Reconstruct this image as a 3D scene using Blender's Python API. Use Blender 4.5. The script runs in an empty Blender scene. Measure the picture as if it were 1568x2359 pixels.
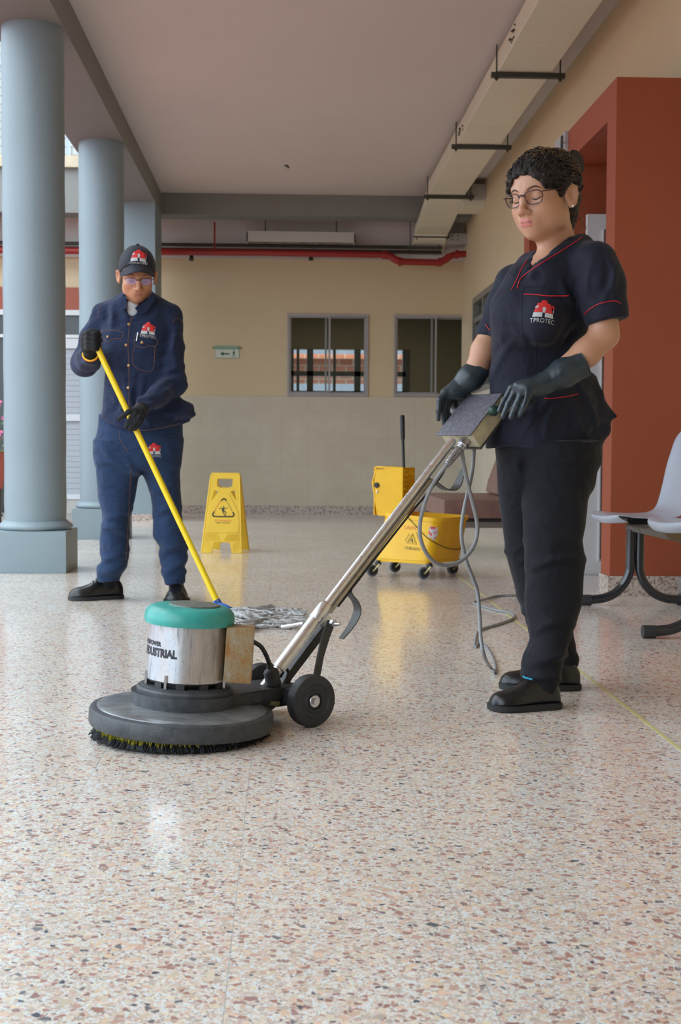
import bpy, bmesh, math, random
import numpy as np
from mathutils import Vector, Matrix
from mathutils.bvhtree import BVHTree

random.seed(7)
rng = np.random.default_rng(7)
SC = bpy.context.scene
COL = SC.collection
PI = math.pi

# ---------------------------------------------------------------- camera
F = 3000.0; CX = 784.0; CY = 1179.5; CH = 0.73
VPX, VPY = 655.0, 1035.0
ROLL = 0.005


def cam_basis(a, p):
    f = np.array([math.sin(a)*math.cos(p), math.cos(a)*math.cos(p), -math.sin(p)])
    r0 = np.array([math.cos(a), -math.sin(a), 0.0])
    u0 = np.cross(r0, f)
    r = math.cos(ROLL)*r0 + math.sin(ROLL)*u0
    u = -math.sin(ROLL)*r0 + math.cos(ROLL)*u0
    return r, u, f


ya, pa = 0.043, 0.048
for _ in range(30):
    r_, u_, f_ = cam_basis(ya, pa)
    d = np.array([0, 1.0, 0])
    x = CX + F*(d@r_)/(d@f_); y = CY - F*(d@u_)/(d@f_)
    ya += (x-VPX)/F; pa += (VPY-y)/F*-1
CR, CU, CF = cam_basis(ya, pa)
CAMPOS = np.array([0, 0, CH])


def ray(px, py):
    d = CF + CR*((px-CX)/F) + CU*((CY-py)/F)
    return d/np.linalg.norm(d)


def at(px, py, Y):
    """world point on the sight line of a pixel at depth Y along the corridor"""
    d = ray(px, py)
    return Vector(CAMPOS + d*(Y/d[1]))


def gnd(px, py, z=0.0):
    d = ray(px, py)
    return Vector(CAMPOS + d*((z-CH)/d[2]))


def proj(p):
    v = np.array(p)-CAMPOS
    return CX + F*(v@CR)/(v@CF), CY - F*(v@CU)/(v@CF)


cam_d = bpy.data.cameras.new('camera')
cam = bpy.data.objects.new('camera', cam_d)
COL.objects.link(cam)
cam_d.sensor_fit = 'VERTICAL'
cam_d.sensor_height = 23.59
cam_d.sensor_width = 15.68
cam_d.lens = 30.0
cam_d.clip_end = 300
cam_d.dof.use_dof = True
cam_d.dof.focus_distance = 3.3
cam_d.dof.aperture_fstop = 6.5
M3 = Matrix(((CR[0], CU[0], -CF[0]), (CR[1], CU[1], -CF[1]), (CR[2], CU[2], -CF[2])))
cam.matrix_world = Matrix.Translation(Vector(CAMPOS)) @ M3.to_4x4()
SC.camera = cam

# ---------------------------------------------------------------- light, exposure
w = bpy.data.worlds.new('sky')
SC.world = w
w.use_nodes = True
nt = w.node_tree
bg = nt.nodes['Background']
tc = nt.nodes.new('ShaderNodeTexCoord')
sx = nt.nodes.new('ShaderNodeSeparateXYZ')
rp = nt.nodes.new('ShaderNodeValToRGB')
nt.links.new(tc.outputs['Generated'], sx.inputs[0])
nt.links.new(sx.outputs['Z'], rp.inputs[0])
rp.color_ramp.elements[0].position = 0.0
rp.color_ramp.elements[0].color = (0.56, 0.68, 0.81, 1)
rp.color_ramp.elements[1].position = 0.75
rp.color_ramp.elements[1].color = (0.84, 0.93, 1.0, 1)
nt.links.new(rp.outputs[0], bg.inputs[0])
bg.inputs[1].default_value = 3.0
SC.view_settings.view_transform = 'Standard'
SC.view_settings.look = 'None'
SC.view_settings.gamma = 1.0
SC.view_settings.use_curve_mapping = False
SC.view_settings.exposure = 0.50

# ---------------------------------------------------------------- material helpers


def lin(c):
    c = c/255.0
    return c/12.92 if c <= 0.04045 else ((c+0.055)/1.055)**2.4


def rgb(r, g, b):
    return (lin(r), lin(g), lin(b), 1.0)


class NB:
    def __init__(s, name):
        s.m = bpy.data.materials.new(name)
        s.m.use_nodes = True
        s.t = s.m.node_tree
        s.b = s.t.nodes['Principled BSDF']
        s.co = None

    def n(s, ty, **kw):
        nd = s.t.nodes.new(ty)
        for k, v in kw.items():
            setattr(nd, k, v)
        return nd

    def l(s, a, b):
        s.t.links.new(a, b)

    def coord(s):
        if s.co is None:
            s.co = s.n('ShaderNodeTexCoord').outputs['Object']
        return s.co

    def noise(s, scale, detail=3, rough=0.5, vec=None, dist=0.0):
        nd = s.n('ShaderNodeTexNoise')
        nd.inputs['Scale'].default_value = scale
        nd.inputs['Detail'].default_value = detail
        nd.inputs['Roughness'].default_value = rough
        nd.inputs['Distortion'].default_value = dist
        s.l(vec if vec is not None else s.coord(), nd.inputs['Vector'])
        return nd.outputs['Fac']

    def mapping(s, sc=(1, 1, 1), rot=(0, 0, 0), vec=None):
        nd = s.n('ShaderNodeMapping')
        nd.inputs['Scale'].default_value = sc
        nd.inputs['Rotation'].default_value = rot
        s.l(vec if vec is not None else s.coord(), nd.inputs['Vector'])
        return nd.outputs[0]

    def ramp(s, fac, pts, mode='LINEAR'):
        nd = s.n('ShaderNodeValToRGB')
        nd.color_ramp.interpolation = mode
        e = nd.color_ramp.elements
        while len(e) < len(pts):
            e.new(0.5)
        for el, (p, c) in zip(e, pts):
            el.position = p
            el.color = c if hasattr(c, '__len__') else (c, c, c, 1)
        s.l(fac, nd.inputs[0])
        return nd.outputs[0]

    def math(s, op, a, b=None, clamp=False):
        nd = s.n('ShaderNodeMath', operation=op)
        nd.use_clamp = clamp
        for i, v in enumerate((a, b)):
            if v is None:
                continue
            if hasattr(v, 'is_linked') or hasattr(v, 'links'):
                s.l(v, nd.inputs[i])
            else:
                nd.inputs[i].default_value = v
        return nd.outputs[0]

    def mix(s, fac, a, b, mode='MIX'):
        nd = s.n('ShaderNodeMix', data_type='RGBA', blend_type=mode)
        for i, v in ((0, fac), (6, a), (7, b)):
            if hasattr(v, 'links'):
                s.l(v, nd.inputs[i])
            else:
                nd.inputs[i].default_value = v
        return nd.outputs[2]

    def bump(s, h, strength=0.3, dist=0.002):
        nd = s.n('ShaderNodeBump')
        nd.inputs['Strength'].default_value = strength
        nd.inputs['Distance'].default_value = dist
        s.l(h, nd.inputs['Height'])
        s.l(nd.outputs[0], s.b.inputs['Normal'])

    def set(s, **kw):
        mp = {'col': 'Base Color', 'rough': 'Roughness', 'metal': 'Metallic', 'spec': 'Specular IOR Level',
              'coat': 'Coat Weight', 'coatr': 'Coat Roughness', 'sub': 'Subsurface Weight', 'sheen': 'Sheen Weight',
              'trans': 'Transmission Weight', 'alpha': 'Alpha', 'ior': 'IOR', 'emc': 'Emission Color', 'ems': 'Emission Strength'}
        for k, v in kw.items():
            i = s.b.inputs[mp[k]]
            if hasattr(v, 'links'):
                s.l(v, i)
            else:
                i.default_value = v
        return s


def plain(name, c, rough=0.5, metal=0.0, spec=0.5, var=0.0, vs=6.0, bump=0.0, bs=200.0, coat=0.0):
    """a simple surface: slight natural colour variation and fine grain"""
    b = NB(name)
    c = rgb(*c)
    if var > 0:
        n = b.noise(vs, 4, 0.6)
        lo = tuple(max(0, v*(1-var)) for v in c[:3])+(1,)
        hi = tuple(min(1, v*(1+var)) for v in c[:3])+(1,)
        b.set(col=b.ramp(n, [(0.3, lo), (0.7, hi)]))
    else:
        b.set(col=c)
    b.set(rough=rough, metal=metal, spec=spec, coat=coat)
    if bump > 0:
        b.bump(b.noise(bs, 3), bump, 0.001)
    return b.m


# ---------------------------------------------------------------- mesh helpers


def finish(name, bm, mat, parent=None, smooth=False, angle=None):
    me = bpy.data.meshes.new(name)
    bmesh.ops.recalc_face_normals(bm, faces=bm.faces)
    bm.to_mesh(me)
    bm.free()
    return link(name, me, mat, parent, smooth, angle)


def link(name, me, mat, parent=None, smooth=False, angle=None):
    if mat is not None:
        for m in (mat if isinstance(mat, (list, tuple)) else [mat]):
            me.materials.append(m)
    if smooth or angle:
        for p in me.polygons:
            p.use_smooth = True
        if angle:
            me.set_sharp_from_angle(angle=math.radians(angle))
    o = bpy.data.objects.new(name, me)
    COL.objects.link(o)
    if parent is not None:
        o.parent = parent
        o.matrix_parent_inverse = pinv(parent)
    return o


def pinv(p):
    m = Matrix.LocRotScale(p.location, p.rotation_euler, None)
    q = p
    mm = m
    if q.parent is not None:
        mm = Matrix.Identity(4) @ q.parent.matrix_basis @ q.matrix_parent_inverse @ m if False else world_of(q)
    return mm.inverted()


def world_of(o):
    m = Matrix.LocRotScale(o.location, o.rotation_euler, o.scale)
    if o.parent is not None:
        return world_of(o.parent) @ o.matrix_parent_inverse @ m
    return m


def thing(name, label, cat, loc=(0, 0, 0), group=None, kind=None):
    o = bpy.data.objects.new(name, None)
    COL.objects.link(o)
    o.empty_display_size = 0.1
    o.location = loc
    return tag(o, label, cat, group, kind)


def tag(o, label, cat, group=None, kind=None):
    o['label'] = label
    o['category'] = cat
    if group:
        o['group'] = group
    if kind:
        o['kind'] = kind
    return o


def struct(o, label=None, cat=None):
    o['kind'] = 'structure'
    if label:
        o['label'] = label
    if cat:
        o['category'] = cat
    return o


def box(bm, x0, x1, y0, y1, z0, z1, bev=0.0, M=None):
    vs = [bm.verts.new(Vector(c)) for c in ((x0, y0, z0), (x1, y0, z0), (x1, y1, z0), (x0, y1, z0), (x0, y0, z1), (x1, y0, z1), (x1, y1, z1), (x0, y1, z1))]
    fs = [bm.faces.new([vs[i] for i in q]) for q in ((0, 3, 2, 1), (4, 5, 6, 7), (0, 1, 5, 4), (1, 2, 6, 5), (2, 3, 7, 6), (3, 0, 4, 7))]
    geo = vs
    if bev > 0:
        es = list({e for f in fs for e in f.edges})
        r = bmesh.ops.bevel(bm, geom=es, offset=bev, segments=2, affect='EDGES', profile=0.7)
        geo = list({v for f in r['faces'] for v in f.verts} | {v for v in vs if v.is_valid})
    if M is not None:
        for v in geo:
            v.co = M @ v.co
    return geo


def hexa(bm, pts):
    """eight corners: bottom ring of 4, top ring of 4"""
    vs = [bm.verts.new(Vector(p)) for p in pts]
    for q in ((0, 3, 2, 1), (4, 5, 6, 7), (0, 1, 5, 4), (1, 2, 6, 5), (2, 3, 7, 6), (3, 0, 4, 7)):
        bm.faces.new([vs[i] for i in q])
    return vs


def frame_of(d, up=None):
    d = Vector(d).normalized()
    if up is None:
        up = Vector((0, 0, 1)) if abs(d.z) < 0.95 else Vector((1, 0, 0))
    s = d.cross(up).normalized()
    u = s.cross(d).normalized()
    return s, u, d


def tube(bm, pts, r, seg=12, caps=True, flat=1.0, closed=False, up=None):
    """swept tube along points; r a number or list; flat squashes the second axis"""
    pts = [Vector(p) for p in pts]
    n = len(pts)
    rs = r if hasattr(r, '__len__') else [r]*n
    s = None
    rings = []
    for i, p in enumerate(pts):
        if closed:
            d = pts[(i+1) % n]-pts[i-1]
        else:
            d = pts[min(i+1, n-1)]-pts[max(i-1, 0)]
        if d.length < 1e-9:
            d = Vector((0, 0, 1))
        if s is None or up is not None:
            s, u, d = frame_of(d, up)
        else:
            d.normalize()
            s = (s - d*s.dot(d))
            if s.length < 1e-6:
                s, u, d = frame_of(d)
            s.normalize()
            u = s.cross(d).normalized()
        rings.append([bm.verts.new(p + s*(math.cos(2*PI*k/seg)*rs[i]) + u*(math.sin(2*PI*k/seg)*rs[i]*flat)) for k in range(seg)])
    m = n if closed else n-1
    for i in range(m):
        a, b = rings[i], rings[(i+1) % n]
        for k in range(seg):
            bm.faces.new((a[k], a[(k+1) % seg], b[(k+1) % seg], b[k]))
    if caps and not closed:
        bm.faces.new(list(reversed(rings[0])))
        bm.faces.new(rings[-1])
    return rings


def lathe(bm, prof, c=(0, 0, 0), seg=48, M=None, cap=True):
    """profile of (radius, height) turned about the z axis at c"""
    c = Vector(c)
    rings = []
    for r, z in prof:
        if r < 1e-6:
            v = bm.verts.new(c+Vector((0, 0, z)))
            rings.append([v])
        else:
            rings.append([bm.verts.new(c+Vector((r*math.cos(2*PI*k/seg), r*math.sin(2*PI*k/seg), z))) for k in range(seg)])
    for a, b in zip(rings, rings[1:]):
        for k in range(seg):
            k2 = (k+1) % seg
            if len(a) == 1 and len(b) == 1:
                continue
            if len(a) == 1:
                bm.faces.new((a[0], b[k], b[k2]))
            elif len(b) == 1:
                bm.faces.new((a[k], a[k2], b[0]))
            else:
                bm.faces.new((a[k], a[k2], b[k2], b[k]))
    if cap:
        if len(rings[0]) > 1:
            bm.faces.new(list(reversed(rings[0])))
        if len(rings[-1]) > 1:
            bm.faces.new(rings[-1])
    if M is not None:
        for rg in rings:
            for v in rg:
                v.co = M @ v.co
    return rings


def prism(bm, poly, h0, h1, M=None):
    """2D outline (x,y) extruded from h0 to h1 in z, then placed by M"""
    a = [bm.verts.new(Vector((p[0], p[1], h0))) for p in poly]
    b = [bm.verts.new(Vector((p[0], p[1], h1))) for p in poly]
    n = len(poly)
    bm.faces.new(list(reversed(a)))
    bm.faces.new(b)
    for i in range(n):
        bm.faces.new((a[i], a[(i+1) % n], b[(i+1) % n], b[i]))
    if M is not None:
        for v in a+b:
            v.co = M @ v.co
    return a+b


def spline(pts, n=8, closed=False):
    """Catmull-Rom through points"""
    P = [Vector(p) for p in pts]
    out = []
    m = len(P)
    rng_ = range(m) if closed else range(m-1)
    for i in rng_:
        if closed:
            p0, p1, p2, p3 = P[i-1], P[i], P[(i+1) % m], P[(i+2) % m]
        else:
            p0 = P[i-1] if i > 0 else P[0]*2-P[1]
            p1, p2 = P[i], P[i+1]
            p3 = P[i+2] if i+2 < m else P[-1]*2-P[-2]
        for k in range(n):
            t = k/n
            out.append(0.5*((2*p1)+(-p0+p2)*t+(2*p0-5*p1+4*p2-p3)*t*t+(-p0+3*p1-3*p2+p3)*t*t*t))
    if not closed:
        out.append(P[-1])
    return out


def basis(o, x, y, z=None):
    x = Vector(x).normalized()
    y = Vector(y)
    y = (y-x*y.dot(x)).normalized()
    z = x.cross(y)
    m = Matrix((x, y, z)).transposed().to_4x4()
    return Matrix.Translation(Vector(o)) @ m


def text_bm(s, size, M, depth=0.0005, align='CENTER', bold=0.0, sx=1.0):
    """lettering as mesh, lying in M's xy plane"""
    cu = bpy.data.curves.new('t', 'FONT')
    cu.body = s
    cu.size = size
    cu.align_x = align
    cu.align_y = 'CENTER'
    cu.extrude = depth
    cu.offset = bold
    cu.resolution_u = 3
    ob = bpy.data.objects.new('t', cu)
    COL.objects.link(ob)
    dg = bpy.context.evaluated_depsgraph_get()
    me = bpy.data.meshes.new_from_object(ob.evaluated_get(dg))
    bpy.data.objects.remove(ob)
    bpy.data.curves.remove(cu)
    bm = bmesh.new()
    bm.from_mesh(me)
    bpy.data.meshes.remove(me)
    for v in bm.verts:
        v.co = M @ Vector((v.co.x*sx, v.co.y, v.co.z))
    return bm


def merge(bm, bm2, mi=None):
    me = bpy.data.meshes.new('tmp')
    bm2.to_mesh(me)
    bm2.free()
    n0 = len(bm.faces)
    bm.from_mesh(me)
    bpy.data.meshes.remove(me)
    if mi is not None:
        bm.faces.ensure_lookup_table()
        for f in bm.faces[n0:]:
            f.material_index = mi


def wall_grid(bm, mk, u0, u1, z0, z1, holes):
    """panels around rectangular holes; mk(u0,u1,z0,z1) adds one panel"""
    us = sorted({u0, u1} | {h[0] for h in holes} | {h[1] for h in holes})
    zs = sorted({z0, z1} | {h[2] for h in holes} | {h[3] for h in holes})
    us = [u for u in us if u0 <= u <= u1]
    zs = [z for z in zs if z0 <= z <= z1]
    for a, b in zip(us, us[1:]):
        for c, d in zip(zs, zs[1:]):
            m, n = (a+b)/2, (c+d)/2
            if any(h[0] < m < h[1] and h[2] < n < h[3] for h in holes):
                continue
            mk(a, b, c, d)
# ---------------------------------------------------------------- materials of the place
def mat_terrazzo():
    b = NB('terrazzo')
    co = b.mapping((1, 1, 1))
    wob = b.n('ShaderNodeTexNoise')
    wob.inputs['Scale'].default_value = 90
    wob.inputs['Detail'].default_value = 2
    b.l(co, wob.inputs['Vector'])
    v = b.n('ShaderNodeVectorMath', operation='MULTIPLY_ADD')
    b.l(wob.outputs['Color'], v.inputs[0])
    v.inputs[1].default_value = (0.006, 0.006, 0.0)
    b.l(co, v.inputs[2])
    vec = v.outputs[0]
    cement = rgb(226, 236, 238)
    pal_s = [(0.0, rgb(226, 216, 196)), (0.16, rgb(228, 202, 184)), (0.3, rgb(214, 188, 174)), (0.42, rgb(204, 194, 176)),
             (0.55, rgb(232, 222, 202)), (0.68, rgb(206, 172, 158)), (0.78, rgb(186, 164, 152)), (0.87, rgb(214, 180, 152)), (0.945, rgb(140, 126, 122))]
    pal_l = [(0.0, rgb(224, 210, 182)), (0.2, rgb(224, 190, 164)), (0.36, rgb(204, 166, 150)), (0.48, rgb(176, 130, 116)),
             (0.58, rgb(200, 188, 174)), (0.72, rgb(226, 200, 164)), (0.83, rgb(170, 132, 124)), (0.94, rgb(126, 124, 130)), (0.975, rgb(88, 94, 106))]
    col = cement
    for sc, keep, thr, pal, off in ((330, 0.62, 0.10, pal_s, 0.0), (175, 0.55, 0.10, pal_s, 3.1), (105, 0.34, 0.12, pal_l, 7.7), (66, 0.13, 0.16, pal_l, 12.3)):
        mp = b.n('ShaderNodeMapping')
        mp.inputs['Location'].default_value = (off, off*1.7, 0)
        b.l(vec, mp.inputs[0])
        v1 = b.n('ShaderNodeTexVoronoi', voronoi_dimensions='2D', feature='F1')
        v2 = b.n('ShaderNodeTexVoronoi', voronoi_dimensions='2D', feature='DISTANCE_TO_EDGE')
        for q in (v1, v2):
            q.inputs['Scale'].default_value = sc
            q.inputs['Randomness'].default_value = 1.0
            b.l(mp.outputs[0], q.inputs['Vector'])
        sep = b.n('ShaderNodeSeparateColor')
        b.l(v1.outputs['Color'], sep.inputs[0])
        pick = b.math('LESS_THAN', sep.outputs[0], keep)
        edge = b.ramp(v2.outputs['Distance'], [(thr*0.55, 0.0), (thr, 1.0)])
        mask = b.math('MULTIPLY', pick, edge)
        cc = b.ramp(sep.outputs[1], pal, 'CONSTANT')
        shade = b.n('ShaderNodeHueSaturation')
        b.l(cc, shade.inputs['Color'])
        b.l(b.math('ADD', b.math('MULTIPLY', sep.outputs[2], 0.28), 0.88), shade.inputs['Value'])
        shade.inputs['Saturation'].default_value = 0.88
        col = b.mix(mask, col, shade.outputs[0])
    # saw-cut joints between the slabs
    xyz = b.n('ShaderNodeSeparateXYZ')
    b.l(b.coord(), xyz.inputs[0])
    jx = b.math('ABSOLUTE', b.math('SUBTRACT', b.math('FRACT', b.math('DIVIDE', b.math('ADD', xyz.outputs[0], 0.0765+0.354*20.5), 0.354)), 0.5))
    jy = b.math('ABSOLUTE', b.math('SUBTRACT', b.math('FRACT', b.math('DIVIDE', b.math('ADD', xyz.outputs[1], 20.1), 0.354)), 0.5))
    lx = b.math('LESS_THAN', jx, 0.0028)
    ly = b.math('MULTIPLY', b.math('LESS_THAN', jy, 0.0016), 0.35)
    col = b.mix(b.math('MULTIPLY', lx, 0.6), col, rgb(160, 168, 170))
    col = b.mix(ly, col, rgb(175, 176, 170))
    # worn, slightly dirty patches
    dirt = b.noise(1.3, 5, 0.6)
    col = b.mix(b.ramp(dirt, [(0.45, 0.0), (0.75, 0.22)]), col, rgb(176, 160, 140))
    hs = b.n('ShaderNodeHueSaturation')
    hs.inputs['Value'].default_value = FLOOR_V
    b.l(col, hs.inputs['Color'])
    b.set(col=hs.outputs[0], spec=0.5)
    rr = b.noise(2.2, 4, 0.6)
    b.set(rough=b.ramp(rr, [(0.3, 0.10), (0.75, 0.19)]))
    b.bump(b.noise(38, 3, 0.6), 0.06, 0.001)
    return b.m


FLOOR_V = 1.0
M_floor = mat_terrazzo()


def mat_speckle(name, base, dark, sc=220):
    b = NB(name)
    v1 = b.n('ShaderNodeTexVoronoi', feature='F1')
    v1.inputs['Scale'].default_value = sc
    b.l(b.coord(), v1.inputs['Vector'])
    sep = b.n('ShaderNodeSeparateColor')
    b.l(v1.outputs['Color'], sep.inputs[0])
    b.set(col=b.ramp(sep.outputs[0], [(0.0, rgb(*base)), (0.45, rgb(*[min(255, c+14) for c in base])), (0.62, rgb(*dark)), (0.8, rgb(*[int((a+c)/2) for a, c in zip(base, dark)]))], 'CONSTANT'), rough=0.35)
    return b.m


M_skirt = mat_speckle('speckled_terrazzo_skirting', (186, 172, 160), (128, 108, 104), 110)
M_cream = plain('cream_wall_paint', (205, 184, 148), 0.6, var=0.03, vs=1.2, bump=0.05, bs=120)
M_ceil = plain('ceiling_paint', (206, 196, 190), 0.7, var=0.02, vs=1.0, bump=0.05, bs=60)
M_grey = plain('grey_blue_paint', (130, 146, 152), 0.5, var=0.03, vs=3, bump=0.08, bs=45)
M_beam = plain('grey_beam_paint', (128, 128, 124), 0.6, var=0.03, vs=2, bump=0.06, bs=60)
M_orange = plain('terracotta_paint', (150, 73, 46), 0.5, var=0.03, vs=2, bump=0.06, bs=90)
M_white = plain('white_paint', (205, 206, 205), 0.45, var=0.02)
M_alu = plain('aluminium_frame', (165, 160, 158), 0.4, 0.3)
M_glassdark = plain('dark_room', (60, 58, 48), 0.8)
M_strip = plain('pale_brass_strip', (206, 200, 140), 0.35, var=0.05)
M_duct = plain('duct_board', (214, 208, 186), 0.6, var=0.03, vs=3)
M_steel = plain('dark_steel', (72, 72, 66), 0.5, 0.5, var=0.1)
M_red = plain('red_pipe_paint', (150, 34, 30), 0.35, var=0.06)
M_brick = None


def mat_dado():
    b = NB('beige_wall_tile')
    xyz = b.n('ShaderNodeSeparateXYZ')
    b.l(b.coord(), xyz.inputs[0])
    s = b.math('ADD', xyz.outputs[0], xyz.outputs[1])
    fx = b.math('ABSOLUTE', b.math('SUBTRACT', b.math('FRACT', b.math('DIVIDE', b.math('ADD', s, 20.1), 0.30)), 0.5))
    fz = b.math('ABSOLUTE', b.math('SUBTRACT', b.math('FRACT', b.math('DIVIDE', b.math('ADD', xyz.outputs[2], 20.0), 0.30)), 0.5))
    g = b.math('MAXIMUM', b.math('LESS_THAN', fx, 0.006), b.math('LESS_THAN', fz, 0.006))
    n = b.noise(3.5, 6, 0.65, dist=0.6)
    c = b.ramp(n, [(0.3, rgb(192, 180, 158)), (0.55, rgb(198, 187, 166)), (0.75, rgb(206, 196, 176))])
    b.set(col=b.mix(b.math('MULTIPLY', g, 0.35), c, rgb(150, 140, 120)), rough=0.3)
    return b.m


M_dado = mat_dado()


def mat_courtyard():
    b = NB('red_brick_paving')
    br = b.n('ShaderNodeTexBrick')
    br.inputs['Scale'].default_value = 5.0
    br.inputs['Color1'].default_value = rgb(178, 112, 98)
    br.inputs['Color2'].default_value = rgb(150, 92, 82)
    br.inputs['Mortar'].default_value = rgb(150, 140, 130)
    br.inputs['Mortar Size'].default_value = 0.02
    b.l(b.coord(), br.inputs['Vector'])
    b.set(col=br.outputs[0], rough=0.75)
    return b.m


def mat_wall_brick(name, c1, c2, mortar, scale, bw=0.5, rh=0.25):
    b = NB(name)
    xyz = b.n('ShaderNodeSeparateXYZ')
    b.l(b.coord(), xyz.inputs[0])
    cb = b.n('ShaderNodeCombineXYZ')
    b.l(xyz.outputs[0], cb.inputs[0])
    b.l(xyz.outputs[2], cb.inputs[1])
    br = b.n('ShaderNodeTexBrick')
    br.inputs['Scale'].default_value = scale
    br.inputs['Brick Width'].default_value = bw
    br.inputs['Row Height'].default_value = rh
    br.inputs['Color1'].default_value = rgb(*c1)
    br.inputs['Color2'].default_value = rgb(*c2)
    br.inputs['Mortar'].default_value = rgb(*mortar)
    br.inputs['Mortar Size'].default_value = 0.02
    b.l(cb.outputs[0], br.inputs['Vector'])
    b.set(col=br.outputs[0], rough=0.7)
    return b.m


M_court = mat_courtyard()
M_wbrick = mat_wall_brick('white_block_wall', (158, 160, 156), (150, 152, 150), (120, 122, 120), 2.5)
M_obrick = mat_wall_brick('orange_brick_wall', (226, 160, 128), (212, 140, 108), (225, 205, 185), 1.6)

# ---------------------------------------------------------------- the corridor
XL = -1.297     # inner face of the colonnade
XR = 1.98       # right wall
YB = 14.6       # back wall
ZB = CH+2.46    # underside of the beams
ZC = CH+2.68    # ceiling
YX0, YX1 = 13.86, 14.17   # cross beam

bm = bmesh.new()
box(bm, XL-0.55, 4.2, -9.0, 24, -0.15, 0.0)
o = finish('floor', bm, M_floor)
struct(o, 'speckled pinkish terrazzo floor of the corridor', 'floor')
bm = bmesh.new()
box(bm, -14, XL-0.55, -9.0, 13.2, -0.15, -0.012)
o = finish('courtyard_floor', bm, M_court)
struct(o, 'red brick paving of the courtyard beyond the columns', 'paving')
bm = bmesh.new()
box(bm, -14, XL-0.552, 13.2, YB, -0.15, 0.01)
o = finish('walkway', bm, plain('grey_concrete', (150, 146, 140), 0.7, var=0.08))
struct(o, 'grey concrete walkway in front of the far shutter', 'walkway')
bm = bmesh.new()
box(bm, -60, 60, -60, 90, -0.4, -0.16)
o = finish('ground', bm, plain('outside_ground', (120, 118, 112), 0.9))
struct(o)

bm = bmesh.new()
box(bm, XL-0.42, XR+0.3, -9.0, YX0, ZC, ZC+0.3)
box(bm, -14, XR+2.0, YX1, YB+0.2, ZC, ZC+0.3)
o = finish('ceiling', bm, M_ceil)
struct(o, 'plain off-white ceiling of the corridor', 'ceiling')
bm = bmesh.new()
box(bm, XL-0.43, XL, -9.0, YX0-0.001, ZB, ZC+0.55)
o = finish('beam_left', bm, M_beam)
struct(o, 'long grey beam carried by the columns', 'beam')
bm = bmesh.new()
box(bm, -14, XR, YX0, YX1, ZB, ZB+0.46)
o = finish('beam_back', bm, M_beam)
struct(o, 'grey cross beam at the end of the corridor', 'beam')
bm = bmesh.new()
box(bm, -14, XL-0.43, YX0-0.06, YX1, ZB+0.46, ZB+0.58)
o = finish('trim_1', bm, plain('beige_slab_edge', (190, 178, 152), 0.7, var=0.1, vs=12))
struct(o, 'beige slab edge of the upper gallery', 'ledge')
bm = bmesh.new()
box(bm, -14, -1.72, YB+1.6, YB+1.8, ZB+0.3, 9.0)
o = finish('wall_upper', bm, M_wbrick)
struct(o, 'white block wall behind the upper gallery railing', 'wall')
bm = bmesh.new()
box(bm, -14, XL-0.43, YX1, YB+1.8, ZC+0.32, ZB+0.58)
o = finish('gallery_floor', bm, M_ceil)
struct(o)

# upper gallery railing
t = thing('gallery_railing', 'grey blue metal railing on the upper gallery, seen between the two round columns', 'railing', (-4, YX0, ZB+0.58))
m_rail = plain('railing_paint', (150, 168, 186), 0.4)
for z in (3.0+1.19, 3.0+0.86+0.0, 5.0):
    pass
bm = bmesh.new()
zr = at(165, 362, YX0).z
tube(bm, [(-8, YX0+0.05, zr), (-1.8, YX0+0.05, zr)], 0.03, 10)
finish('lower_rail', bm, m_rail, t, True)
bm = bmesh.new()
tube(bm, [(-8, YX0+0.05, zr+0.95), (-1.8, YX0+0.05, zr+0.95)], 0.03, 10)
finish('handrail', bm, m_rail, t, True)
for i in range(16):
    bm = bmesh.new()
    xx = at(155, 330, YX0).x - 0.6*(i-1) + 0.0
    if i > 8:
        break
    box(bm, xx-0.015, xx+0.015, YX0+0.035, YX0+0.065, ZB+0.58, zr+0.95)
    finish('post', bm, m_rail, t)

# ---- columns
def column(cy, label):
    X = XL-0.188
    t = thing('round_column', label, 'column', (X, cy, 0), 'round columns along the courtyard', 'structure')
    bm = bmesh.new()
    prof = [(0.179, 0.29)]
    for k in range(1, 26):
        prof.append((0.181+0.0015*math.sin(k*1.7), 0.29+(ZB-0.29)*k/25))
    lathe(bm, prof, (X, cy, 0), 64)
    finish('shaft', bm, M_grey, t, True, 40)
    bm = bmesh.new()
    box(bm, X-0.215, X+0.215, cy-0.215, cy+0.215, 0, 0.245, 0.006)
    finish('plinth', bm, M_grey, t, True, 40)
    bm = bmesh.new()
    lathe(bm, [(0.19, 0.243), (0.213, 0.25), (0.22, 0.262), (0.216, 0.276), (0.2, 0.286), (0.186, 0.30)], (X, cy, 0), 64)
    finish('base_ring', bm, M_grey, t, True, 50)


column(7.85, 'nearest and tallest looking round grey blue column on a square plinth, at the left edge')
column(10.72, 'second round grey blue column on a square plinth, behind the man with the mop')
column(4.95, 'round grey blue column out of frame')if False else None
bm = bmesh.new()
box(bm, XL-0.36, XL, 13.19, 13.86, 0.07, ZB)
o = finish('square_pillar', bm, M_grey)
struct(tag(o, 'square grey blue pillar at the far end of the colonnade, behind the capped man', 'pillar'))
bm = bmesh.new()
box(bm, XL-0.37, XL+0.008, 13.18, 13.87, 0.0, 0.07)
o = finish('trim_2', bm, M_skirt)
struct(o)

# ---- back wall
def bx_at(px0, py0, px1, py1, Y):
    a = at(px0, py1, Y); c = at(px1, py0, Y)
    return a.x, c.x, a.z, c.z


W1 = bx_at(661, 725, 848, 912, YB)
W2 = bx_at(906, 730, 1066, 912, YB)
W2 = (W2[0], W2[0]+(W1[1]-W1[0]), W1[2], W1[3])
ZD = at(600, 913, YB).z
ZT = at(620, 598, YB).z
HOLES = [W1, W2]


def panel(y0, y1):
    def mk(a, b_, c, d_):
        box(bm, a, b_, y0, y1, c, d_)
    return mk


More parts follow.
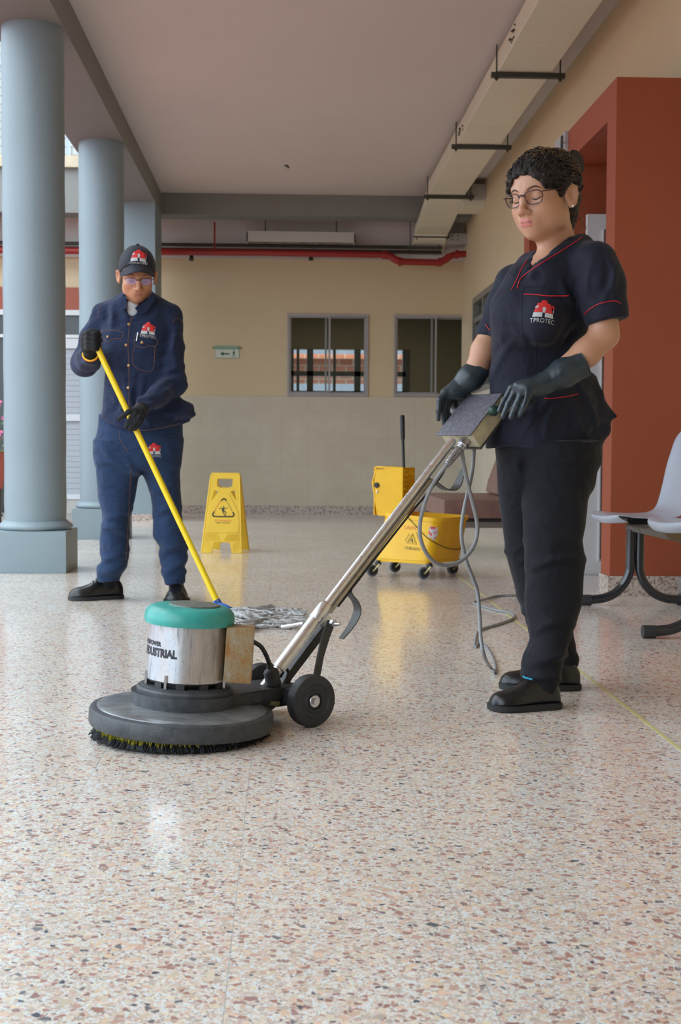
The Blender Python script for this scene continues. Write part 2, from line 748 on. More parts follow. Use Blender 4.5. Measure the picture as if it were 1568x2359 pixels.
bm = bmesh.new()
wall_grid(bm, panel(YB, YB+0.15), -1.85, 4.2, ZD, ZT, HOLES)
o = finish('wall_back', bm, M_cream)
struct(o, 'cream painted end wall with two sliding windows', 'wall')
bm = bmesh.new()
box(bm, -1.85, 4.2, YB-0.012, YB+0.15, 0.10, ZD)
o = finish('wall_back_dado', bm, M_dado)
struct(o, 'beige tiled lower part of the end wall', 'wall tiles')
bm = bmesh.new()
box(bm, -1.85, 4.2, YB-0.03, YB+0.15, 0.0, 0.10)
o = finish('baseboard_back', bm, M_skirt)
struct(o, 'speckled terrazzo skirting under the end wall', 'skirting')
bm = bmesh.new()
box(bm, -14, 4.2, YB-0.05, YB+0.15, ZT, ZC)
o = finish('trim_3', bm, M_ceil)
struct(o, 'off-white band along the top of the end wall', 'band')

bm = bmesh.new()
box(bm, XL-0.43, XR+0.2, -9.2, -9.0, 0, ZC)
o = finish('wall_front', bm, M_cream)
struct(o, 'cream wall closing the corridor behind the viewer', 'wall')
bm = bmesh.new()
box(bm, XL-0.43, XL-0.2, -9.2, -1.0, 0, ZB)  # added out of view to keep daylight off camera-facing surfaces
o = finish('wall_left_blocker', bm, M_cream)
struct(o, 'unseen cream wall added on the left behind the viewer to cut daylight', 'wall')
# sliding windows
M_glass = NB('window_glass')
M_glass.set(col=(0.9, 0.95, 0.92, 1), rough=0.02, trans=1.0, ior=1.1, spec=0.5)
M_glass = M_glass.m


def sliding_window(i, W, label):
    x0, x1, z0, z1 = W
    t = thing('window_%d' % i, label, 'window', (x0, YB, z0), None, 'structure')
    bm = bmesh.new()
    f = 0.022
    box(bm, x0, x0+f, YB-0.02, YB+0.09, z0, z1)
    box(bm, x1-f, x1, YB-0.02, YB+0.09, z0, z1)
    box(bm, x0+f, x1-f, YB-0.02, YB+0.09, z0, z0+f*1.3)
    box(bm, x0+f, x1-f, YB-0.02, YB+0.09, z1-f*1.2, z1)
    finish('window_frame', bm, M_alu, t)
    xm = (x0+x1)/2
    for k, (a, c, yy) in enumerate(((x0+f, xm+0.03, 0.0), (xm-0.03, x1-f, 0.04))):
        bm = bmesh.new()
        g = 0.02
        zz0, zz1 = z0+f*1.3, z1-f*1.2
        y0, y1 = YB+yy, YB+yy+0.03
        box(bm, a, a+g, y0, y1, zz0, zz1)
        box(bm, c-g, c, y0, y1, zz0, zz1)
        box(bm, a+g, c-g, y0, y1, zz0, zz0+g)
        box(bm, a+g, c-g, y0, y1, zz1-g*0.6, zz1)
        s = finish('sash', bm, M_alu, t)
        bm = bmesh.new()
        box(bm, a+g, c-g, y0+0.012, y0+0.018, zz0+g, zz1-g*0.6)
        finish('pane', bm, M_glass, s)


sliding_window(1, W1, 'left sliding window of the end wall, with orange brick seen through its glass')
sliding_window(2, W2, 'right sliding window of the end wall, mostly dark, next to the corner')

# room behind the windows, its far windows and the brick building beyond
YR = 19.0
R = bx_at(640, 806, 934, 903, YR)
ld = bpy.data.lights.new('room_fill_light', 'AREA')  # unseen fill light, added to brighten the room behind the windows
ld.energy = 22
ld.size = 2.0
ld.color = (1.0, 0.95, 0.85)
lo_ = bpy.data.objects.new('room_fill_light', ld)
COL.objects.link(lo_)
lo_.location = (0.8, 16.8, ZC-0.65)
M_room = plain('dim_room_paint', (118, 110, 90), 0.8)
bm = bmesh.new()
holes = [(R[0]-1.2, R[1], R[2], R[3])]
wall_grid(bm, panel(YR, YR+0.15), -2.0, 4.2, 0.0, ZC, holes)
box(bm, -2.0, -1.85, YB+0.15, YR, 0, ZC)
box(bm, 4.05, 4.2, YB+0.15, YR, 0, ZC)
box(bm, -2.0, 4.2, YB+0.15, YR+0.15, ZC-0.6, ZC)
o = finish('wall_room', bm, M_room)
struct(o, 'dim room behind the end wall windows', 'room')
bm = bmesh.new()
m_dk = plain('dark_mullion', (58, 58, 52), 0.5)
hx0, hx1, hz0, hz1 = holes[0]
for px in (669, 714, 823, 934):
    x = at(px, 860, YR).x
    box(bm, x-0.045, x+0.045, YR-0.03, YR+0.1, hz0, hz1)
for px in (686, 770):
    x = at(px, 860, YR).x
    box(bm, x-0.02, x+0.02, YR-0.02, YR+0.08, hz0, hz1)
z = at(750, 861, YR).z
box(bm, hx0, hx1, YR-0.03, YR+0.1, z-0.035, z+0.035)
box(bm, hx0, hx1, YR-0.03, YR+0.1, hz0-0.05, hz0+0.02)
o = finish('window_3', bm, m_dk)
struct(o, 'dark mullions of the far windows, seen through the end wall glass', 'window frame')
bm = bmesh.new()
box(bm, -10, 12, 30, 30.4, -0.1, at(750, 826, 30).z)
box(bm, -10, 12, 30.5, 31, -0.1, 5.2)
o = finish('brick_building', bm, [M_obrick])
struct(o, 'orange brick building beyond the far windows', 'building')
bm = bmesh.new()
za = at(750, 822, 29.5).z
hexa(bm, [(-10, 28.6, za), (12, 28.6, za), (12, 29.9, za+0.5), (-10, 29.9, za+0.5), (-10, 28.6, za+0.1), (12, 28.6, za+0.1), (12, 29.9, za+0.6), (-10, 29.9, za+0.6)])
box(bm, -10, 12, 28.0, 28.2, 0, at(750, 884, 28).z)
o = finish('slate_canopy', bm, plain('slate_grey', (120, 128, 138), 0.6, var=0.1))
struct(o, 'grey canopy on the orange brick building', 'canopy')

# storefront with the white shutter to the left of the corridor
x0 = -3.05
YS = YB-0.0
def zat(py, px=168): return at(px, py, YS).z
bm = bmesh.new()
box(bm, -14, -1.85, YS, YS+0.15, zat(663), ZT)
o = finish('wall_left', bm, M_cream)
struct(o, 'cream wall above the terracotta band, seen between the columns', 'wall')
bm = bmesh.new()
box(bm, -14, -1.85, YS-0.03, YS+0.15, zat(715), zat(663))
o = finish('trim_4', bm, M_orange)
struct(o, 'terracotta painted band over the shutter, seen between the columns', 'band')
bm = bmesh.new()
box(bm, -14, -1.85, YS-0.04, YS+0.15, zat(727), zat(715))
box(bm, -14, -1.85, YS-0.04, YS+0.15, zat(779), zat(772))
o = finish('trim_5', bm, M_white)
struct(o)
bm = bmesh.new()
box(bm, -14, -1.85, YS+0.02, YS+0.15, zat(772), zat(727))
box(bm, -14, -3.04, YS+0.05, YS+0.15, 0.0, zat(779))
o = finish('window_4', bm, plain('dark_glazing', (46, 48, 44), 0.15))
struct(o, 'dark transom glazing over the white shutter', 'window')
t = thing('door_2', 'white slatted roller shutter between the two round columns', 'shutter', (-2.4, YS, 0), None, 'structure')
bm = bmesh.new()
zz = zat(1150)
top = zat(779)
while zz < top-0.01:
    hexa(bm, [(-3.04, YS-0.006, zz), (-1.85, YS-0.006, zz), (-1.85, YS+0.1, zz), (-3.04, YS+0.1, zz),
              (-3.04, YS-0.002, zz+0.059), (-1.85, YS-0.002, zz+0.059), (-1.85, YS+0.1, zz+0.059), (-3.04, YS+0.1, zz+0.059)])
    zz += 0.06
finish('slats', bm, plain('shutter_grey', (158, 162, 168), 0.5), t)
bm = bmesh.new()
box(bm, -3.04, -1.85, YS-0.03, YS, zat(803), zat(780))
box(bm, -3.04, -1.85, YS-0.03, YS, zat(970), zat(955))
box(bm, -3.04, -1.85, YS-0.03, YS, zat(1150), zat(1138))
finish('rail', bm, plain('bright_white', (196, 198, 200), 0.4), t)
bm = bmesh.new()
box(bm, -3.04, -1.85, YS-0.02, YS+0.15, 0.0, zat(1151))
finish('sill', bm, plain('pale_stone', (170, 166, 160), 0.6), t)

# ---- right wall with the side window, dado and skirting
WS = None
y_w0 = 12.35; y_w1 = 13.72
zw1 = CH+1.59; zw0 = W1[2]
PX = 1.634                      # outer face of the terracotta portal
PY0, PY1, PY2, PY3 = 6.46, 6.64, 8.74, 8.93
PZ1, PZ2 = CH+1.67, CH+1.845
bm = bmesh.new()
hs = [(y_w0, y_w1, zw0, zw1), (PY1, PY2, 0.0, PZ1), (-9.0, PY0, 0.0, 9.0)]
def mk(a, b_, c, d_): box(bm, XR, XR+0.2, a, b_, c, d_)
wall_grid(bm, mk, -9.0, YB, ZD, ZC, hs)
box(bm, XR+0.05, XR+0.25, -9.0, PY0, 0.1, ZC)
o = finish('wall_right', bm, M_cream)
struct(o, 'cream right wall of the corridor', 'wall')
bm = bmesh.new()
box(bm, XR-0.01, XR+0.2, PY3, YB-0.013, 0.1, ZD)
o = finish('wall_right_dado', bm, M_dado)
struct(o, 'beige tiled lower part of the right wall', 'wall tiles')
bm = bmesh.new()
box(bm, XR-0.02, XR+0.2, PY3, YB-0.031, 0.0, 0.1)
box(bm, XR+0.03, XR+0.25, -9.0, PY0, 0.0, 0.1)
o = finish('baseboard_right', bm, M_skirt)
struct(o, 'speckled skirting along the right wall', 'skirting')
t = thing('window_5', 'side window in the right wall, narrow in view beside the far corner', 'window', (XR, y_w0, zw0), None, 'structure')
bm = bmesh.new()
f = 0.05
m_fr = plain('grey_window_frame', (120, 118, 110), 0.4)
box(bm, XR-0.01, XR+0.1, y_w0, y_w1, zw1-f*1.2, zw1)
box(bm, XR-0.01, XR+0.1, y_w0, y_w1, zw0, zw0+f)
for y in (y_w0, (y_w0+y_w1)/2-0.03, y_w1-f):
    box(bm, XR-0.01, XR+0.1, y, y+f, zw0+f, zw1-f*1.2)
zt_ = at(1095, 733, 13.3).z
box(bm, XR+0.0, XR+0.08, y_w0+f, y_w1-f, zt_-0.02, zt_+0.03)
finish('window_frame', bm, m_fr, t)
bm = bmesh.new()
box(bm, XR+0.05, XR+0.056, y_w0+f, y_w1-f, zw0+f, zw1-f)
finish('pane', bm, M_glass, t)
bm = bmesh.new()
box(bm, XR+0.2, 4.2, 9.6, YB, ZC-0.3, ZC)
box(bm, 4.0, 4.2, 9.6, YB, 0, ZC)
box(bm, XR+0.2, 4.2, 9.5, 9.6, 0, ZC)
o = finish('wall_side_room', bm, M_room)
struct(o)

# terracotta portal
bm = bmesh.new()
box(bm, PX, XR+0.25, PY0, PY1, 0.10, PZ2)
box(bm, PX, XR+0.25, PY2, PY3, 0.10, PZ2)
box(bm, PX, XR+0.25, PY1, PY2, PZ1, PZ2)
# recess behind
box(bm, XR+0.2, 2.9, 7.63, 7.75, 0.0, PZ2)
box(bm, PX+0.06, XR+0.2, 7.64, 7.75, 0.0, PZ1)
box(bm, 2.9, 3.0, PY0, 9.2, 0.0, PZ2+0.1)
box(bm, XR+0.2, 3.0, 9.1, 9.2, 0.0, PZ2+0.1)
box(bm, XR+0.2, 2.9, PY2, 9.1, PZ1, PZ2)
box(bm, XR+0.2, 2.9, 7.75, PY2, PZ1, PZ2)
box(bm, XR+0.25, 3.0, PY0+0.1, 7.63, PZ1, PZ2)
box(bm, XR+0.25, 3.0, PY0, PY0+0.18, 0.0, PZ2)
o = finish('trim_6', bm, M_orange)
struct(o, 'terracotta painted portal around the white door', 'door surround')
bm = bmesh.new()
box(bm, PX-0.01, XR, PY0-0.01, PY1+0.01, 0.0, 0.102)
box(bm, PX-0.01, XR, PY2-0.01, PY3+0.01, 0.0, 0.102)
o = finish('trim_7', bm, M_skirt)
struct(o, 'speckled skirting at the foot of the terracotta portal', 'skirting')

# white louvred door in the recess
yd = 7.62
dz0 = at(1370, 1325, yd).z; dz1 = at(1370, 496, yd).z
dx0 = at(1345, 800, yd).x
t = thing('door_1', 'white slatted metal door set in the terracotta portal', 'door', (dx0, yd, dz0), None, 'structure')
bm = bmesh.new()
st = 0.088
dx1 = dx0+0.80
box(bm, dx0, dx0+st, yd-0.04, yd, dz0, dz1)
box(bm, dx1-st, dx1, yd-0.04, yd, dz0, dz1)
box(bm, dx0+st, dx1-st, yd-0.04, yd, dz0, dz0+0.1)
box(bm, dx0+st, dx1-st, yd-0.04, yd, dz1-0.09, dz1)
box(bm, dx0+st, dx0+st+0.008, yd-0.052, yd-0.04, dz0+0.09, dz1-0.09)
finish('door_frame', bm, M_white, t, True, 30)
bm = bmesh.new()
z = dz0+0.1
while z < dz1-0.09:
    hexa(bm, [(dx0+st, yd-0.022, z), (dx1-st, yd-0.022, z), (dx1-st, yd, z), (dx0+st, yd, z),
              (dx0+st, yd-0.016, z+0.076), (dx1-st, yd-0.016, z+0.076), (dx1-st, yd, z+0.076), (dx0+st, yd, z+0.076)])
    z += 0.079
finish('louvres', bm, M_white, t)
bm = bmesh.new()
box(bm, dx0-0.02, dx1, yd-0.06, yd+0.02, 0.0, dz0)
finish('threshold', bm, plain('worn_threshold', (176, 160, 145), 0.5, var=0.1, vs=30), t)

# metal strip let into the floor
bm = bmesh.new()
pA = gnd(1568, 1727); pB = gnd(1076, 1343)
dirn = (pB-pA).normalized()
A = pA-dirn*3.2; B = pB+dirn*3.5
sd = Vector((dirn.y, -dirn.x, 0))*0.0055
vs = [A-sd, A+sd, B+sd, B-sd]
hexa(bm, [v+Vector((0, 0, 0.0002)) for v in vs]+[v+Vector((0, 0, 0.0012)) for v in vs])
o = finish('trim_8', bm, M_strip)
struct(o, 'thin pale yellow strip let into the terrazzo floor', 'floor strip')

# ---- air duct under the ceiling
t = thing('air_duct', 'long rectangular cream air duct hung under the ceiling along the right wall', 'air duct', (1.55, 8, CH+2.5))
prof = [(-1.6, 2.50), (12.9, 2.50), (13.3, 2.42), (13.8, 2.36), (14.18, 2.33), (14.24, 2.29), (14.55, 2.19)]
XD0, XD1 = 1.40, 1.76


def duct_piece(y0, z0, y1, z1, h=0.13):
    bm = bmesh.new()
    hexa(bm, [(XD0, y0, z0), (XD1, y0, z0), (XD1, y1, z1), (XD0, y1, z1), (XD0, y0, z0+h), (XD1, y0, z0+h), (XD1, y1, z1+h), (XD0, y1, z1+h)])
    bmesh.ops.bevel(bm, geom=list(bm.edges), offset=0.004, segments=1, affect='EDGES')
    finish('duct_section', bm, M_duct, t, True, 30)


ys = [-1.6, 0.4, 2.45, 4.5, 6.55, 8.05, 10.15, 12.2, 12.9]
for a, c in zip(ys, ys[1:]):
    duct_piece(a+0.003, CH+2.50, c-0.003, CH+2.50)
for (a, za_), (c, zc_) in zip(prof[1:], prof[2:]):
    duct_piece(a+0.001, CH+za_, c-0.001, CH+zc_, 0.085)
# sealant drips on the duct's side joints
m_drip = plain('dark_sealant', (60, 52, 44), 0.7)
for px, py in ((1196, 95), (1071, 302)):
    bm = bmesh.new()
    for k in range(9):
        D = 2.56*3000/(VPY-py)
        y = D+random.uniform(-0.15, 0.15)
        zz = CH+2.52+random.random()*0.09
        bmesh.ops.create_icosphere(bm, subdivisions=1, radius=random.uniform(0.006, 0.013), matrix=Matrix.Translation((XD0-0.002, y, zz)))
    finish('sealant', bm, m_drip, t)['kind'] = 'stuff'

for i, py in enumerate((173, 337, 452)):
    D = 2.50*3000/(VPY-py)
    lab = ['nearest steel hanger carrying the air duct, highest in view', 'second steel hanger under the air duct', 'third steel hanger, where the air duct starts to slope'][i]
    h = thing('duct_hanger', lab, 'hanger', (1.58, D, CH+2.5), 'steel hangers under the air duct')
    bm = bmesh.new()
    x0_, x1_ = XD0-0.04, XD1+0.09
    box(bm, x0_, x1_, D-0.02, D+0.02, CH+2.466, CH+2.498)
    finish('crossbar', bm, M_steel, h)
    for x in (x0_+0.035, x1_-0.03):
        bm = bmesh.new()
        tube(bm, [(x, D, CH+2.445), (x, D, ZC)], 0.005, 8)
        lathe(bm, [(0.012, 0), (0.012, 0.012)], (x, D, CH+2.452), 6)
        finish('rod', bm, M_steel, h)
for i, (px0, px1, py, D) in enumerate(((953, 1034, 541, 14.22), (938, 1018, 567, 14.36))):
    a = at(px0, py, D); c = at(px1, py, D)
    h = thing('duct_hanger', ['short steel hanger just behind the cross beam', 'farthest and lowest steel hanger, above the red pipe'][i], 'hanger', tuple(a), 'steel hangers under the air duct')
    bm = bmesh.new()
    box(bm, a.x, c.x, D-0.02, D+0.02, a.z-0.03, a.z)
    finish('crossbar', bm, M_steel, h)
    for x in (a.x+0.03, c.x-0.03):
        bm = bmesh.new()
        tube(bm, [(x, D, a.z-0.05), (x, D, ZC)], 0.005, 8)
        finish('rod', bm, M_steel, h)
# side branches from the duct to the wall
m_perf = plain('galvanised_sheet', (165, 162, 155), 0.5, 0.3, var=0.1, vs=40)
b1 = at(1060, 487, 13.3)
t = thing('duct_branch', 'cream branch duct running from the main duct into the right wall', 'air duct', (1.76, 13.3, b1.z), 'side branches of the air duct')
bm = bmesh.new()
box(bm, XD1+0.001, XR, 13.0, 13.45, b1.z, b1.z+0.10, 0.003)
finish('branch_box', bm, M_duct, t)
bm = bmesh.new()
box(bm, XD1+0.03, XR, 12.88, 12.99, b1.z+0.06, b1.z+0.19)
finish('flange', bm, m_perf, t)
b1 = at(1040, 560, 14.3)
t = thing('duct_branch', 'galvanised branch plate with bolt holes, just above the red pipe bend', 'air duct', (1.76, 14.3, b1.z), 'side branches of the air duct')
bm = bmesh.new()
box(bm, XD1+0.001, XR, 14.25, 14.5, b1.z-0.02, b1.z+0.10, 0.003)
pl = finish('branch_box', bm, m_perf, t)
for dx in (0.06, 0.12):
    for dz in (0.03, 0.07):
        bm = bmesh.new()
        lathe(bm, [(0.008, 0), (0.008, 0.004)], (0, 0, 0), 10, Matrix.Translation((XD1+dx, 14.249, b1.z+dz)) @ Matrix.Rotation(PI/2, 4, 'X'))
        finish('bolt', bm, M_steel, pl)

# ---- red fire pipe, conduit, lamp, floodlights
YP = 14.32
t = thing('fire_pipe', 'long red fire pipe running under the cross beam with bends at the right', 'pipe', (0, YP, CH+2.1))
rp_ = 0.036
def pz(px, py): return at(px, py, YP)
pts = [(-13, YP, pz(150, 577).z), pz(375, 580), pz(600, 582), pz(880, 587), pz(898, 590), pz(912, 599), pz(928, 603), pz(1010, 605), pz(1024, 599), pz(1036, 590), pz(1052, 586), (XR, YP, pz(1064, 585).z)]
bm = bmesh.new()
tube(bm, pts[:4], rp_, 14)
tube(bm, [pts[6], pts[7]], rp_, 14)
tube(bm, pts[9:], rp_, 14)
finish('pipe', bm, M_red, t, True, 50)
for seg in (pts[3:7], pts[7:10]):
    bm = bmesh.new()
    tube(bm, spline(seg, 5), rp_*1.12, 14)
    finish('elbow', bm, M_red, t, True, 50)
for px, py, vert in ((885, 587, 0), (921, 603, 0), (1012, 604, 0), (1052, 586, 0)):
    bm = bmesh.new()
    p = pz(px, py)
    tube(bm, [p-Vector((0.02, 0, 0)), p+Vector((0.02, 0, 0))], rp_*1.32, 16)
    finish('coupling', bm, M_red, t, True, 40)
for px in (494,):
    bm = bmesh.new()
    p = pz(px, 580)
    tube(bm, [p, (p.x, p.y, ZB+0.0)], 0.01, 8)
    finish('drop_rod', bm, M_red, t, True, 40)
bm = bmesh.new()
zc_ = at(600, 566, 14.42).z
tube(bm, [(-13, 14.42, zc_), (at(1018, 566, 14.42).x, 14.42, zc_)], 0.02, 10)
tube(bm, [(-13, 14.46, zc_-0.045), (at(1018, 566, 14.42).x, 14.46, zc_-0.045)], 0.02, 10)
tag(finish('conduit', bm, plain('dark_conduit', (58, 50, 42), 0.5), None, True, 50), 'dark conduits running just above the red pipe', 'conduit')

YLm = 14.21
l0 = at(568, 556, YLm); l1 = at(818, 537, YLm)
t = thing('ceiling_lamp', 'white louvred fluorescent lamp fixture above the red pipe', 'lamp', (l0.x, YLm, l0.z))
bm = bmesh.new()
box(bm, l0.x, l1.x, YLm, YLm+0.012, l0.z, l0.z+0.1)
box(bm, l0.x, l1.x, YLm+0.21, YLm+0.222, l0.z, l0.z+0.1)
box(bm, l0.x, l1.x, YLm, YLm+0.222, l0.z+0.1, l0.z+0.112)
box(bm, l0.x, l0.x+0.012, YLm, YLm+0.222, l0.z, l0.z+0.1)
box(bm, l1.x-0.012, l1.x, YLm, YLm+0.222, l0.z, l0.z+0.1)
finish('housing', bm, plain('lamp_white', (190, 184, 178), 0.5), t)
m_lv = plain('lamp_louvre', (160, 150, 145), 0.3, 0.4)
for i in range(1, 6):
    bm = bmesh.new()
    x = l0.x+(l1.x-l0.x)*i/6
    box(bm, x-0.004, x+0.004, YLm+0.013, YLm+0.209, l0.z+0.003, l0.z+0.05)
    finish('louvre', bm, m_lv, t)
for yy in (0.07, 0.15):
    bm = bmesh.new()
    tube(bm, [(l0.x+0.03, YLm+yy, l0.z+0.06), (l1.x-0.03, YLm+yy, l0.z+0.06)], 0.013, 12)
    finish('fluorescent_tube', bm, plain('tube_white', (235, 235, 235), 0.3), t, True, 50)
bm = bmesh.new()
tube(bm, [(l0.x+0.2, YLm+0.1, l0.z+0.1), (l0.x+0.2, YLm+0.1, ZC)], 0.006, 8)
finish('suspension', bm, M_steel, t)
bm = bmesh.new()
tube(bm, [(l1.x-0.2, YLm+0.1, l0.z+0.1), (l1.x-0.2, YLm+0.1, ZC)], 0.006, 8)
finish('suspension', bm, M_steel, t)

for k, (px, py) in enumerate(((441, 596), (716, 595))):
    p = at(px, py, 14.45)
    h = thing('floodlight', ['small dark floodlight under the red pipe, nearer the grey pillar', 'small dark floodlight under the red pipe, above the left window'][k], 'floodlight', tuple(p), 'small floodlights under the pipe')
    bm = bmesh.new()
    M = basis(p, (1, 0, 0), (0, -0.5, -1))
    lathe(bm, [(0.0, -0.01), (0.02, 0), (0.028, 0.05), (0.026, 0.052), (0.0, 0.045)], (0, 0, 0), 16, Matrix.Translation(p+Vector((0, -0.0, 0.03))) @ Matrix.Rotation(math.radians(150 if k == 0 else 165), 4, 'X'))
    finish('lamp_head', bm, M_steel, h, True, 40)
    bm = bmesh.new()
    tube(bm, [p+Vector((0, 0, 0.02)), p+Vector((0, 0.03, 0.06)), (p.x, YB-0.05, p.z+0.08)], 0.007, 8)
    finish('bracket', bm, M_steel, h)

p = at(661, 393, 12.45)
t = thing('ceiling_hook', 'tiny dark bracket left on the bare ceiling', 'hook', (p.x, p.y, ZC))
bm = bmesh.new()
box(bm, p.x-0.025, p.x+0.01, p.y-0.01, p.y+0.01, ZC-0.012, ZC)
finish('plate', bm, M_steel, t)
bm = bmesh.new()
tube(bm, spline([(p.x, p.y, ZC-0.01), (p.x+0.01, p.y-0.02, ZC-0.03), (p.x+0.02, p.y-0.03, ZC-0.02)], 5), 0.006, 8)
finish('hook_arm', bm, M_steel, t)

# grey box on the portal lintel
p = at(1293, 330, 7.68)
t = thing('door_closer', 'pale grey fixing plate on the terracotta lintel above the woman\'s head', 'fitting', (PX, 7.68, p.z))
bm = bmesh.new()
box(bm, PX-0.022, PX, 7.56, 7.84, CH+1.70, CH+1.845, 0.004)
finish('plate', bm, plain('pale_plate', (170, 168, 168), 0.5, var=0.15, vs=40), t)
bm = bmesh.new()
box(bm, PX-0.032, PX-0.022, 7.60, 7.63, CH+1.715, CH+1.83, 0.002)
tube(bm, [(PX-0.03, 7.57, CH+1.78), (PX-0.045, 7.53, CH+1.78)], 0.006, 8)
finish('catch', bm, M_steel, t)

# evacuation sign
s0 = at(494.5, 825, YB); s1 = at(551, 797, YB)
t = thing('evacuation_sign', 'green and white escape route sign with an arrow on the cream wall', 'sign', tuple(s0))
bm = bmesh.new()
box(bm, s0.x, s1.x, YB-0.006, YB-0.001, s0.z, s1.z)
finish('board', bm, plain('sign_green_edge', (140, 165, 140), 0.5), t)
bm = bmesh.new()
wS, hS = s1.x-s0.x, s1.z-s0.z
box(bm, s0.x+0.006, s1.x-0.006, YB-0.0075, YB-0.006, s0.z+0.006, s0.z+hS*0.68)
finish('white_field', bm, plain('sign_white', (205, 208, 190), 0.5), t)
bm = bmesh.new()
box(bm, s0.x+0.006, s1.x-0.006, YB-0.0075, YB-0.006, s0.z+hS*0.69, s1.z-0.006)
finish('header', bm, plain('sign_header', (160, 185, 160), 0.5), t)
MX = basis((s0.x, YB-0.0078, s0.z), (1, 0, 0), (0, 0, 1))
m_gr = plain('sign_green', (10, 82, 52), 0.5)
bm = text_bm('RUTA DE EVACUACIÓN', hS*0.27, MX @ Matrix.Translation((wS/2, hS*0.83, 0)), 0.0004, sx=0.82)
finish('lettering', bm, m_gr, t)
bm = bmesh.new()
prism(bm, [(wS*.22, hS*.35), (wS*.36, hS*.53), (wS*.36, hS*.40), (wS*.6, hS*.40), (wS*.6, hS*.30), (wS*.36, hS*.30), (wS*.36, hS*.17)], 0, 0.0008, MX)
finish('arrow', bm, m_gr, t)
bm = bmesh.new()
for q in ([(.765, .62), (.79, .62), (.79, .555), (.765, .555)], [(.75, .54), (.80, .54), (.805, .33), (.755, .33)], [(.755, .34), (.785, .34), (.735, .1), (.715, .1)],
          [(.775, .34), (.803, .34), (.85, .1), (.83, .1)], [(.75, .54), (.755, .5), (.725, .36), (.712, .37)], [(.8, .54), (.80, .49), (.838, .4), (.845, .42)]):
    prism(bm, [(a*wS, c*hS) for a, c in q], 0, 0.0008, MX)
finish('walking_figure', bm, m_gr, t)

# ================================================================ floor polisher
AU = math.radians(36)
MO = Vector((-0.263, 3.303, 0))
U3 = Vector((math.cos(AU), math.sin(AU), 0))
V3 = Vector((-math.sin(AU), math.cos(AU), 0))
Z3 = Vector((0, 0, 1))


def MP(s, t, z):
    return MO + U3*s + V3*t + Z3*z


def onplane(px, py, t0=0.0):
    d = Vector(ray(px, py)); c = Vector(CAMPOS)
    q = MO + V3*t0
    k = (q-c).dot(V3)/d.dot(V3)
    return c + d*k


def mat_chrome(name, c=(222, 222, 220), rough=0.22, wear=0.22, wc=(130, 120, 104), ws=60):
    b = NB(name)
    n = b.noise(ws, 6, 0.7, dist=0.4)
    f = b.ramp(n, [(0.48, 0.0), (0.72, wear)])
    b.set(col=b.mix(f, rgb(*c), rgb(*wc)), metal=b.math('SUBTRACT', 1.0, b.math('MULTIPLY', f, 0.8)), rough=b.ramp(n, [(0.3, rough), (0.8, rough+0.3)]))
    return b.m


M_chrome = mat_chrome('worn_chrome_tube')
M_bolt = mat_chrome('bright_steel', (200, 200, 205), 0.2, 0.15)
b = NB('scratched_motor_band')
mp = b.mapping((1, 1, 0.10))
n1 = b.noise(70, 5, 0.7, vec=mp)
n2 = b.noise(9, 3, 0.5, vec=b.mapping((1, 1, 0.35)))
n3 = b.noise(200, 2, 0.6)
c0 = b.ramp(n2, [(0.35, rgb(186, 194, 200)), (0.5, rgb(198, 190, 184)), (0.62, rgb(166, 162, 156)), (0.75, rgb(190, 188, 184))])
c1 = b.mix(b.ramp(n1, [(0.54, 0.0), (0.66, 0.6)]), c0, rgb(96, 98, 104))
c1 = b.mix(b.ramp(n3, [(0.62, 0.0), (0.72, 0.4)]), c1, rgb(80, 74, 66))
b.set(col=c1, metal=0.72, rough=b.ramp(n1, [(0.3, 0.22), (0.7, 0.45)]))
M_motor = b.m
b = NB('teal_cap_paint')
n1 = b.noise(55, 5, 0.65)
n2 = b.noise(14, 4, 0.6)
c0 = b.ramp(n2, [(0.35, rgb(62, 168, 158)), (0.7, rgb(50, 146, 136))])
c0 = b.mix(b.ramp(n1, [(0.66, 0.0), (0.72, 0.7)]), c0, rgb(88, 74, 52))
b.set(col=c0, rough=0.36, spec=0.5)
M_teal = b.m
b = NB('dusty_black_casting')
n1 = b.noise(28, 5, 0.65)
n2 = b.noise(240, 2, 0.6)
c0 = b.ramp(n1, [(0.35, rgb(48, 52, 57)), (0.7, rgb(74, 77, 80))])
c0 = b.mix(b.ramp(n2, [(0.62, 0.0), (0.75, 0.45)]), c0, rgb(150, 146, 138))
b.set(col=c0, rough=0.5)
b.bump(n2, 0.15, 0.001)
M_cast = b.m
M_rub = plain('black_rubber', (46, 47, 50), 0.55, var=0.15, vs=25)
b = NB('rusty_box')
n1 = b.noise(34, 6, 0.75, vec=b.mapping((1, 1, 0.45)))
n2 = b.noise(150, 3, 0.7)
c0 = b.ramp(n1, [(0.32, rgb(168, 160, 142)), (0.5, rgb(158, 134, 96)), (0.62, rgb(160, 112, 62)), (0.78, rgb(112, 74, 44))])
c0 = b.mix(b.ramp(n2, [(0.58, 0.0), (0.7, 0.55)]), c0, rgb(92, 66, 44))
b.set(col=c0, rough=0.5, metal=0.25)
b.bump(n2, 0.2, 0.001)
M_rust = b.m
b = NB('yellow_green_bristle')
b.set(col=b.ramp(b.noise(120, 2), [(0.3, rgb(120, 112, 30)), (0.7, rgb(196, 186, 70))]), rough=0.6)
M_bris = b.m
M_pad = plain('black_bristle_tips', (34, 36, 40), 0.75, var=0.4, vs=250)
M_print = plain('dark_print', (46, 44, 52), 0.5)
M_strut = plain('dark_strut', (66, 66, 64), 0.5, 0.3, var=0.15, vs=40)

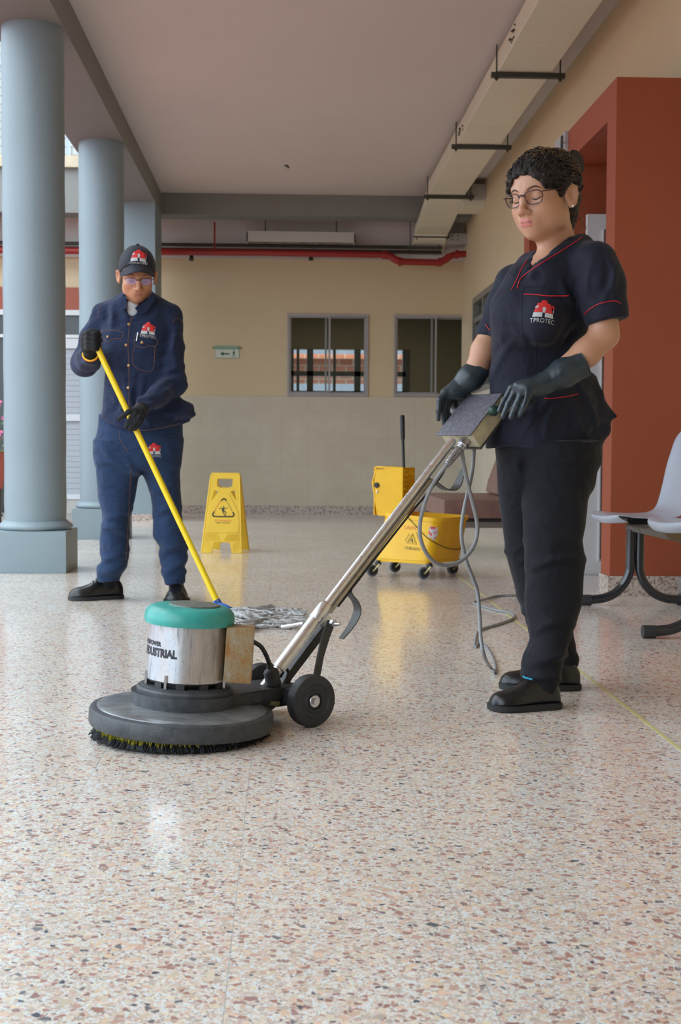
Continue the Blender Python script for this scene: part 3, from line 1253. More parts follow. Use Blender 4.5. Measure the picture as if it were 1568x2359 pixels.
mc = thing('floor_polisher', 'chrome and black rotary floor polisher with a teal motor cap and long handle', 'floor polisher', tuple(MO))
TILT = Matrix.Translation(MO+Vector((0.20, 0, 0))) @ Matrix.Rotation(math.radians(3.4), 4, Vector((0, 1, 0))) @ Matrix.Translation(-(MO+Vector((0.20, 0, 0))))
TILT = Matrix.Translation((0, 0, -0.020)) @ TILT
BTILT = Matrix.Translation(MO+Vector((0.20, 0, 0))) @ Matrix.Rotation(math.radians(0.9), 4, Vector((0, 1, 0))) @ Matrix.Translation(-(MO+Vector((0.20, 0, 0))))


def tl(bm):
    for v in bm.verts:
        v.co = TILT @ v.co
    return bm


# brush: black bristle ring and yellow-green bristle ring under the housing
NB1 = 90
bm = bmesh.new()
for layer, (r0, r1, z0, z1) in enumerate(((0.204, 0.220, 0.002, 0.012), (0.19, 0.210, 0.002, 0.012))):
    for k in range(420 if layer == 0 else 260):
        a = random.uniform(0, 2*PI)
        r = random.uniform(r0-0.004, r0+0.006)
        d = Vector((math.cos(a), math.sin(a), 0))
        sd_ = Vector((-d.y, d.x, 0))*0.0022
        p0 = MO+d*r+Z3*(z1+0.006)
        p1 = MO+d*(r+r1-r0+random.uniform(-0.004, 0.005))+Z3*(z0+random.uniform(-0.002, 0.006))+sd_*random.uniform(-2, 2)
        tube(bm, [p0, p1], [0.0026, 0.0018], 4)
lathe(bm, [(0.12, 0.0), (0.210, 0.0), (0.217, 0.005), (0.211, 0.013), (0.196, 0.018), (0.12, 0.018)], MO, 96, cap=False)
for v in bm.verts:
    v.co = BTILT @ v.co
o = finish('brush_tips', bm, M_pad, mc)
o['kind'] = 'stuff'
bm = bmesh.new()
for k in range(2600):
    a = random.uniform(0, 2*PI)
    kk = round(a/(2*PI)*64)*2*PI/64
    a = kk+(a-kk)*0.75
    r = random.uniform(0.196, 0.205)
    d = Vector((math.cos(a), math.sin(a), 0))
    p0 = TILT @ (MO+d*(r-0.006)+Z3*0.060)
    p1 = BTILT @ (MO+d*(r+random.uniform(0.0, 0.008))+Z3*0.012)
    tube(bm, [p0, p1], 0.0016, 3, caps=False)
o = finish('bristles', bm, M_bris, mc)
o['kind'] = 'stuff'
o['label'] = 'yellow-green bristles'
bm = bmesh.new()
lathe(bm, [(0.0, 0.044), (0.185, 0.044), (0.19, 0.062), (0.0, 0.062)], MO, 64, cap=False)
finish('brush_block', tl(bm), M_rub, mc, True, 40)

# housing skirt
bm = bmesh.new()
lathe(bm, [(0.222, 0.040), (0.231, 0.038), (0.2335, 0.044), (0.2335, 0.072), (0.230, 0.0785), (0.220, 0.0815), (0.212, 0.0815)], MO, 96, cap=False)
lathe(bm, [(0.222, 0.040), (0.222, 0.066), (0.0, 0.066)], MO, 96, cap=False)
bump_o = finish('bumper', tl(bm), M_cast, mc, True, 35)
bm = bmesh.new()
lathe(bm, [(0.2155, 0.080), (0.2145, 0.084), (0.206, 0.0865), (0.195, 0.0875), (0.12, 0.094), (0.0, 0.094)], MO, 96, cap=False)
b = NB('worn_deck_plate')
n1 = b.noise(16, 5, 0.7, vec=b.mapping((0.35, 1, 1)))
n2 = b.noise(150, 3, 0.6)
c0 = b.ramp(n1, [(0.35, rgb(150, 154, 156)), (0.6, rgb(118, 120, 122)), (0.75, rgb(70, 72, 76))])
c0 = b.mix(b.ramp(n2, [(0.6, 0.0), (0.75, 0.4)]), c0, rgb(60, 60, 60))
b.set(col=c0, rough=0.27, metal=0.35)
finish('brush_housing', tl(bm), b.m, mc, True, 35)

# gear plate with the arm that reaches back to the axle
plate = []
R0 = 0.132
for k in range(49):
    a = math.radians(38)+(2*PI-math.radians(76))*k/48
    plate.append((R0*math.cos(a), R0*math.sin(a)))
plate += [(0.20, -0.062), (0.335, -0.052), (0.345, -0.045), (0.345, 0.045), (0.335, 0.052), (0.20, 0.062)]
Mloc = basis(MO, U3, V3)
bm = bmesh.new()
prism(bm, plate, 0.090, 0.124, Mloc)
bmesh.ops.bevel(bm, geom=[e for e in bm.edges if abs(e.verts[0].co.z-e.verts[1].co.z) < 1e-5], offset=0.004, segments=2, affect='EDGES')
finish('gear_plate', tl(bm), M_cast, mc, True, 35)
bm = bmesh.new()
lathe(bm, [(0.0, 0.124), (0.122, 0.124), (0.1225, 0.132), (0.118, 0.137), (0.112, 0.138), (0.112, 0.140), (0.106, 0.142), (0.0, 0.142)], MO+U3*0.004, 72, cap=False)
finish('motor_flange', tl(bm), M_cast, mc, True, 35)
# vented neck
bm = bmesh.new()
for k in range(10):
    a0 = k*2*PI/10+0.15
    pts_ = []
    for q in range(5):
        a = a0+q*0.055
        pts_.append((0.099*math.cos(a), 0.099*math.sin(a)))
    for q in range(4, -1, -1):
        a = a0+q*0.055
        pts_.append((0.090*math.cos(a), 0.090*math.sin(a)))
    prism(bm, pts_, 0.140, 0.158, Matrix.Translation(MO+U3*0.004))
lathe(bm, [(0.075, 0.14), (0.075, 0.16)], MO+U3*0.004, 40)
lathe(bm, [(0.099, 0.1545), (0.099, 0.162), (0.07, 0.162), (0.07, 0.1545)], MO+U3*0.004, 60, cap=False)
finish('vent_ring', tl(bm), M_rub, mc, True, 40)
MC = MO+U3*0.006
bm = bmesh.new()
lathe(bm, [(0.100, 0.157), (0.1025, 0.158), (0.1025, 0.312), (0.098, 0.313), (0.0, 0.313)], MC, 96, cap=False)
motor = finish('motor_casing', tl(bm), M_motor, mc, True, 40)
for ang in (200, 245, 340):
    bm = bmesh.new()
    a = math.radians(ang)
    c = MC+Vector((math.cos(a)*0.1045, math.sin(a)*0.1045, 0))
    box(bm, c.x-0.003, c.x+0.003, c.y-0.003, c.y+0.003, 0.14, 0.176)
    finish('clip', tl(bm), M_bolt, mc)
bm = bmesh.new()
lathe(bm, [(0.103, 0.300), (0.1125, 0.298), (0.1145, 0.305), (0.1145, 0.313), (0.112, 0.326), (0.104, 0.336), (0.090, 0.342), (0.05, 0.345), (0.0, 0.346)], MC, 96, cap=False)
cap_o = finish('motor_cap', tl(bm), M_teal, mc, True, 60)
bm = bmesh.new()
lathe(bm, [(0.0, 0.3455), (0.058, 0.3452), (0.064, 0.3435), (0.064, 0.347), (0.058, 0.3482), (0.0, 0.3485)], MC+Vector((0.01, -0.005, 0)), 64, cap=False)
finish('badge', tl(bm), plain('worn_badge', (120, 128, 122), 0.4, 0.3, var=0.35, vs=60), cap_o, True, 40)

# lettering wrapped round the motor casing


def wrap_text(s, size, ang, z, sx=1.0, bold=0.0, mat=None, name='lettering', right=None):
    bmt = text_bm(s, size, Matrix.Identity(4), 0.0, 'RIGHT' if right is None else right, bold, sx)
    bmesh.ops.subdivide_edges(bmt, edges=[e for e in bmt.edges if e.calc_length() > 0.004], cuts=2)
    R = 0.1030
    for v in bmt.verts:
        a = ang + v.co.x/R
        v.co = Vector((MC.x+R*math.cos(a), MC.y+R*math.sin(a), z+v.co.y))
    finish(name, tl(bmt), mat or M_print, motor)


A0 = math.radians(270)
wrap_text('INDUSTRIAL', 0.0275, A0-math.radians(11), 0.228, 0.84, 0.0016)
wrap_text('SUPERPOWER', 0.0150, A0-math.radians(37), 0.2500, 0.9, 0.0008)
M_red_print = plain('red_print', (170, 50, 50), 0.5)

# rusty capacitor box on the motor's side
bm = bmesh.new()
cb = MO+Vector((0.1005+0.037, -0.03, 0))
box(bm, cb.x-0.036, cb.x+0.034, cb.y-0.028, cb.y+0.045, 0.160, 0.300, 0.006)
finish('capacitor_box', tl(bm), M_rust, mc, True, 40)

# axle, wheels
AX = MO+U3*0.331
AXL = 0.115
WR = 0.069
bm = bmesh.new()
tube(bm, [AX-V3*(AXL+0.024)+Z3*WR, AX+V3*(AXL+0.024)+Z3*WR], 0.009, 14)
finish('axle', bm, M_bolt, mc, True, 40)
bm = bmesh.new()
MWb = basis(AX+Z3*0.0, U3, V3)
prism(bm, [(-0.05, -0.088), (0.018, -0.088), (0.018, 0.088), (-0.05, 0.088)], WR-0.012, WR+0.03, MWb)
prism(bm, [(-0.14, -0.05), (0.01, -0.05), (0.01, 0.05), (-0.14, 0.05)], WR-0.02, WR+0.03, MWb)
finish('axle_bracket', bm, M_cast, mc, True, 40)
for sgn in (-1, 1):
    c = AX+V3*(sgn*AXL)+Z3*WR
    Mw = basis(c, U3, Z3) if sgn < 0 else basis(c, -U3, Z3)
    # local z of Mw points along the outer side of the wheel
    zaxis = (Mw.to_3x3() @ Vector((0, 0, 1)))
    if zaxis.dot(V3*sgn) < 0:
        Mw = basis(c, -U3 if sgn < 0 else U3, Z3)
    bm = bmesh.new()
    lathe(bm, [(0.012, -0.020), (0.060, -0.020), (WR-0.001, -0.016), (WR, -0.010), (WR, 0.010), (WR-0.0015, 0.015), (0.061, 0.0175), (0.046, 0.0175), (0.043, 0.014), (0.031, 0.0135), (0.029, 0.016), (0.024, 0.016), (0.022, 0.012), (0.01, 0.012)], (0, 0, 0), 64, Mw, cap=True)
    wh = finish('wheel', bm, M_rub, mc, True, 30)
    bm = bmesh.new()
    lathe(bm, [(0.0, 0.014), (0.0155, 0.014), (0.0165, 0.0155), (0.0155, 0.017), (0.0, 0.017)], (0, 0, 0), 32, Mw, cap=False)
    lathe(bm, [(0.0, 0.0245), (0.0045, 0.0235), (0.0055, 0.021), (0.0055, 0.017)], (0, 0, 0), 16, Mw, cap=False)
    finish('hub_cap', bm, M_bolt, wh, True, 40)

# handle tubes
def pl(px, py, t=0.0):
    return onplane(px, py, t)


h0 = pl(600, 1594); h1 = pl(641, 1541); h2 = pl(725, 1429); h3 = pl(748, 1399); h4 = pl(1043, 1014)
HD = (h4-h3).normalized()                 # direction of the handle
HN = HD.cross(V3).normalized()
if HN.z < 0:
    HN = -HN                              # up-facing normal of the handle
bm = bmesh.new()
tube(bm, [h0, h1+ (h2-h1)*0.1], 0.0145, 20)
finish('lower_tube', bm, M_chrome, mc, True, 50)
bm = bmesh.new()
tube(bm, [h1, h1+(h2-h1)*0.55, h2], 0.0185, 28)
finish('sleeve', bm, M_chrome, mc, True, 50)
bm = bmesh.new()
tube(bm, [h2-HD*0.0, h2+HD*0.002, h3-HD*0.0, h3+HD*0.012], [0.0195, 0.0205, 0.0205, 0.0165], 28)
MK = basis((h2+h3)/2, V3, HD)
if (MK.to_3x3() @ Z3).z < 0:
    MK = basis((h2+h3)/2, -V3, HD)
box(bm, -0.011, 0.011, -0.02, 0.014, -0.045, 0.0, 0.002, MK)
finish('clamp', bm, M_chrome, mc, True, 40)
bm = bmesh.new()
tube(bm, [h3, h3+(h4-h3)*0.5, h4], 0.0125, 24)
finish('upper_tube', bm, M_chrome, mc, True, 50)
bm = bmesh.new()
off = -HN*0.0195 - V3*0.004
tube(bm, [h3+off+HD*0.0, h3+(h4-h3)*0.78+off], 0.0072, 16)
finish('second_tube', bm, mat_chrome('dull_tube', (184, 178, 160), 0.35, 0.4), mc, True, 50)
bm = bmesh.new()
tube(bm, spline([h3+off*1.5+HD*0.03, h3+(h4-h3)*0.3+off*1.55, h3+(h4-h3)*0.6+off*1.7, h3+(h4-h3)*0.82+off*2.0, h3+(h4-h3)*0.93+off*1.2]), 0.0032, 8)
finish('thin_cable', bm, plain('thin_black_cable', (40, 40, 42), 0.5), mc, True, 50)

# pivot bolt and its lever, struts
pb = pl(752, 1438, -0.02)
bm = bmesh.new()
pe = pl(783, 1438, -0.075)
tube(bm, [pe, pb], 0.0048, 12)
tube(bm, [pe+V3*0.024, pe+V3*0.036], 0.011, 6)
finish('pivot_bolt', bm, M_bolt, mc, True, 40)
bm = bmesh.new()
pf = pl(650, 1444, 0.13)
tube(bm, [pl(700, 1436, 0.03), pf], 0.0055, 14)
finish('lever', bm, M_bolt, mc, True, 40)


def flat_bar(name, pts, w, th, mat, parent, side=V3):
    """flat strap along points; w across the second axis, th thick along side"""
    P = [Vector(p) for p in pts]
    bm = bmesh.new()
    rings = []
    for i, p in enumerate(P):
        d = (P[min(i+1, len(P)-1)]-P[max(i-1, 0)]).normalized()
        s = side.normalized()
        s = (s-d*s.dot(d)).normalized()
        n = d.cross(s).normalized()
        ww = w[i] if hasattr(w, '__len__') else w
        rings.append([bm.verts.new(p+s*a*th/2+n*c*ww/2) for a, c in ((-1, -1), (1, -1), (1, 1), (-1, 1))])
    for a, c in zip(rings, rings[1:]):
        for k in range(4):
            bm.faces.new((a[k], a[(k+1) % 4], c[(k+1) % 4], c[k]))
    bm.faces.new(list(reversed(rings[0])))
    bm.faces.new(rings[-1])
    return finish(name, bm, mat, parent, True, 40)


flat_bar('strut', [pl(762, 1432, -0.032), pl(750, 1465, -0.032), pl(738, 1510, -0.036), pl(727, 1568, -0.05), pl(722, 1610, -0.08)], [0.028, 0.026, 0.021, 0.021, 0.02], 0.006, M_strut, mc)
flat_bar('strut', [pl(744, 1445, 0.012), pl(705, 1496, 0.012), pl(660, 1556, 0.012), pl(640, 1590, 0.012)], [0.024, 0.024, 0.022, 0.02], 0.03, M_strut, mc)
bm = bmesh.new()
p = MP(0.27, -0.056, 0.11)
tube(bm, [pl(620, 1617, -0.053), pl(640, 1621, -0.053)], 0.0085, 12)
finish('plug_pin', bm, plain('dirty_brass', (136, 128, 88), 0.5), mc, True, 40)

# black motor lead and its connector
bm = bmesh.new()
tube(bm, spline([pl(578, 1475, -0.05), pl(600, 1489, -0.05), pl(613, 1510, -0.045), pl(621, 1532, -0.04)], 8), 0.0060, 12)
finish('motor_lead', bm, M_rub, mc, True, 50)
bm = bmesh.new()
a_ = pl(620, 1527, -0.038); c_ = pl(634, 1598, -0.038)
dd = (c_-a_)
fr = [0, .06, .1, .17, .24, .30, .62, .64, .68, .70, .80, .82, .95, 1]
rr_ = [.006, .0085, .0085, .010, .018, .0205, .0205, .0215, .0215, .0195, .0195, .0205, .018, .010]
tube(bm, [a_+dd*f for f in fr], rr_, 24)
finish('connector', bm, M_rub, mc, True, 35)
bm = bmesh.new()
tube(bm, spline([pl(632, 1600, -0.03), pl(652, 1577, -0.01), pl(664, 1552, -0.005), pl(657, 1541, 0.0), pl(645, 1560, 0.0)], 8), 0.0042, 10)
finish('return_lead', bm, M_rub, mc, True, 50)

# cord hooks: flat S-shaped straps
flat_bar('cord_hook', spline([pl(822, 1334, -0.012), pl(806, 1352, -0.02), pl(803, 1366, -0.02), pl(818, 1384, -0.02), pl(824, 1404, -0.02), pl(816, 1428, -0.02), pl(801, 1450, -0.02), pl(788, 1470, -0.02)], 6),
         None or [0.010]*(7*6+1), 0.004, M_strut, mc)if False else None


def strap(name, pts, w, th, mat, parent):
    """strap bent in the handle plane: thin in the plane, wide across it"""
    P = spline(pts, 6)
    n = len(P)
    bm = bmesh.new()
    rings = []
    for i, p in enumerate(P):
        d = (P[min(i+1, n-1)]-P[max(i-1, 0)]).normalized()
        s = V3
        nn = d.cross(s).normalized()
        t_ = i/(n-1)
        ww = w[0]+(w[1]-w[0])*min(1, t_*1.5) if t_ < 0.66 else w[1]+(w[2]-w[1])*(t_-0.66)/0.34
        rings.append([bm.verts.new(p+s*a*ww/2+nn*c*th/2) for a, c in ((-1, -1), (1, -1), (1, 1), (-1, 1))])
    for a, c in zip(rings, rings[1:]):
        for k in range(4):
            bm.faces.new((a[k], a[(k+1) % 4], c[(k+1) % 4], c[k]))
    bm.faces.new(list(reversed(rings[0])))
    bm.faces.new(rings[-1])
    return finish(name, bm, mat, parent, True, 40)


strap('cord_hook', [pl(824, 1333), pl(805, 1356), pl(806, 1370), pl(818, 1386), pl(823, 1406), pl(815, 1430), pl(801, 1452), pl(786, 1471)], (0.022, 0.034, 0.02), 0.003, M_strut, mc)
strap('cord_hook', [pl(985, 1102), pl(1004, 1113), pl(1022, 1126), pl(1040, 1129), pl(1052, 1119), pl(1060, 1100), pl(1068, 1079)], (0.02, 0.034, 0.02), 0.003, M_strut, mc)

# control box
BB = pl(1043, 1001)           # middle of the plate's lower edge
LEN = 0.178; WID = 0.15
M_box = plain('dirty_cream_metal', (188, 180, 152), 0.45, 0.2, var=0.14, vs=30, bump=0.05)
b = NB('brushed_dark_plate')
n1 = b.noise(120, 4, 0.6, vec=b.mapping((1, 1, 0.2)))
b.set(col=b.ramp(n1, [(0.35, rgb(84, 84, 92)), (0.65, rgb(112, 110, 118))]), rough=0.55, metal=0.2)
b.bump(n1, 0.25, 0.001)
M_plate = b.m
MB = basis(BB, V3, HD)
if (MB.to_3x3() @ Vector((0, 0, 1))).z < 0:
    MB = basis(BB, -V3, HD)
SG = 1 if (MB.to_3x3() @ Vector((1, 0, 0))).dot(V3) > 0 else -1
bm = bmesh.new()
box(bm, -WID/2+0.012, WID/2-0.004, 0.006, LEN, -0.058, -0.004, 0.003, MB)
cbx = finish('control_box', bm, M_box, mc, True, 40)
bm = bmesh.new()
box(bm, -WID/2, WID/2, -0.002, LEN, -0.004, 0.0, 0.0015, MB)
finish('cover_plate', bm, M_plate, cbx, True, 40)
bm = bmesh.new()
box(bm, -WID/2+0.006, WID/2-0.002, 0.002, LEN+0.01, -0.064, -0.058, 0.0015, MB)
finish('base_plate', bm, M_strut, cbx, True, 40)
near = -SG
bm = bmesh.new()
xg = near*0.030
lathe(bm, [(0.0, 0), (0.017, 0.0), (0.017, 0.020), (0.012, 0.024), (0.0, 0.024)], (0, 0, 0), 6, MB @ Matrix.Translation((xg, 0.004, -0.03)) @ Matrix.Rotation(PI/2, 4, 'X'), cap=False)
finish('cable_gland', bm, M_bolt, cbx, True, 25)
bm = bmesh.new()
pts_ = []
g0 = MB @ Vector((xg, -0.018, -0.03)); g1 = pl(1028, 1072, (g0-MO).dot(V3)-0.01)
gd = g1-g0
sx_, ux_, dx_ = frame_of(gd)
for k in range(16*14):
    a = k*2*PI/14
    f = k/(16*14)
    pts_.append(g0+gd*f+sx_*math.cos(a)*(0.0125-0.004*f)+ux_*math.sin(a)*(0.0125-0.004*f))
tube(bm, pts_, 0.0018, 6)
finish('spring', bm, M_bolt, cbx, True, 60)
# grip bars either side
M_grip = plain('grey_painted_grip', (150, 150, 150), 0.35, 0.3)
for sgn in (-1, 1):
    bm = bmesh.new()
    x0_ = sgn*(WID/2-0.01)
    far_ = sgn*SG > 0
    loop = [(x0_, 0.09, -0.028), (x0_+sgn*0.05, 0.092, -0.028), (x0_+sgn*0.10, 0.10, -0.028), (x0_+sgn*0.122, 0.125, -0.028), (x0_+sgn*0.11, 0.155, -0.028), (x0_+sgn*0.05, 0.17, -0.028), (x0_, 0.172, -0.028)]
    if not far_:
        loop = [(x0_, 0.140, -0.030), (x0_+sgn*0.03, 0.140, -0.030), (x0_+sgn*0.06, 0.142, -0.032), (x0_+sgn*0.10, 0.145, -0.034)]
    if far_:
        loop = [(x0_, 0.108, -0.02), (x0_+sgn*0.022, 0.112, -0.012), (x0_+sgn*0.042, 0.125, -0.006), (x0_+sgn*0.050, 0.145, -0.004), (x0_+sgn*0.036, 0.170, -0.006), (x0_, 0.178, -0.010)]
    tube(bm, spline([MB @ Vector(p) for p in loop], 8), 0.0115, 16)
    finish('grip_bar', bm, M_grip if far_ else M_strut, mc, True, 60)
bm = bmesh.new()
c = pl(1136, 946, (MB @ Vector((near*WID/2, 0.1, -0.03))-MO).dot(V3)-0.012)
bmesh.ops.create_uvsphere(bm, u_segments=20, v_segments=12, radius=0.0165, matrix=Matrix.Translation(c))
finish('switch_knob', bm, plain('dark_green_rubber', (26, 60, 54), 0.4), cbx, True)
MACH_B = MB

# ---- power cable
TC = -0.035


def cb_(px, py, t=TC):
    return onplane(px, py, t)


M_cable = plain('grey_cable_sheath', (140, 142, 144), 0.42, var=0.05, vs=15)
loop = [cb_(1062, 1028, -0.03), cb_(1067, 1066, -0.03), cb_(1076, 1110, -0.03), cb_(1088, 1157, -0.03), cb_(1097, 1195, -0.03), cb_(1099, 1226, -0.03), cb_(1090, 1259, -0.03), cb_(1067, 1288, -0.03), cb_(1037, 1302, -0.03), cb_(1004, 1297, -0.03),
        cb_(979, 1270, -0.03), cb_(967, 1232, -0.03), cb_(970, 1188, -0.03), cb_(985, 1140, -0.03), cb_(1004, 1104, -0.03), tuple(g1), tuple(g0+gd*0.3)]
t = thing('power_cable', 'grey power cable looped from the polisher handle and trailing on the floor', 'cable', tuple(gnd(1140, 1548)))
bm = bmesh.new()
tube(bm, spline(loop, 8), 0.0060, 12)
finish('cable_loop', bm, M_cable, t, True, 60)
hang = [cb_(1092, 1030, 0.0), cb_(1088, 1080, 0.0), cb_(1081, 1118, 0.0), cb_(1070, 1165, 0.0), cb_(1063, 1210, 0.0), cb_(1064, 1250, 0.0), cb_(1074, 1293, 0.0), cb_(1088, 1330, 0.0), cb_(1099, 1362, -0.0), cb_(1104, 1412, -0.01), cb_(1107, 1470, -0.03),
        cb_(1115, 1512, -0.05), gnd(1128, 1536, 0.02), gnd(1141, 1549, 0.006), gnd(1137, 1522, 0.006), gnd(1121, 1492, 0.006), gnd(1104, 1481, 0.006), gnd(1094, 1490, 0.006), gnd(1094, 1480, 0.008), gnd(1100, 1456, 0.006), gnd(1116, 1447, 0.006), gnd(1148, 1438, 0.006), gnd(1178, 1427, 0.006), gnd(1184, 1419, 0.006),
        gnd(1172, 1411, 0.006), gnd(1140, 1405, 0.006), gnd(1112, 1397, 0.006), gnd(1094, 1391, 0.006), gnd(1092, 1387, 0.008), gnd(1112, 1382, 0.010), gnd(1145, 1373, 0.006), gnd(1190, 1371, 0.006), gnd(1260, 1366, 0.006), gnd(1300, 1364, 0.006), gnd(1340, 1366, 0.006)]
bm = bmesh.new()
tube(bm, spline(hang, 6), 0.0058, 12)
finish('cable_tail', bm, M_cable, t, True, 60)

# ================================================================ implicit modelling (people, gloves, shoes, clothes)
def smin(a, b, k):
    h = np.maximum(k-np.abs(a-b), 0.0)/k
    return np.minimum(a, b)-h*h*k*0.25


def smax(a, b, k):
    return -smin(-a, -b, k)


def A3(p):
    return np.array([p[0], p[1], p[2]], dtype=np.float32)


def s_ell(P, c, r, R=None):
    q = P-A3(c)
    if R is not None:
        q = q @ np.asarray(R, dtype=np.float32)      # columns of R are the ellipsoid's axes
    r = A3(r)
    k0 = np.sqrt(((q/r)**2).sum(1))
    k1 = np.sqrt(((q/(r*r))**2).sum(1))+1e-9
    return k0*(k0-1.0)/k1


def s_cap(P, a, b, ra, rb=None):
    if rb is None:
        rb = ra
    a = A3(a); b = A3(b)
    ab = b-a
    L = float((ab*ab).sum())+1e-12
    t = np.clip(((P-a)@ab)/L, 0, 1)
    d = np.sqrt(((P-a-t[:, None]*ab)**2).sum(1))
    return d-(ra+(rb-ra)*t)


def s_chain(P, pts, rs, k=0.01):
    d = None
    for i in range(len(pts)-1):
        e = s_cap(P, pts[i], pts[i+1], rs[i], rs[i+1])
        d = e if d is None else smin(d, e, k)
    return d


def s_box(P, M, h, r=0.0):
    """rounded box; M places its local frame"""
    Mi = np.array(M.inverted(), dtype=np.float32)
    q = P@Mi[:3, :3].T+Mi[:3, 3]
    q = np.abs(q)-(A3(h)-r)
    return np.sqrt((np.maximum(q, 0)**2).sum(1))+np.minimum(q.max(1), 0)-r


def s_plane(P, p, n):
    n = A3(n); n = n/np.linalg.norm(n)
    return (P-A3(p))@n


def s_loft(P, rows, k=2.0):
    """rows of (z, cx, cy, rx, ry), any order; elliptical slices blended smoothly over height"""
    rows = sorted(rows)
    T = np.array(rows, dtype=np.float32)
    z = T[:, 0]
    # fine resample with smoothing
    zz = np.linspace(z[0], z[-1], 120).astype(np.float32)
    cols = [np.interp(zz, z, T[:, i]) for i in range(1, 5)]
    ker = np.array([1, 3, 5, 3, 1])/13.0
    cols = [np.convolve(np.pad(c, 2, mode='edge'), ker, 'valid') for c in cols]
    pz_ = P[:, 2]
    c = [np.interp(pz_, zz, q).astype(np.float32) for q in cols]
    dx = P[:, 0]-c[0]; dy = P[:, 1]-c[1]
    e = np.sqrt((dx/c[2])**2+(dy/c[3])**2)
    g = np.sqrt((dx/(c[2]**2))**2+(dy/(c[3]**2))**2)+1e-6
    d = e*(e-1)/g
    d = np.maximum(d, z[0]-pz_)
    d = np.maximum(d, pz_-z[-1])
    return d


_nz = np.random.default_rng(3)
ND = _nz.normal(size=(24, 3)); ND /= np.linalg.norm(ND, axis=1)[:, None]
NPH = _nz.uniform(0, 6.28, 24)


def folds(P, scale, seed=0, aniso=(1, 1, 1), n=6):
    """soft cloth-like ridges, roughly -1..1"""
    Q = P*(A3(aniso)*scale)
    out = np.zeros(len(P), dtype=np.float32)
    for i in range(n):
        k = (i+seed*5) % 24
        j = (i*3+seed+1) % 24
        w_ = 0.9*np.sin(Q@ND[j].astype(np.float32)*0.8+NPH[j])
        s_ = np.sin(Q@ND[k].astype(np.float32)*(1+0.35*i)+NPH[k]+w_*1.6)
        out += (1-2*np.abs(s_))/(1+0.4*i)
    return out/n*1.6


def creases(P, lines, D, w_, amp):
    """raised folds of cloth along pixel lines on the side that faces -y"""
    out = np.zeros(len(P), dtype=np.float32)
    for i, (x0, y0, x1, y1) in enumerate(lines):
        a = at(x0, y0, D); c = at(x1, y1, D)
        ax_, az_ = a.x, a.z
        dx, dz = c.x-a.x, c.z-a.z
        L2 = dx*dx+dz*dz
        t = ((P[:, 0]-ax_)*dx+(P[:, 2]-az_)*dz)/L2
        tc_ = np.clip(t, 0, 1)
        bow = 0.12*math.sqrt(L2)*np.sin(tc_*PI)*(1 if i % 2 else -1)
        nx_, nz_ = -dz/math.sqrt(L2), dx/math.sqrt(L2)
        qx = P[:, 0]-(ax_+tc_*dx+bow*nx_); qz = P[:, 2]-(az_+tc_*dz+bow*nz_)
        r2 = qx*qx+qz*qz
        side = qx*nx_+qz*nz_
        k = np.sin(np.clip(tc_, 0.0, 1.0)*PI*0.8+0.3)
        out += (amp*k*np.exp(-r2/(w_*w_))-0.55*amp*k*np.exp(-((side+w_*1.5)**2+np.clip(r2-side*side, 0, None))/(w_*w_))).astype(np.float32)
    return out


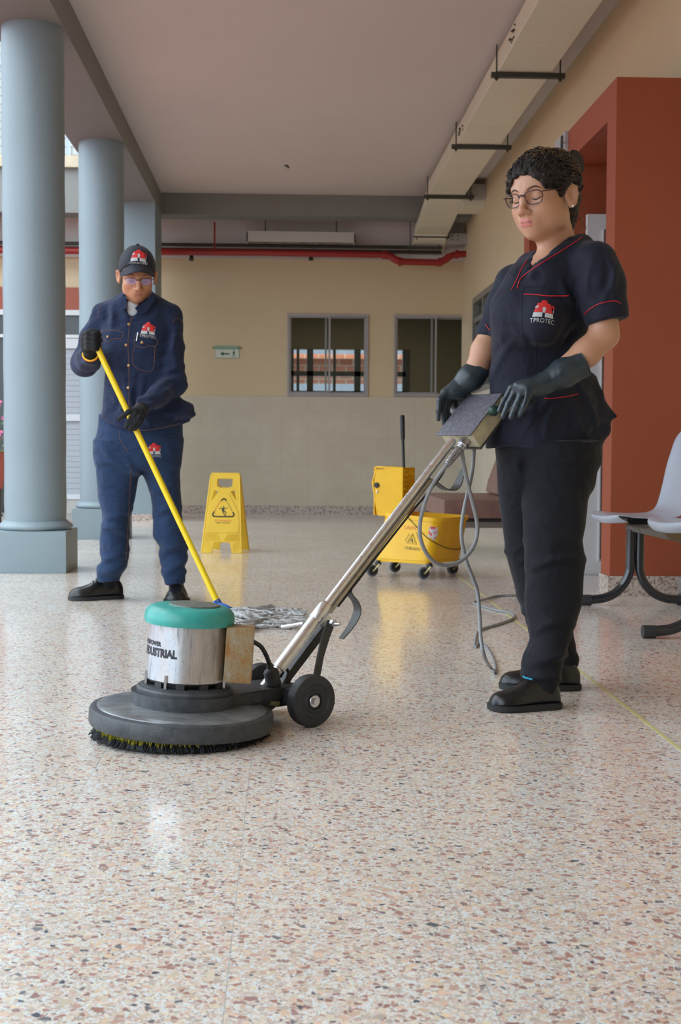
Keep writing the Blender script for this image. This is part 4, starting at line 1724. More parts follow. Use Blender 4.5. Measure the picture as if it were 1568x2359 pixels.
def nets(f, lo, hi, h):
    """naive surface nets"""
    lo = np.array(lo, dtype=np.float64); hi = np.array(hi, dtype=np.float64)
    n = np.ceil((hi-lo)/h).astype(int)+1
    xs, ys, zs = [lo[i]+h*np.arange(n[i]) for i in range(3)]
    V = np.empty(n, dtype=np.float32)
    st = max(1, int(400000/(n[1]*n[2])))
    for i in range(0, n[0], st):
        X, Y, Z = np.meshgrid(xs[i:i+st], ys, zs, indexing='ij')
        P = np.stack([X.ravel(), Y.ravel(), Z.ravel()], 1).astype(np.float32)
        V[i:i+st] = f(P).reshape(X.shape)
    # outer layer forced outside so the surface closes
    V[0] = np.maximum(V[0], h); V[-1] = np.maximum(V[-1], h)
    V[:, 0] = np.maximum(V[:, 0], h); V[:, -1] = np.maximum(V[:, -1], h)
    V[:, :, 0] = np.maximum(V[:, :, 0], h); V[:, :, -1] = np.maximum(V[:, :, -1], h)
    S = V < 0
    c = [(a, b_, d_) for a in (0, 1) for b_ in (0, 1) for d_ in (0, 1)]
    nx, ny, nz_ = n

    def sl(A, o):
        return A[o[0]:nx-1+o[0], o[1]:ny-1+o[1], o[2]:nz_-1+o[2]]
    cnt = sum(sl(S, o).astype(np.int8) for o in c)
    act = (cnt > 0) & (cnt < 8)
    I = np.argwhere(act)
    acc = np.zeros((len(I), 3)); num = np.zeros(len(I))
    for a in c:
        for ax in range(3):
            if a[ax] == 1:
                continue
            b_ = list(a); b_[ax] = 1; b_ = tuple(b_)
            va = V[I[:, 0]+a[0], I[:, 1]+a[1], I[:, 2]+a[2]]
            vb = V[I[:, 0]+b_[0], I[:, 1]+b_[1], I[:, 2]+b_[2]]
            m = (va < 0) != (vb < 0)
            t = np.where(m, va/np.where(np.abs(va-vb) < 1e-12, 1, va-vb), 0)
            p = np.tile(np.array(a, dtype=float), (len(I), 1))
            p[:, ax] += t
            acc += p*m[:, None]; num += m
    verts = lo+(I+acc/num[:, None])*h
    idx = -np.ones((nx-1, ny-1, nz_-1), dtype=np.int64)
    idx[I[:, 0], I[:, 1], I[:, 2]] = np.arange(len(I))
    faces = []
    for ax in range(3):
        u, v = [(1, 2), (2, 0), (0, 1)][ax]
        A = np.moveaxis(S, ax, 0)
        d = S.astype(np.int8)
        s0 = [slice(None)]*3; s1 = [slice(None)]*3
        s0[ax] = slice(0, -1); s1[ax] = slice(1, None)
        df = d[tuple(s1)]-d[tuple(s0)]
        E = np.argwhere(df != 0)
        sg = df[E[:, 0], E[:, 1], E[:, 2]]
        ok = (E[:, u] > 0) & (E[:, v] > 0) & (E[:, u] < n[u]-1) & (E[:, v] < n[v]-1)
        E = E[ok]; sg = sg[ok]

        def cell(du, dv):
            q = E.copy(); q[:, u] -= du; q[:, v] -= dv
            return idx[q[:, 0], q[:, 1], q[:, 2]]
        q = np.stack([cell(1, 1), cell(0, 1), cell(0, 0), cell(1, 0)], 1)
        q[sg > 0] = q[sg > 0][:, ::-1]
        faces.append(q)
    return verts, np.concatenate(faces)


def make_mesh(name, verts, faces):
    me = bpy.data.meshes.new(name)
    me.vertices.add(len(verts))
    me.vertices.foreach_set('co', np.asarray(verts, dtype=np.float32).ravel())
    me.loops.add(len(faces)*4)
    me.polygons.add(len(faces))
    me.polygons.foreach_set('loop_start', np.arange(0, len(faces)*4, 4, dtype=np.int32))
    me.loops.foreach_set('vertex_index', np.asarray(faces, dtype=np.int32).ravel())
    me.update(calc_edges=True)
    me.validate()
    me.polygons.foreach_set('use_smooth', np.ones(len(me.polygons), dtype=bool))
    return me


def relax(verts, faces, it=1, lam=0.5):
    """light Laplacian smoothing"""
    n = len(verts)
    e = np.concatenate([faces[:, [0, 1]], faces[:, [1, 2]], faces[:, [2, 3]], faces[:, [3, 0]]])
    for _ in range(it):
        acc = np.zeros_like(verts); cnt = np.zeros(n)
        for a, b_ in ((0, 1), (1, 0)):
            for ax in range(3):
                acc[:, ax] += np.bincount(e[:, a], weights=verts[e[:, b_], ax], minlength=n)
            cnt += np.bincount(e[:, a], minlength=n)
        verts = verts+lam*(acc/np.maximum(cnt, 1)[:, None]-verts)
    return verts


def implicit(name, parts, mat, parent, sm=1, color=None):
    """parts: list of (f, lo, hi, h); all become one mesh object"""
    Vs, Fs, off = [], [], 0
    for f, lo, hi, h in parts:
        v, q = nets(f, lo, hi, h)
        v = relax(v, q, sm)
        Vs.append(v); Fs.append(q+off); off += len(v)
    V = np.concatenate(Vs); Q = np.concatenate(Fs)
    me = make_mesh(name, V, Q)
    if color is not None:
        ca = me.color_attributes.new('tint', 'FLOAT_COLOR', 'POINT')
        ca.data.foreach_set('color', color(V).astype(np.float32).ravel())
    o = link(name, me, mat, parent)
    return o


def bvh_of(*obs):
    vs, ps, off = [], [], 0
    for o in obs:
        me = o.data
        co = np.empty(len(me.vertices)*3, dtype=np.float32)
        me.vertices.foreach_get('co', co)
        co = co.reshape(-1, 3)
        vs += [Vector(c) for c in co.tolist()]
        ps += [[i+off for i in p.vertices] for p in me.polygons]
        off += len(co)
    return BVHTree.FromPolygons(vs, ps)


CAMV = Vector(CAMPOS)


def hit(bvh, px, py, off=0.0):
    d = Vector(ray(px, py))
    loc, nor, i, dist = bvh.ray_cast(CAMV, d)
    if loc is None:
        return None
    if nor.dot(d) > 0:
        nor = -nor
    return loc+nor*off, nor


def surf_line(bvh, pix, off=0.001, n=10, r=0.0015, seg=6):
    """tube lying on a surface along a pixel polyline"""
    P = spline([Vector((a, b_, 0)) for a, b_ in pix], n)
    pts = []
    for p in P:
        h_ = hit(bvh, p.x, p.y, off)
        if h_:
            if pts and (h_[0]-pts[-1]).length > 0.05:
                continue
            pts.append(h_[0])
    bm = bmesh.new()
    if len(pts) > 1:
        tube(bm, pts, r, seg)
    return bm


def decal(bvh, polys, c, right, up, off=0.0015, cuts=3):
    """flat outline shapes (in metres about c) laid onto a surface; c is a pixel"""
    h_ = hit(bvh, *c)
    o0, nor = h_
    right = Vector(right); right = (right-nor*right.dot(nor)).normalized()
    up_ = nor.cross(right)
    if up_.dot(Vector(up)) < 0:
        up_ = -up_
    bm = bmesh.new()
    for poly in polys:
        vs = [bm.verts.new((x, y, 0)) for x, y in poly]
        bm.faces.new(vs)
    bmesh.ops.triangulate(bm, faces=bm.faces)
    for _ in range(cuts):
        es = [e for e in bm.edges if e.calc_length() > 0.008]
        if not es:
            break
        bmesh.ops.subdivide_edges(bm, edges=es, cuts=1, use_grid_fill=False)
        bmesh.ops.triangulate(bm, faces=bm.faces)
    drape(bm, bvh, o0, nor, right, up_, off)
    return bm


def drape(bm, bvh, o0, nor, right, up_, off):
    for v in bm.verts:
        p = o0+right*v.co.x+up_*v.co.y
        loc, n_, i, d_ = bvh.ray_cast(p+nor*0.06, -nor)
        if loc is None:
            loc = p
        v.co = loc+nor*off


def decal_text(bvh, s, size, c, right, up, off=0.0018, sx=1.0, bold=0.0, shift=(0, 0)):
    o0, nor = hit(bvh, *c)
    right = Vector(right); right = (right-nor*right.dot(nor)).normalized()
    up_ = nor.cross(right)
    if up_.dot(Vector(up)) < 0:
        up_ = -up_
    bm = text_bm(s, size, Matrix.Identity(4), 0.0, 'CENTER', bold, sx)
    for v in bm.verts:
        v.co.x += shift[0]; v.co.y += shift[1]
    drape(bm, bvh, o0, nor, right, up_, off)
    return bm


# company emblem as flat outlines, unit width 1
LOGO_RED = [[(-.46, -.18), (-.30, .30), (.30, .30), (.46, -.18), (.07, -.18), (.07, -.04), (-.03, -.04), (-.03, -.18)],
            [(-.16, .30), (-.13, .42), (-.07, .46), (.07, .46), (.13, .42), (.16, .30)],
            [(.34, .22), (.47, .24), (.52, .16), (.50, .04), (.44, .04), (.44, .13), (.37, .14)],
            [(-.36, .22), (-.22, .28), (-.3, .1)]]
LOGO_GREY = [[(-.50, -.40), (-.46, -.19), (-.04, -.19), (-.04, -.40)], [(.08, -.40), (.08, -.19), (.46, -.19), (.50, -.40)],
             [(-.03, -.19), (-.06, .02), (-.03, .09), (.07, .09), (.10, .02), (.07, -.19)], [(-.40, .10), (-.28, .18), (-.24, .10), (-.30, .03), (-.41, .05)], [(.45, .0), (.5, .02), (.5, -.12), (.46, -.15)]]
M_logo_red = plain('emblem_red', (206, 46, 46), 0.5)
M_logo_grey = plain('emblem_silver', (188, 190, 192), 0.45)


def emblem(bvh, c, w, right, up, parent, text=True, name='emblem'):
    k = w
    bm = decal(bvh, [[(x*k, y*k) for x, y in p] for p in LOGO_RED], c, right, up, 0.0022)
    e = finish(name, bm, M_logo_red, parent)
    bm = decal(bvh, [[(x*k, y*k) for x, y in p] for p in LOGO_GREY], c, right, up, 0.0026)
    finish('emblem_base', bm, M_logo_grey, e)
    if text:
        bm = decal_text(bvh, 'TPROTEC', k*0.27, c, right, up, 0.0026, 1.0, 0.0, (0, -k*0.56))
        finish('lettering', bm, M_logo_grey, e)
    return e


# ---------------------------------------------------------------- heads
def head_sdf(p, female):
    """p: points in head space (x = own left, y = forward, z = up, eyes at z 0)"""
    ax = p.copy(); ax[:, 0] = np.abs(ax[:, 0])
    d = s_ell(p, (0, -0.022, 0.030), (0.0735, 0.092, 0.084))
    d = smin(d, s_ell(p, (0, 0.030, 0.036), (0.058, 0.052, 0.050)), 0.03)
    d = smin(d, s_ell(p, (0, 0.022, -0.030), (0.060, 0.062, 0.070)), 0.03)
    jw = 0.047 if female else 0.049
    d = smin(d, s_ell(p, (0, 0.026, -0.072), (jw, 0.052, 0.036)), 0.03)
    d = smin(d, s_ell(p, (0, 0.060, -0.092), (0.021, 0.020, 0.017)), 0.025)
    d = smin(d, s_ell(ax, (0.046, 0.000, -0.062), (0.016, 0.036, 0.026)), 0.03)       # jaw angle
    d = smin(d, s_ell(ax, (0.037, 0.050, -0.030), (0.022, 0.022, 0.019)), 0.025)      # cheekbone
    d = smin(d, s_cap(ax, (0.008, 0.079, 0.019), (0.040, 0.066, 0.022), 0.007, 0.006), 0.018)  # brow
    d = smax(d, -s_ell(ax, (0.031, 0.094, -0.001), (0.018, 0.017, 0.0125)), 0.016)     # socket
    d = smin(d, s_ell(ax, (0.0310, 0.0655, -0.002), (0.0155, 0.0145, 0.0120)), 0.004)     # lowered lid
    # nose
    d = smin(d, s_chain(p, [(0, 0.080, 0.012), (0, 0.091, -0.008), (0, 0.103, -0.033)], [0.0060, 0.0075, 0.0095], 0.012), 0.014)
    d = smin(d, s_ell(p, (0, 0.104, -0.036), (0.0105, 0.0100, 0.0090)), 0.008)
    d = smin(d, s_ell(ax, (0.0115, 0.0935, -0.040), (0.0068, 0.0105, 0.0072)), 0.006)
    d = smax(d, -s_ell(ax, (0.0060, 0.0985, -0.0475), (0.0035, 0.0055, 0.0035)), 0.003)
    d = smin(d, s_ell(p, (0, 0.074, -0.062), (0.026, 0.016, 0.020)), 0.02)            # muzzle
    lip = 0.0046 if female else 0.0036
    d = smin(d, s_chain(ax, [(0, 0.0895, -0.0615), (0.008, 0.0888, -0.0608), (0.0225, 0.0800, -0.0645)], [lip*0.85, lip*0.85, 0.002], 0.004), 0.006)
    d = smin(d, s_chain(ax, [(0, 0.0880, -0.0705), (0.010, 0.0868, -0.0702), (0.0205, 0.0795, -0.0665)], [lip*1.15, lip, 0.002], 0.004), 0.006)
    d = smax(d, -s_chain(ax, [(0, 0.0975, -0.0660), (0.012, 0.0945, -0.0658), (0.024, 0.0845, -0.0660)], [0.0012, 0.0011, 0.0008], 0.002), 0.002)
    d = smax(d, -s_cap(p, (0, 0.1015, -0.050), (0, 0.0985, -0.056), 0.002, 0.0025), 0.005)
    # ears
    hx = ax
    ax = ax.copy(); ax[:, 0] = ax[:, 0]-0.32*np.clip(-(ax[:, 1]-0.002), 0, 0.05)
    er = s_ell(ax, (0.0775, -0.012, -0.012), (0.0060, 0.0185, 0.0310))
    er = smax(er, -s_ell(ax, (0.0850, -0.010, -0.008), (0.0100, 0.0105, 0.0185)), 0.002)
    er = smin(er, s_chain(ax, [(0.080, 0.000, 0.006), (0.083, -0.010, 0.0165), (0.084, -0.024, 0.008), (0.082, -0.027, -0.010), (0.079, -0.018, -0.032), (0.077, -0.008, -0.038)], [0.0028, 0.0035, 0.0035, 0.0033, 0.0045, 0.0055], 0.003), 0.005)
    er = smin(er, s_ell(ax, (0.0765, 0.003, -0.014), (0.0045, 0.0045, 0.0065)), 0.005)
    ax = hx
    d = smin(d, er, 0.006)
    if female:
        d = smin(d, s_ell(p, (0, 0.016, -0.096), (0.034, 0.034, 0.015)), 0.02)   # soft chin
        d = smin(d, s_ell(ax, (0.034, 0.034, -0.052), (0.018, 0.020, 0.020)), 0.025)
    return d


def head_tint(p, female, base):
    """colour that belongs to the skin: lips, cheeks, brow hair, beard"""
    ax = p.copy(); ax[:, 0] = np.abs(ax[:, 0])
    n = len(p)
    col = np.tile(np.array(base, dtype=np.float32), (n, 1))

    def blend(m, c):
        col[:] = col*(1-m[:, None])+np.array(c, dtype=np.float32)*m[:, None]
    cheek = np.clip(1-np.sqrt(((ax-A3((0.040, 0.060, -0.035)))**2).sum(1))/0.035, 0, 1)
    red = [base[0]*1.02, base[1]*0.86, base[2]*0.84, 1]
    blend(cheek*0.5, red)
    nose = np.clip(1-np.sqrt(((p-A3((0, 0.11, -0.038)))**2).sum(1))/0.022, 0, 1)
    blend(nose*0.4, red)
    lp = np.minimum(s_chain(ax, [(0, 0.0925, -0.0618), (0.009, 0.0912, -0.0608), (0.0215, 0.082, -0.0650)], [0.0044, 0.0042, 0.0014]),
                    s_chain(ax, [(0, 0.0910, -0.0705), (0.010, 0.0895, -0.0700), (0.0195, 0.081, -0.0665)], [0.0052, 0.0046, 0.0016]))
    lipc = rgb(196, 112, 106) if female else rgb(160, 100, 88)
    blend(np.clip(1-lp/0.0015, 0, 1)*(p[:, 1] > 0.07)*(0.85 if female else 0.6), lipc)
    line = s_chain(ax, [(0, 0.094, -0.0660), (0.012, 0.091, -0.0658), (0.024, 0.082, -0.0660)], [0.0012, 0.0011, 0.0009])
    blend(np.clip(1-line/0.0010, 0, 1)*0.5, rgb(120, 66, 62))
    return col


def frame3(fwd, roll=0.0):
    f = Vector(fwd).normalized()
    l = Vector((0, 0, 1)).cross(f).normalized()
    u = f.cross(l)
    l2 = l*math.cos(roll)+u*math.sin(roll)
    u2 = f.cross(l2)*-1 if f.cross(l2).z < 0 else f.cross(l2)
    u2 = f.cross(l2)
    if u2.z < 0:
        u2 = -u2
    return l2, f, u2


class Head:
    def __init__(s, c, fwd, scale, female, roll=0.0):
        s.c = Vector(c); s.k = scale; s.fem = female
        s.l, s.f, s.u = frame3(fwd, roll)
        s.R = np.array([list(s.l), list(s.f), list(s.u)], dtype=np.float32)     # rows = axes

    def loc(s, P):
        return ((P-A3(s.c))@s.R.T)/s.k

    def w(s, x, y, z):
        return s.c+(s.l*x+s.f*y+s.u*z)*s.k

    def sdf(s, P):
        return head_sdf(s.loc(P).astype(np.float32), s.fem)*s.k

    def bb(s, r=0.165):
        return [v-r*s.k for v in s.c], [v+r*s.k for v in s.c]


def mat_skin(name, base):
    b = NB(name)
    at_ = b.n('ShaderNodeAttribute', attribute_name='tint')
    n = b.noise(28, 4, 0.6)
    hs = b.n('ShaderNodeHueSaturation')
    b.l(at_.outputs['Color'], hs.inputs['Color'])
    b.l(b.math('ADD', b.math('MULTIPLY', n, 0.10), 0.95), hs.inputs['Value'])
    b.set(col=hs.outputs[0], rough=0.42, spec=0.45, sub=0.12)
    b.b.inputs['Subsurface Radius'].default_value = (0.9, 0.35, 0.2)
    b.b.inputs['Subsurface Scale'].default_value = 0.008
    b.bump(b.noise(420, 2), 0.08, 0.0006)
    return b.m


def mat_cloth(name, c, var=0.12, rough=0.85, weave=900, bump=0.25, sheen=0.15, fold=0.6, fs=14):
    b = NB(name)
    n = b.noise(9, 4, 0.6)
    cc = rgb(*c)
    lo = tuple(v*(1-var) for v in cc[:3])+(1,)
    hi = tuple(min(1, v*(1+var)) for v in cc[:3])+(1,)
    b.set(col=b.ramp(n, [(0.3, lo), (0.7, hi)]), rough=rough, spec=0.25)
    b.b.inputs['Sheen Weight'].default_value = sheen
    b.b.inputs['Sheen Roughness'].default_value = 0.4
    b1 = b.n('ShaderNodeBump')
    b1.inputs['Strength'].default_value = fold
    b1.inputs['Distance'].default_value = 0.02
    b.l(b.noise(fs, 3, 0.5, dist=1.2), b1.inputs['Height'])
    b2 = b.n('ShaderNodeBump')
    b2.inputs['Strength'].default_value = bump
    b2.inputs['Distance'].default_value = 0.0008
    b.l(b.noise(weave, 2), b2.inputs['Height'])
    b.l(b1.outputs[0], b2.inputs['Normal'])
    b.l(b2.outputs[0], b.b.inputs['Normal'])
    return b.m


def mat_denim(name, c1, c2):
    b = NB(name)
    n = b.noise(7, 4, 0.6)
    w1 = b.noise(500, 3, 0.7, vec=b.mapping((1, 1, 0.25)))
    c = b.ramp(n, [(0.3, rgb(*c1)), (0.72, rgb(*c2))])
    hs = b.n('ShaderNodeHueSaturation')
    b.l(c, hs.inputs['Color'])
    b.l(b.math('ADD', b.math('MULTIPLY', w1, 0.6), 0.7), hs.inputs['Value'])
    b.set(col=hs.outputs[0], rough=0.85, spec=0.2)
    b.b.inputs['Sheen Weight'].default_value = 0.1
    b1 = b.n('ShaderNodeBump')
    b1.inputs['Strength'].default_value = 0.55
    b1.inputs['Distance'].default_value = 0.03
    b.l(b.noise(16, 3, 0.5, dist=0.6, vec=b.mapping((0.7, 0.7, 1.5))), b1.inputs['Height'])
    b2 = b.n('ShaderNodeBump')
    b2.inputs['Strength'].default_value = 0.25
    b2.inputs['Distance'].default_value = 0.0008
    b.l(w1, b2.inputs['Height'])
    b.l(b1.outputs[0], b2.inputs['Normal'])
    b.l(b2.outputs[0], b.b.inputs['Normal'])
    return b.m


def rows_px(rows, D, ry):
    """silhouette rows (py, xl, xr[, D][, ry]) -> loft rows in world space"""
    out = []
    for r in rows:
        py, xl, xr = r[:3]
        d_ = r[3] if len(r) > 3 and r[3] else D
        y_ = r[4] if len(r) > 4 else ry
        a = at(xl, py, d_); c = at(xr, py, d_)
        out.append(((a.z+c.z)/2, (a.x+c.x)/2, d_, (c.x-a.x)/2, y_))
    return out


def shoe(name, heel, toe, parent, mat, sole_mat, width=0.098, height=0.105, laces=False, open_r=0.040):
    """leather shoe lofted along its length on the ground from heel to toe"""
    heel = Vector(heel); toe = Vector(toe); heel.z = toe.z = 0
    L = (toe-heel).length
    M = basis(heel, toe-heel, Vector((0, 0, 1)).cross(toe-heel))
    #        t     half-width  top
    st = [(0.0, 0.30, 0.50), (0.02, 0.52, 0.62), (0.07, 0.68, 0.80), (0.16, 0.74, 0.97), (0.28, 0.74, 1.0), (0.40, 0.76, 0.97), (0.50, 0.84, 0.84), (0.60, 0.93, 0.70),
          (0.70, 1.0, 0.60), (0.80, 0.99, 0.55), (0.88, 0.90, 0.52), (0.94, 0.74, 0.46), (0.98, 0.52, 0.36), (1.0, 0.25, 0.26)]
    bm = bmesh.new()
    rings = []
    n = 20
    z0 = 0.013
    for t, hw, tp in st:
        x = t*L
        w_ = hw*width/2
        h_ = max(tp*height-z0, 0.012)
        off = 0.008*math.sin(t*PI)
        ring = []
        for k in range(n+1):
            a = PI*k/n
            cx_ = math.copysign(abs(math.cos(a))**0.75, math.cos(a))*w_
            cz = (math.sin(a)**0.75)*h_
            nar = 1-0.35*(cz/h_)*(1 if tp > 0.75 else 0.4)
            ring.append(bm.verts.new(M @ Vector((x, cx_*nar+off, z0+cz))))
        rings.append(ring)
    for a, c in zip(rings, rings[1:]):
        for k in range(n):
            bm.faces.new((a[k], a[k+1], c[k+1], c[k]))
        bm.faces.new((a[n], a[0], c[0], c[n]))
    bm.faces.new(rings[0]); bm.faces.new(list(reversed(rings[-1])))
    up = finish(name, bm, mat, parent, True, 50)
    mo = up.modifiers.new('s', 'SUBSURF'); mo.levels = 1; mo.render_levels = 1
    bm = bmesh.new()
    outl = []
    for t, hw, tp in st:
        outl.append((t*L-0.003 if t < 0.5 else t*L+0.003, hw*width/2*1.04+0.003+0.008*math.sin(t*PI)))
    for t, hw, tp in reversed(st):
        outl.append((t*L-0.003 if t < 0.5 else t*L+0.003, -hw*width/2*1.04-0.003+0.008*math.sin(t*PI)))
    prism(bm, outl, 0.0, 0.0185, M)
    bmesh.ops.bevel(bm, geom=list(bm.edges), offset=0.003, segments=2, affect='EDGES')
    finish('sole', bm, sole_mat, up, True, 40)
    if laces:
        for i, t in enumerate((0.44, 0.50, 0.56)):
            bm = bmesh.new()
            zt = (0.93-0.28*(t-0.40)/0.2)*height
            tube(bm, spline([M @ Vector((t*L-0.005, -0.026, zt-0.002)), M @ Vector((t*L, 0.006, zt+0.010)), M @ Vector((t*L+0.006, 0.036, zt-0.002))], 5), 0.0030, 8)
            finish('lace', bm, M_rub, up, True, 60)
    return up, M, L

# ================================================================ the woman with the polisher
M_scrub = mat_cloth('navy_scrub_cloth', (29, 32, 46), 0.08, 0.75, 1400, 0.12, 0.10, 0.35, 12)
M_pants = mat_cloth('black_trouser_cloth', (22, 23, 30), 0.10, 0.8, 1400, 0.12, 0.10, 0.35, 12)
SKW = rgb(192, 145, 116)
M_skinw = mat_skin('skin_woman', SKW)
b = NB('dark_rubber_glove')
n1 = b.noise(18, 3, 0.5)
b.set(col=b.ramp(n1, [(0.3, rgb(36, 46, 52)), (0.7, rgb(48, 60, 66))]), rough=0.34, spec=0.5)
b.bump(b.noise(45, 3, 0.5), 0.15, 0.003)
M_glove = b.m
M_piping = plain('red_piping', (196, 30, 44), 0.5)

wm = thing('person', 'woman in glasses and dark scrubs holding the polisher handle in long black gloves', 'person', tuple(gnd(1235, 1625)))
DW = 3.82
HW = Head(at(1248, 452, 3.83), (-0.695, -0.700, -0.175), 1.10, True, math.radians(2.5))
neck_top = HW.w(0, -0.030, -0.055)
neck_bot = at(1292, 612, 3.88)


def body_up(P):
    d = HW.sdf(P)
    nk = s_cap(P, neck_top, neck_bot, 0.052, 0.060)
    d = smin(d, nk, 0.018)
    # throat to the chin, upper chest
    d = smin(d, s_cap(P, HW.w(0, -0.012, -0.084), at(1270, 594, 3.82), 0.032, 0.042), 0.02)
    ch = s_ell(P, at(1258, 655, 3.84), (0.10, 0.085, 0.085))
    d = smin(d, ch, 0.03)
    # neck creases
    return d


def tint_w(V):
    q = HW.loc(V.astype(np.float32))
    return head_tint(q, True, SKW)


# near (left) arm
E1 = at(1391, 772, 3.735); W1p = at(1262, 878, 3.71); S1 = at(1370, 612, 3.76)
E2 = at(1140, 742, 3.99); W2p = at(1052, 893, 3.99); S2 = at(1186, 645, 3.97)


def body_armL(P):
    d = s_chain(P, [S1, at(1387, 700, 3.74), E1], [0.050, 0.045, 0.041], 0.02)
    return smin(d, s_chain(P, [E1, at(1350, 813, 3.725), W1p], [0.041, 0.039, 0.028], 0.02), 0.015)


def body_armR(P):
    d = s_chain(P, [S2, E2], [0.040, 0.035], 0.02)
    return smin(d, s_chain(P, [E2, at(1113, 808, 3.985), at(1098, 852, 3.985), at(1084, 872, 3.985)], [0.035, 0.036, 0.033, 0.027], 0.02), 0.015)


def bbx(pts, m):
    a = np.array([list(p) for p in pts])
    return a.min(0)-m, a.max(0)+m


lo, hi = bbx([HW.c, neck_bot], 0.16)
lo[2] = at(1258, 700, 3.84).z
l1, h1_ = bbx([S1, E1, W1p], 0.06)
l2, h2_ = bbx([S2, E2, W2p], 0.06)
bodyw = implicit('body', [(body_up, lo, hi, 0.0022), (body_armL, l1, h1_, 0.004), (body_armR, l2, h2_, 0.004)], M_skinw, wm, 1, tint_w)
BVHW = bvh_of(bodyw)

# eyes, brows, earring
M_brow = plain('dark_brown_hair', (84, 60, 50), 0.7)
M_lash = plain('lash_line', (34, 24, 24), 0.5)


def head_line(bvh, H, pts, r, off=0.0008, n=6, proj_dir=(0, 1, 0)):
    """tube laid on the face along head-space points, seen from the front"""
    P = spline(pts, n)
    out = []
    for p in P:
        o_ = H.w(p.x, p.y+0.05, p.z)
        loc, nor, i, d_ = bvh.ray_cast(o_, -H.f)
        if loc is not None:
            out.append(loc+H.f*off)
    bm = bmesh.new()
    if len(out) > 1:
        m = len(out)
        rs = [r*(0.45+0.55*math.sin(PI*min(1, max(0, (i+0.6)/(m))))) for i in range(m)]
        tube(bm, out, rs, 8)
    return bm


def face_details(H, bvh, parent, browr):
    for s_ in (-1, 1):
        bm = head_line(bvh, H, [(s_*0.014, 0.1, 0.0170), (s_*0.024, 0.1, 0.0215), (s_*0.036, 0.1, 0.0225), (s_*0.046, 0.09, 0.0165)], browr, -0.0004)
        finish('eyebrow', bm, M_brow, parent, True, 60)
        bm = head_line(bvh, H, [(s_*0.0175, 0.1, -0.0065), (s_*0.025, 0.1, -0.0100), (s_*0.034, 0.1, -0.0105), (s_*0.0445, 0.09, -0.0055)], 0.0017, 0.0)
        finish('eyelashes', bm, M_lash, parent, True, 60)


face_details(HW, BVHW, wm, 0.0027)
t_ = HW.w(0.0815, -0.010, -0.043)
bm = bmesh.new()
bmesh.ops.create_uvsphere(bm, u_segments=16, v_segments=10, radius=0.0042, matrix=Matrix.Translation(HW.w(0.0855, -0.008, -0.040)))
finish('pearl_earring', bm, plain('pearl', (225, 222, 214), 0.2), wm, True)

# hair
b = NB('dark_curly_hair')
n1 = b.noise(26, 5, 0.7, dist=1.6)
c0 = b.ramp(n1, [(0.40, rgb(26, 22, 20)), (0.60, rgb(44, 34, 28)), (0.70, rgb(92, 70, 44))])
b.set(col=c0, rough=0.5, spec=0.35)
b.bump(b.noise(60, 4, 0.6, dist=2.0), 0.9, 0.006)
M_hair = b.m


def hair_w(P):
    q = HW.loc(P).astype(np.float32)
    w_ = folds(q, 75, 2, n=5)*0.0046+folds(q, 150, 7, n=4)*0.0026
    hd = head_sdf(q, True)-0.0065
    hd = smax(hd, 0.012-q[:, 2], 0.01)
    d = s_ell(q, (0, -0.030, 0.034), (0.0820, 0.0985, 0.0850))
    d = smin(d, hd, 0.012)
    d = smin(d, s_ell(q, (0, -0.088, -0.030), (0.050, 0.034, 0.060)), 0.03)
    d = smin(d, s_ell(q, (0, -0.072, -0.078), (0.036, 0.024, 0.040)), 0.02)
    aq = q.copy(); aq[:, 0] = np.abs(aq[:, 0])
    d = smin(d, s_ell(aq, (0.073, 0.016, 0.000), (0.008, 0.008, 0.022)), 0.010)    # sideburn
    face = s_ell(q, (0, 0.090, -0.030), (0.0700, 0.060, 0.0900))
    d = smax(d, -face, 0.008)
    d = smax(d, -s_ell(aq, (0.085, 0.022, -0.055), (0.040, 0.040, 0.052)), 0.008)
    d = smax(d, -s_ell(aq, (0.092, -0.014, -0.012), (0.034, 0.0225, 0.038)), 0.005)
    return (d+w_)*HW.k


lo, hi = HW.bb(0.15)
hair = implicit('hair', [(hair_w, lo, hi, 0.0028)], M_hair, wm, 0)
BVHH = bvh_of(hair)
M_gold = plain('bronze_curl', (112, 84, 50), 0.5, var=0.3, vs=60)
M_curl = plain('dark_curl', (32, 26, 23), 0.45, var=0.3, vs=60)


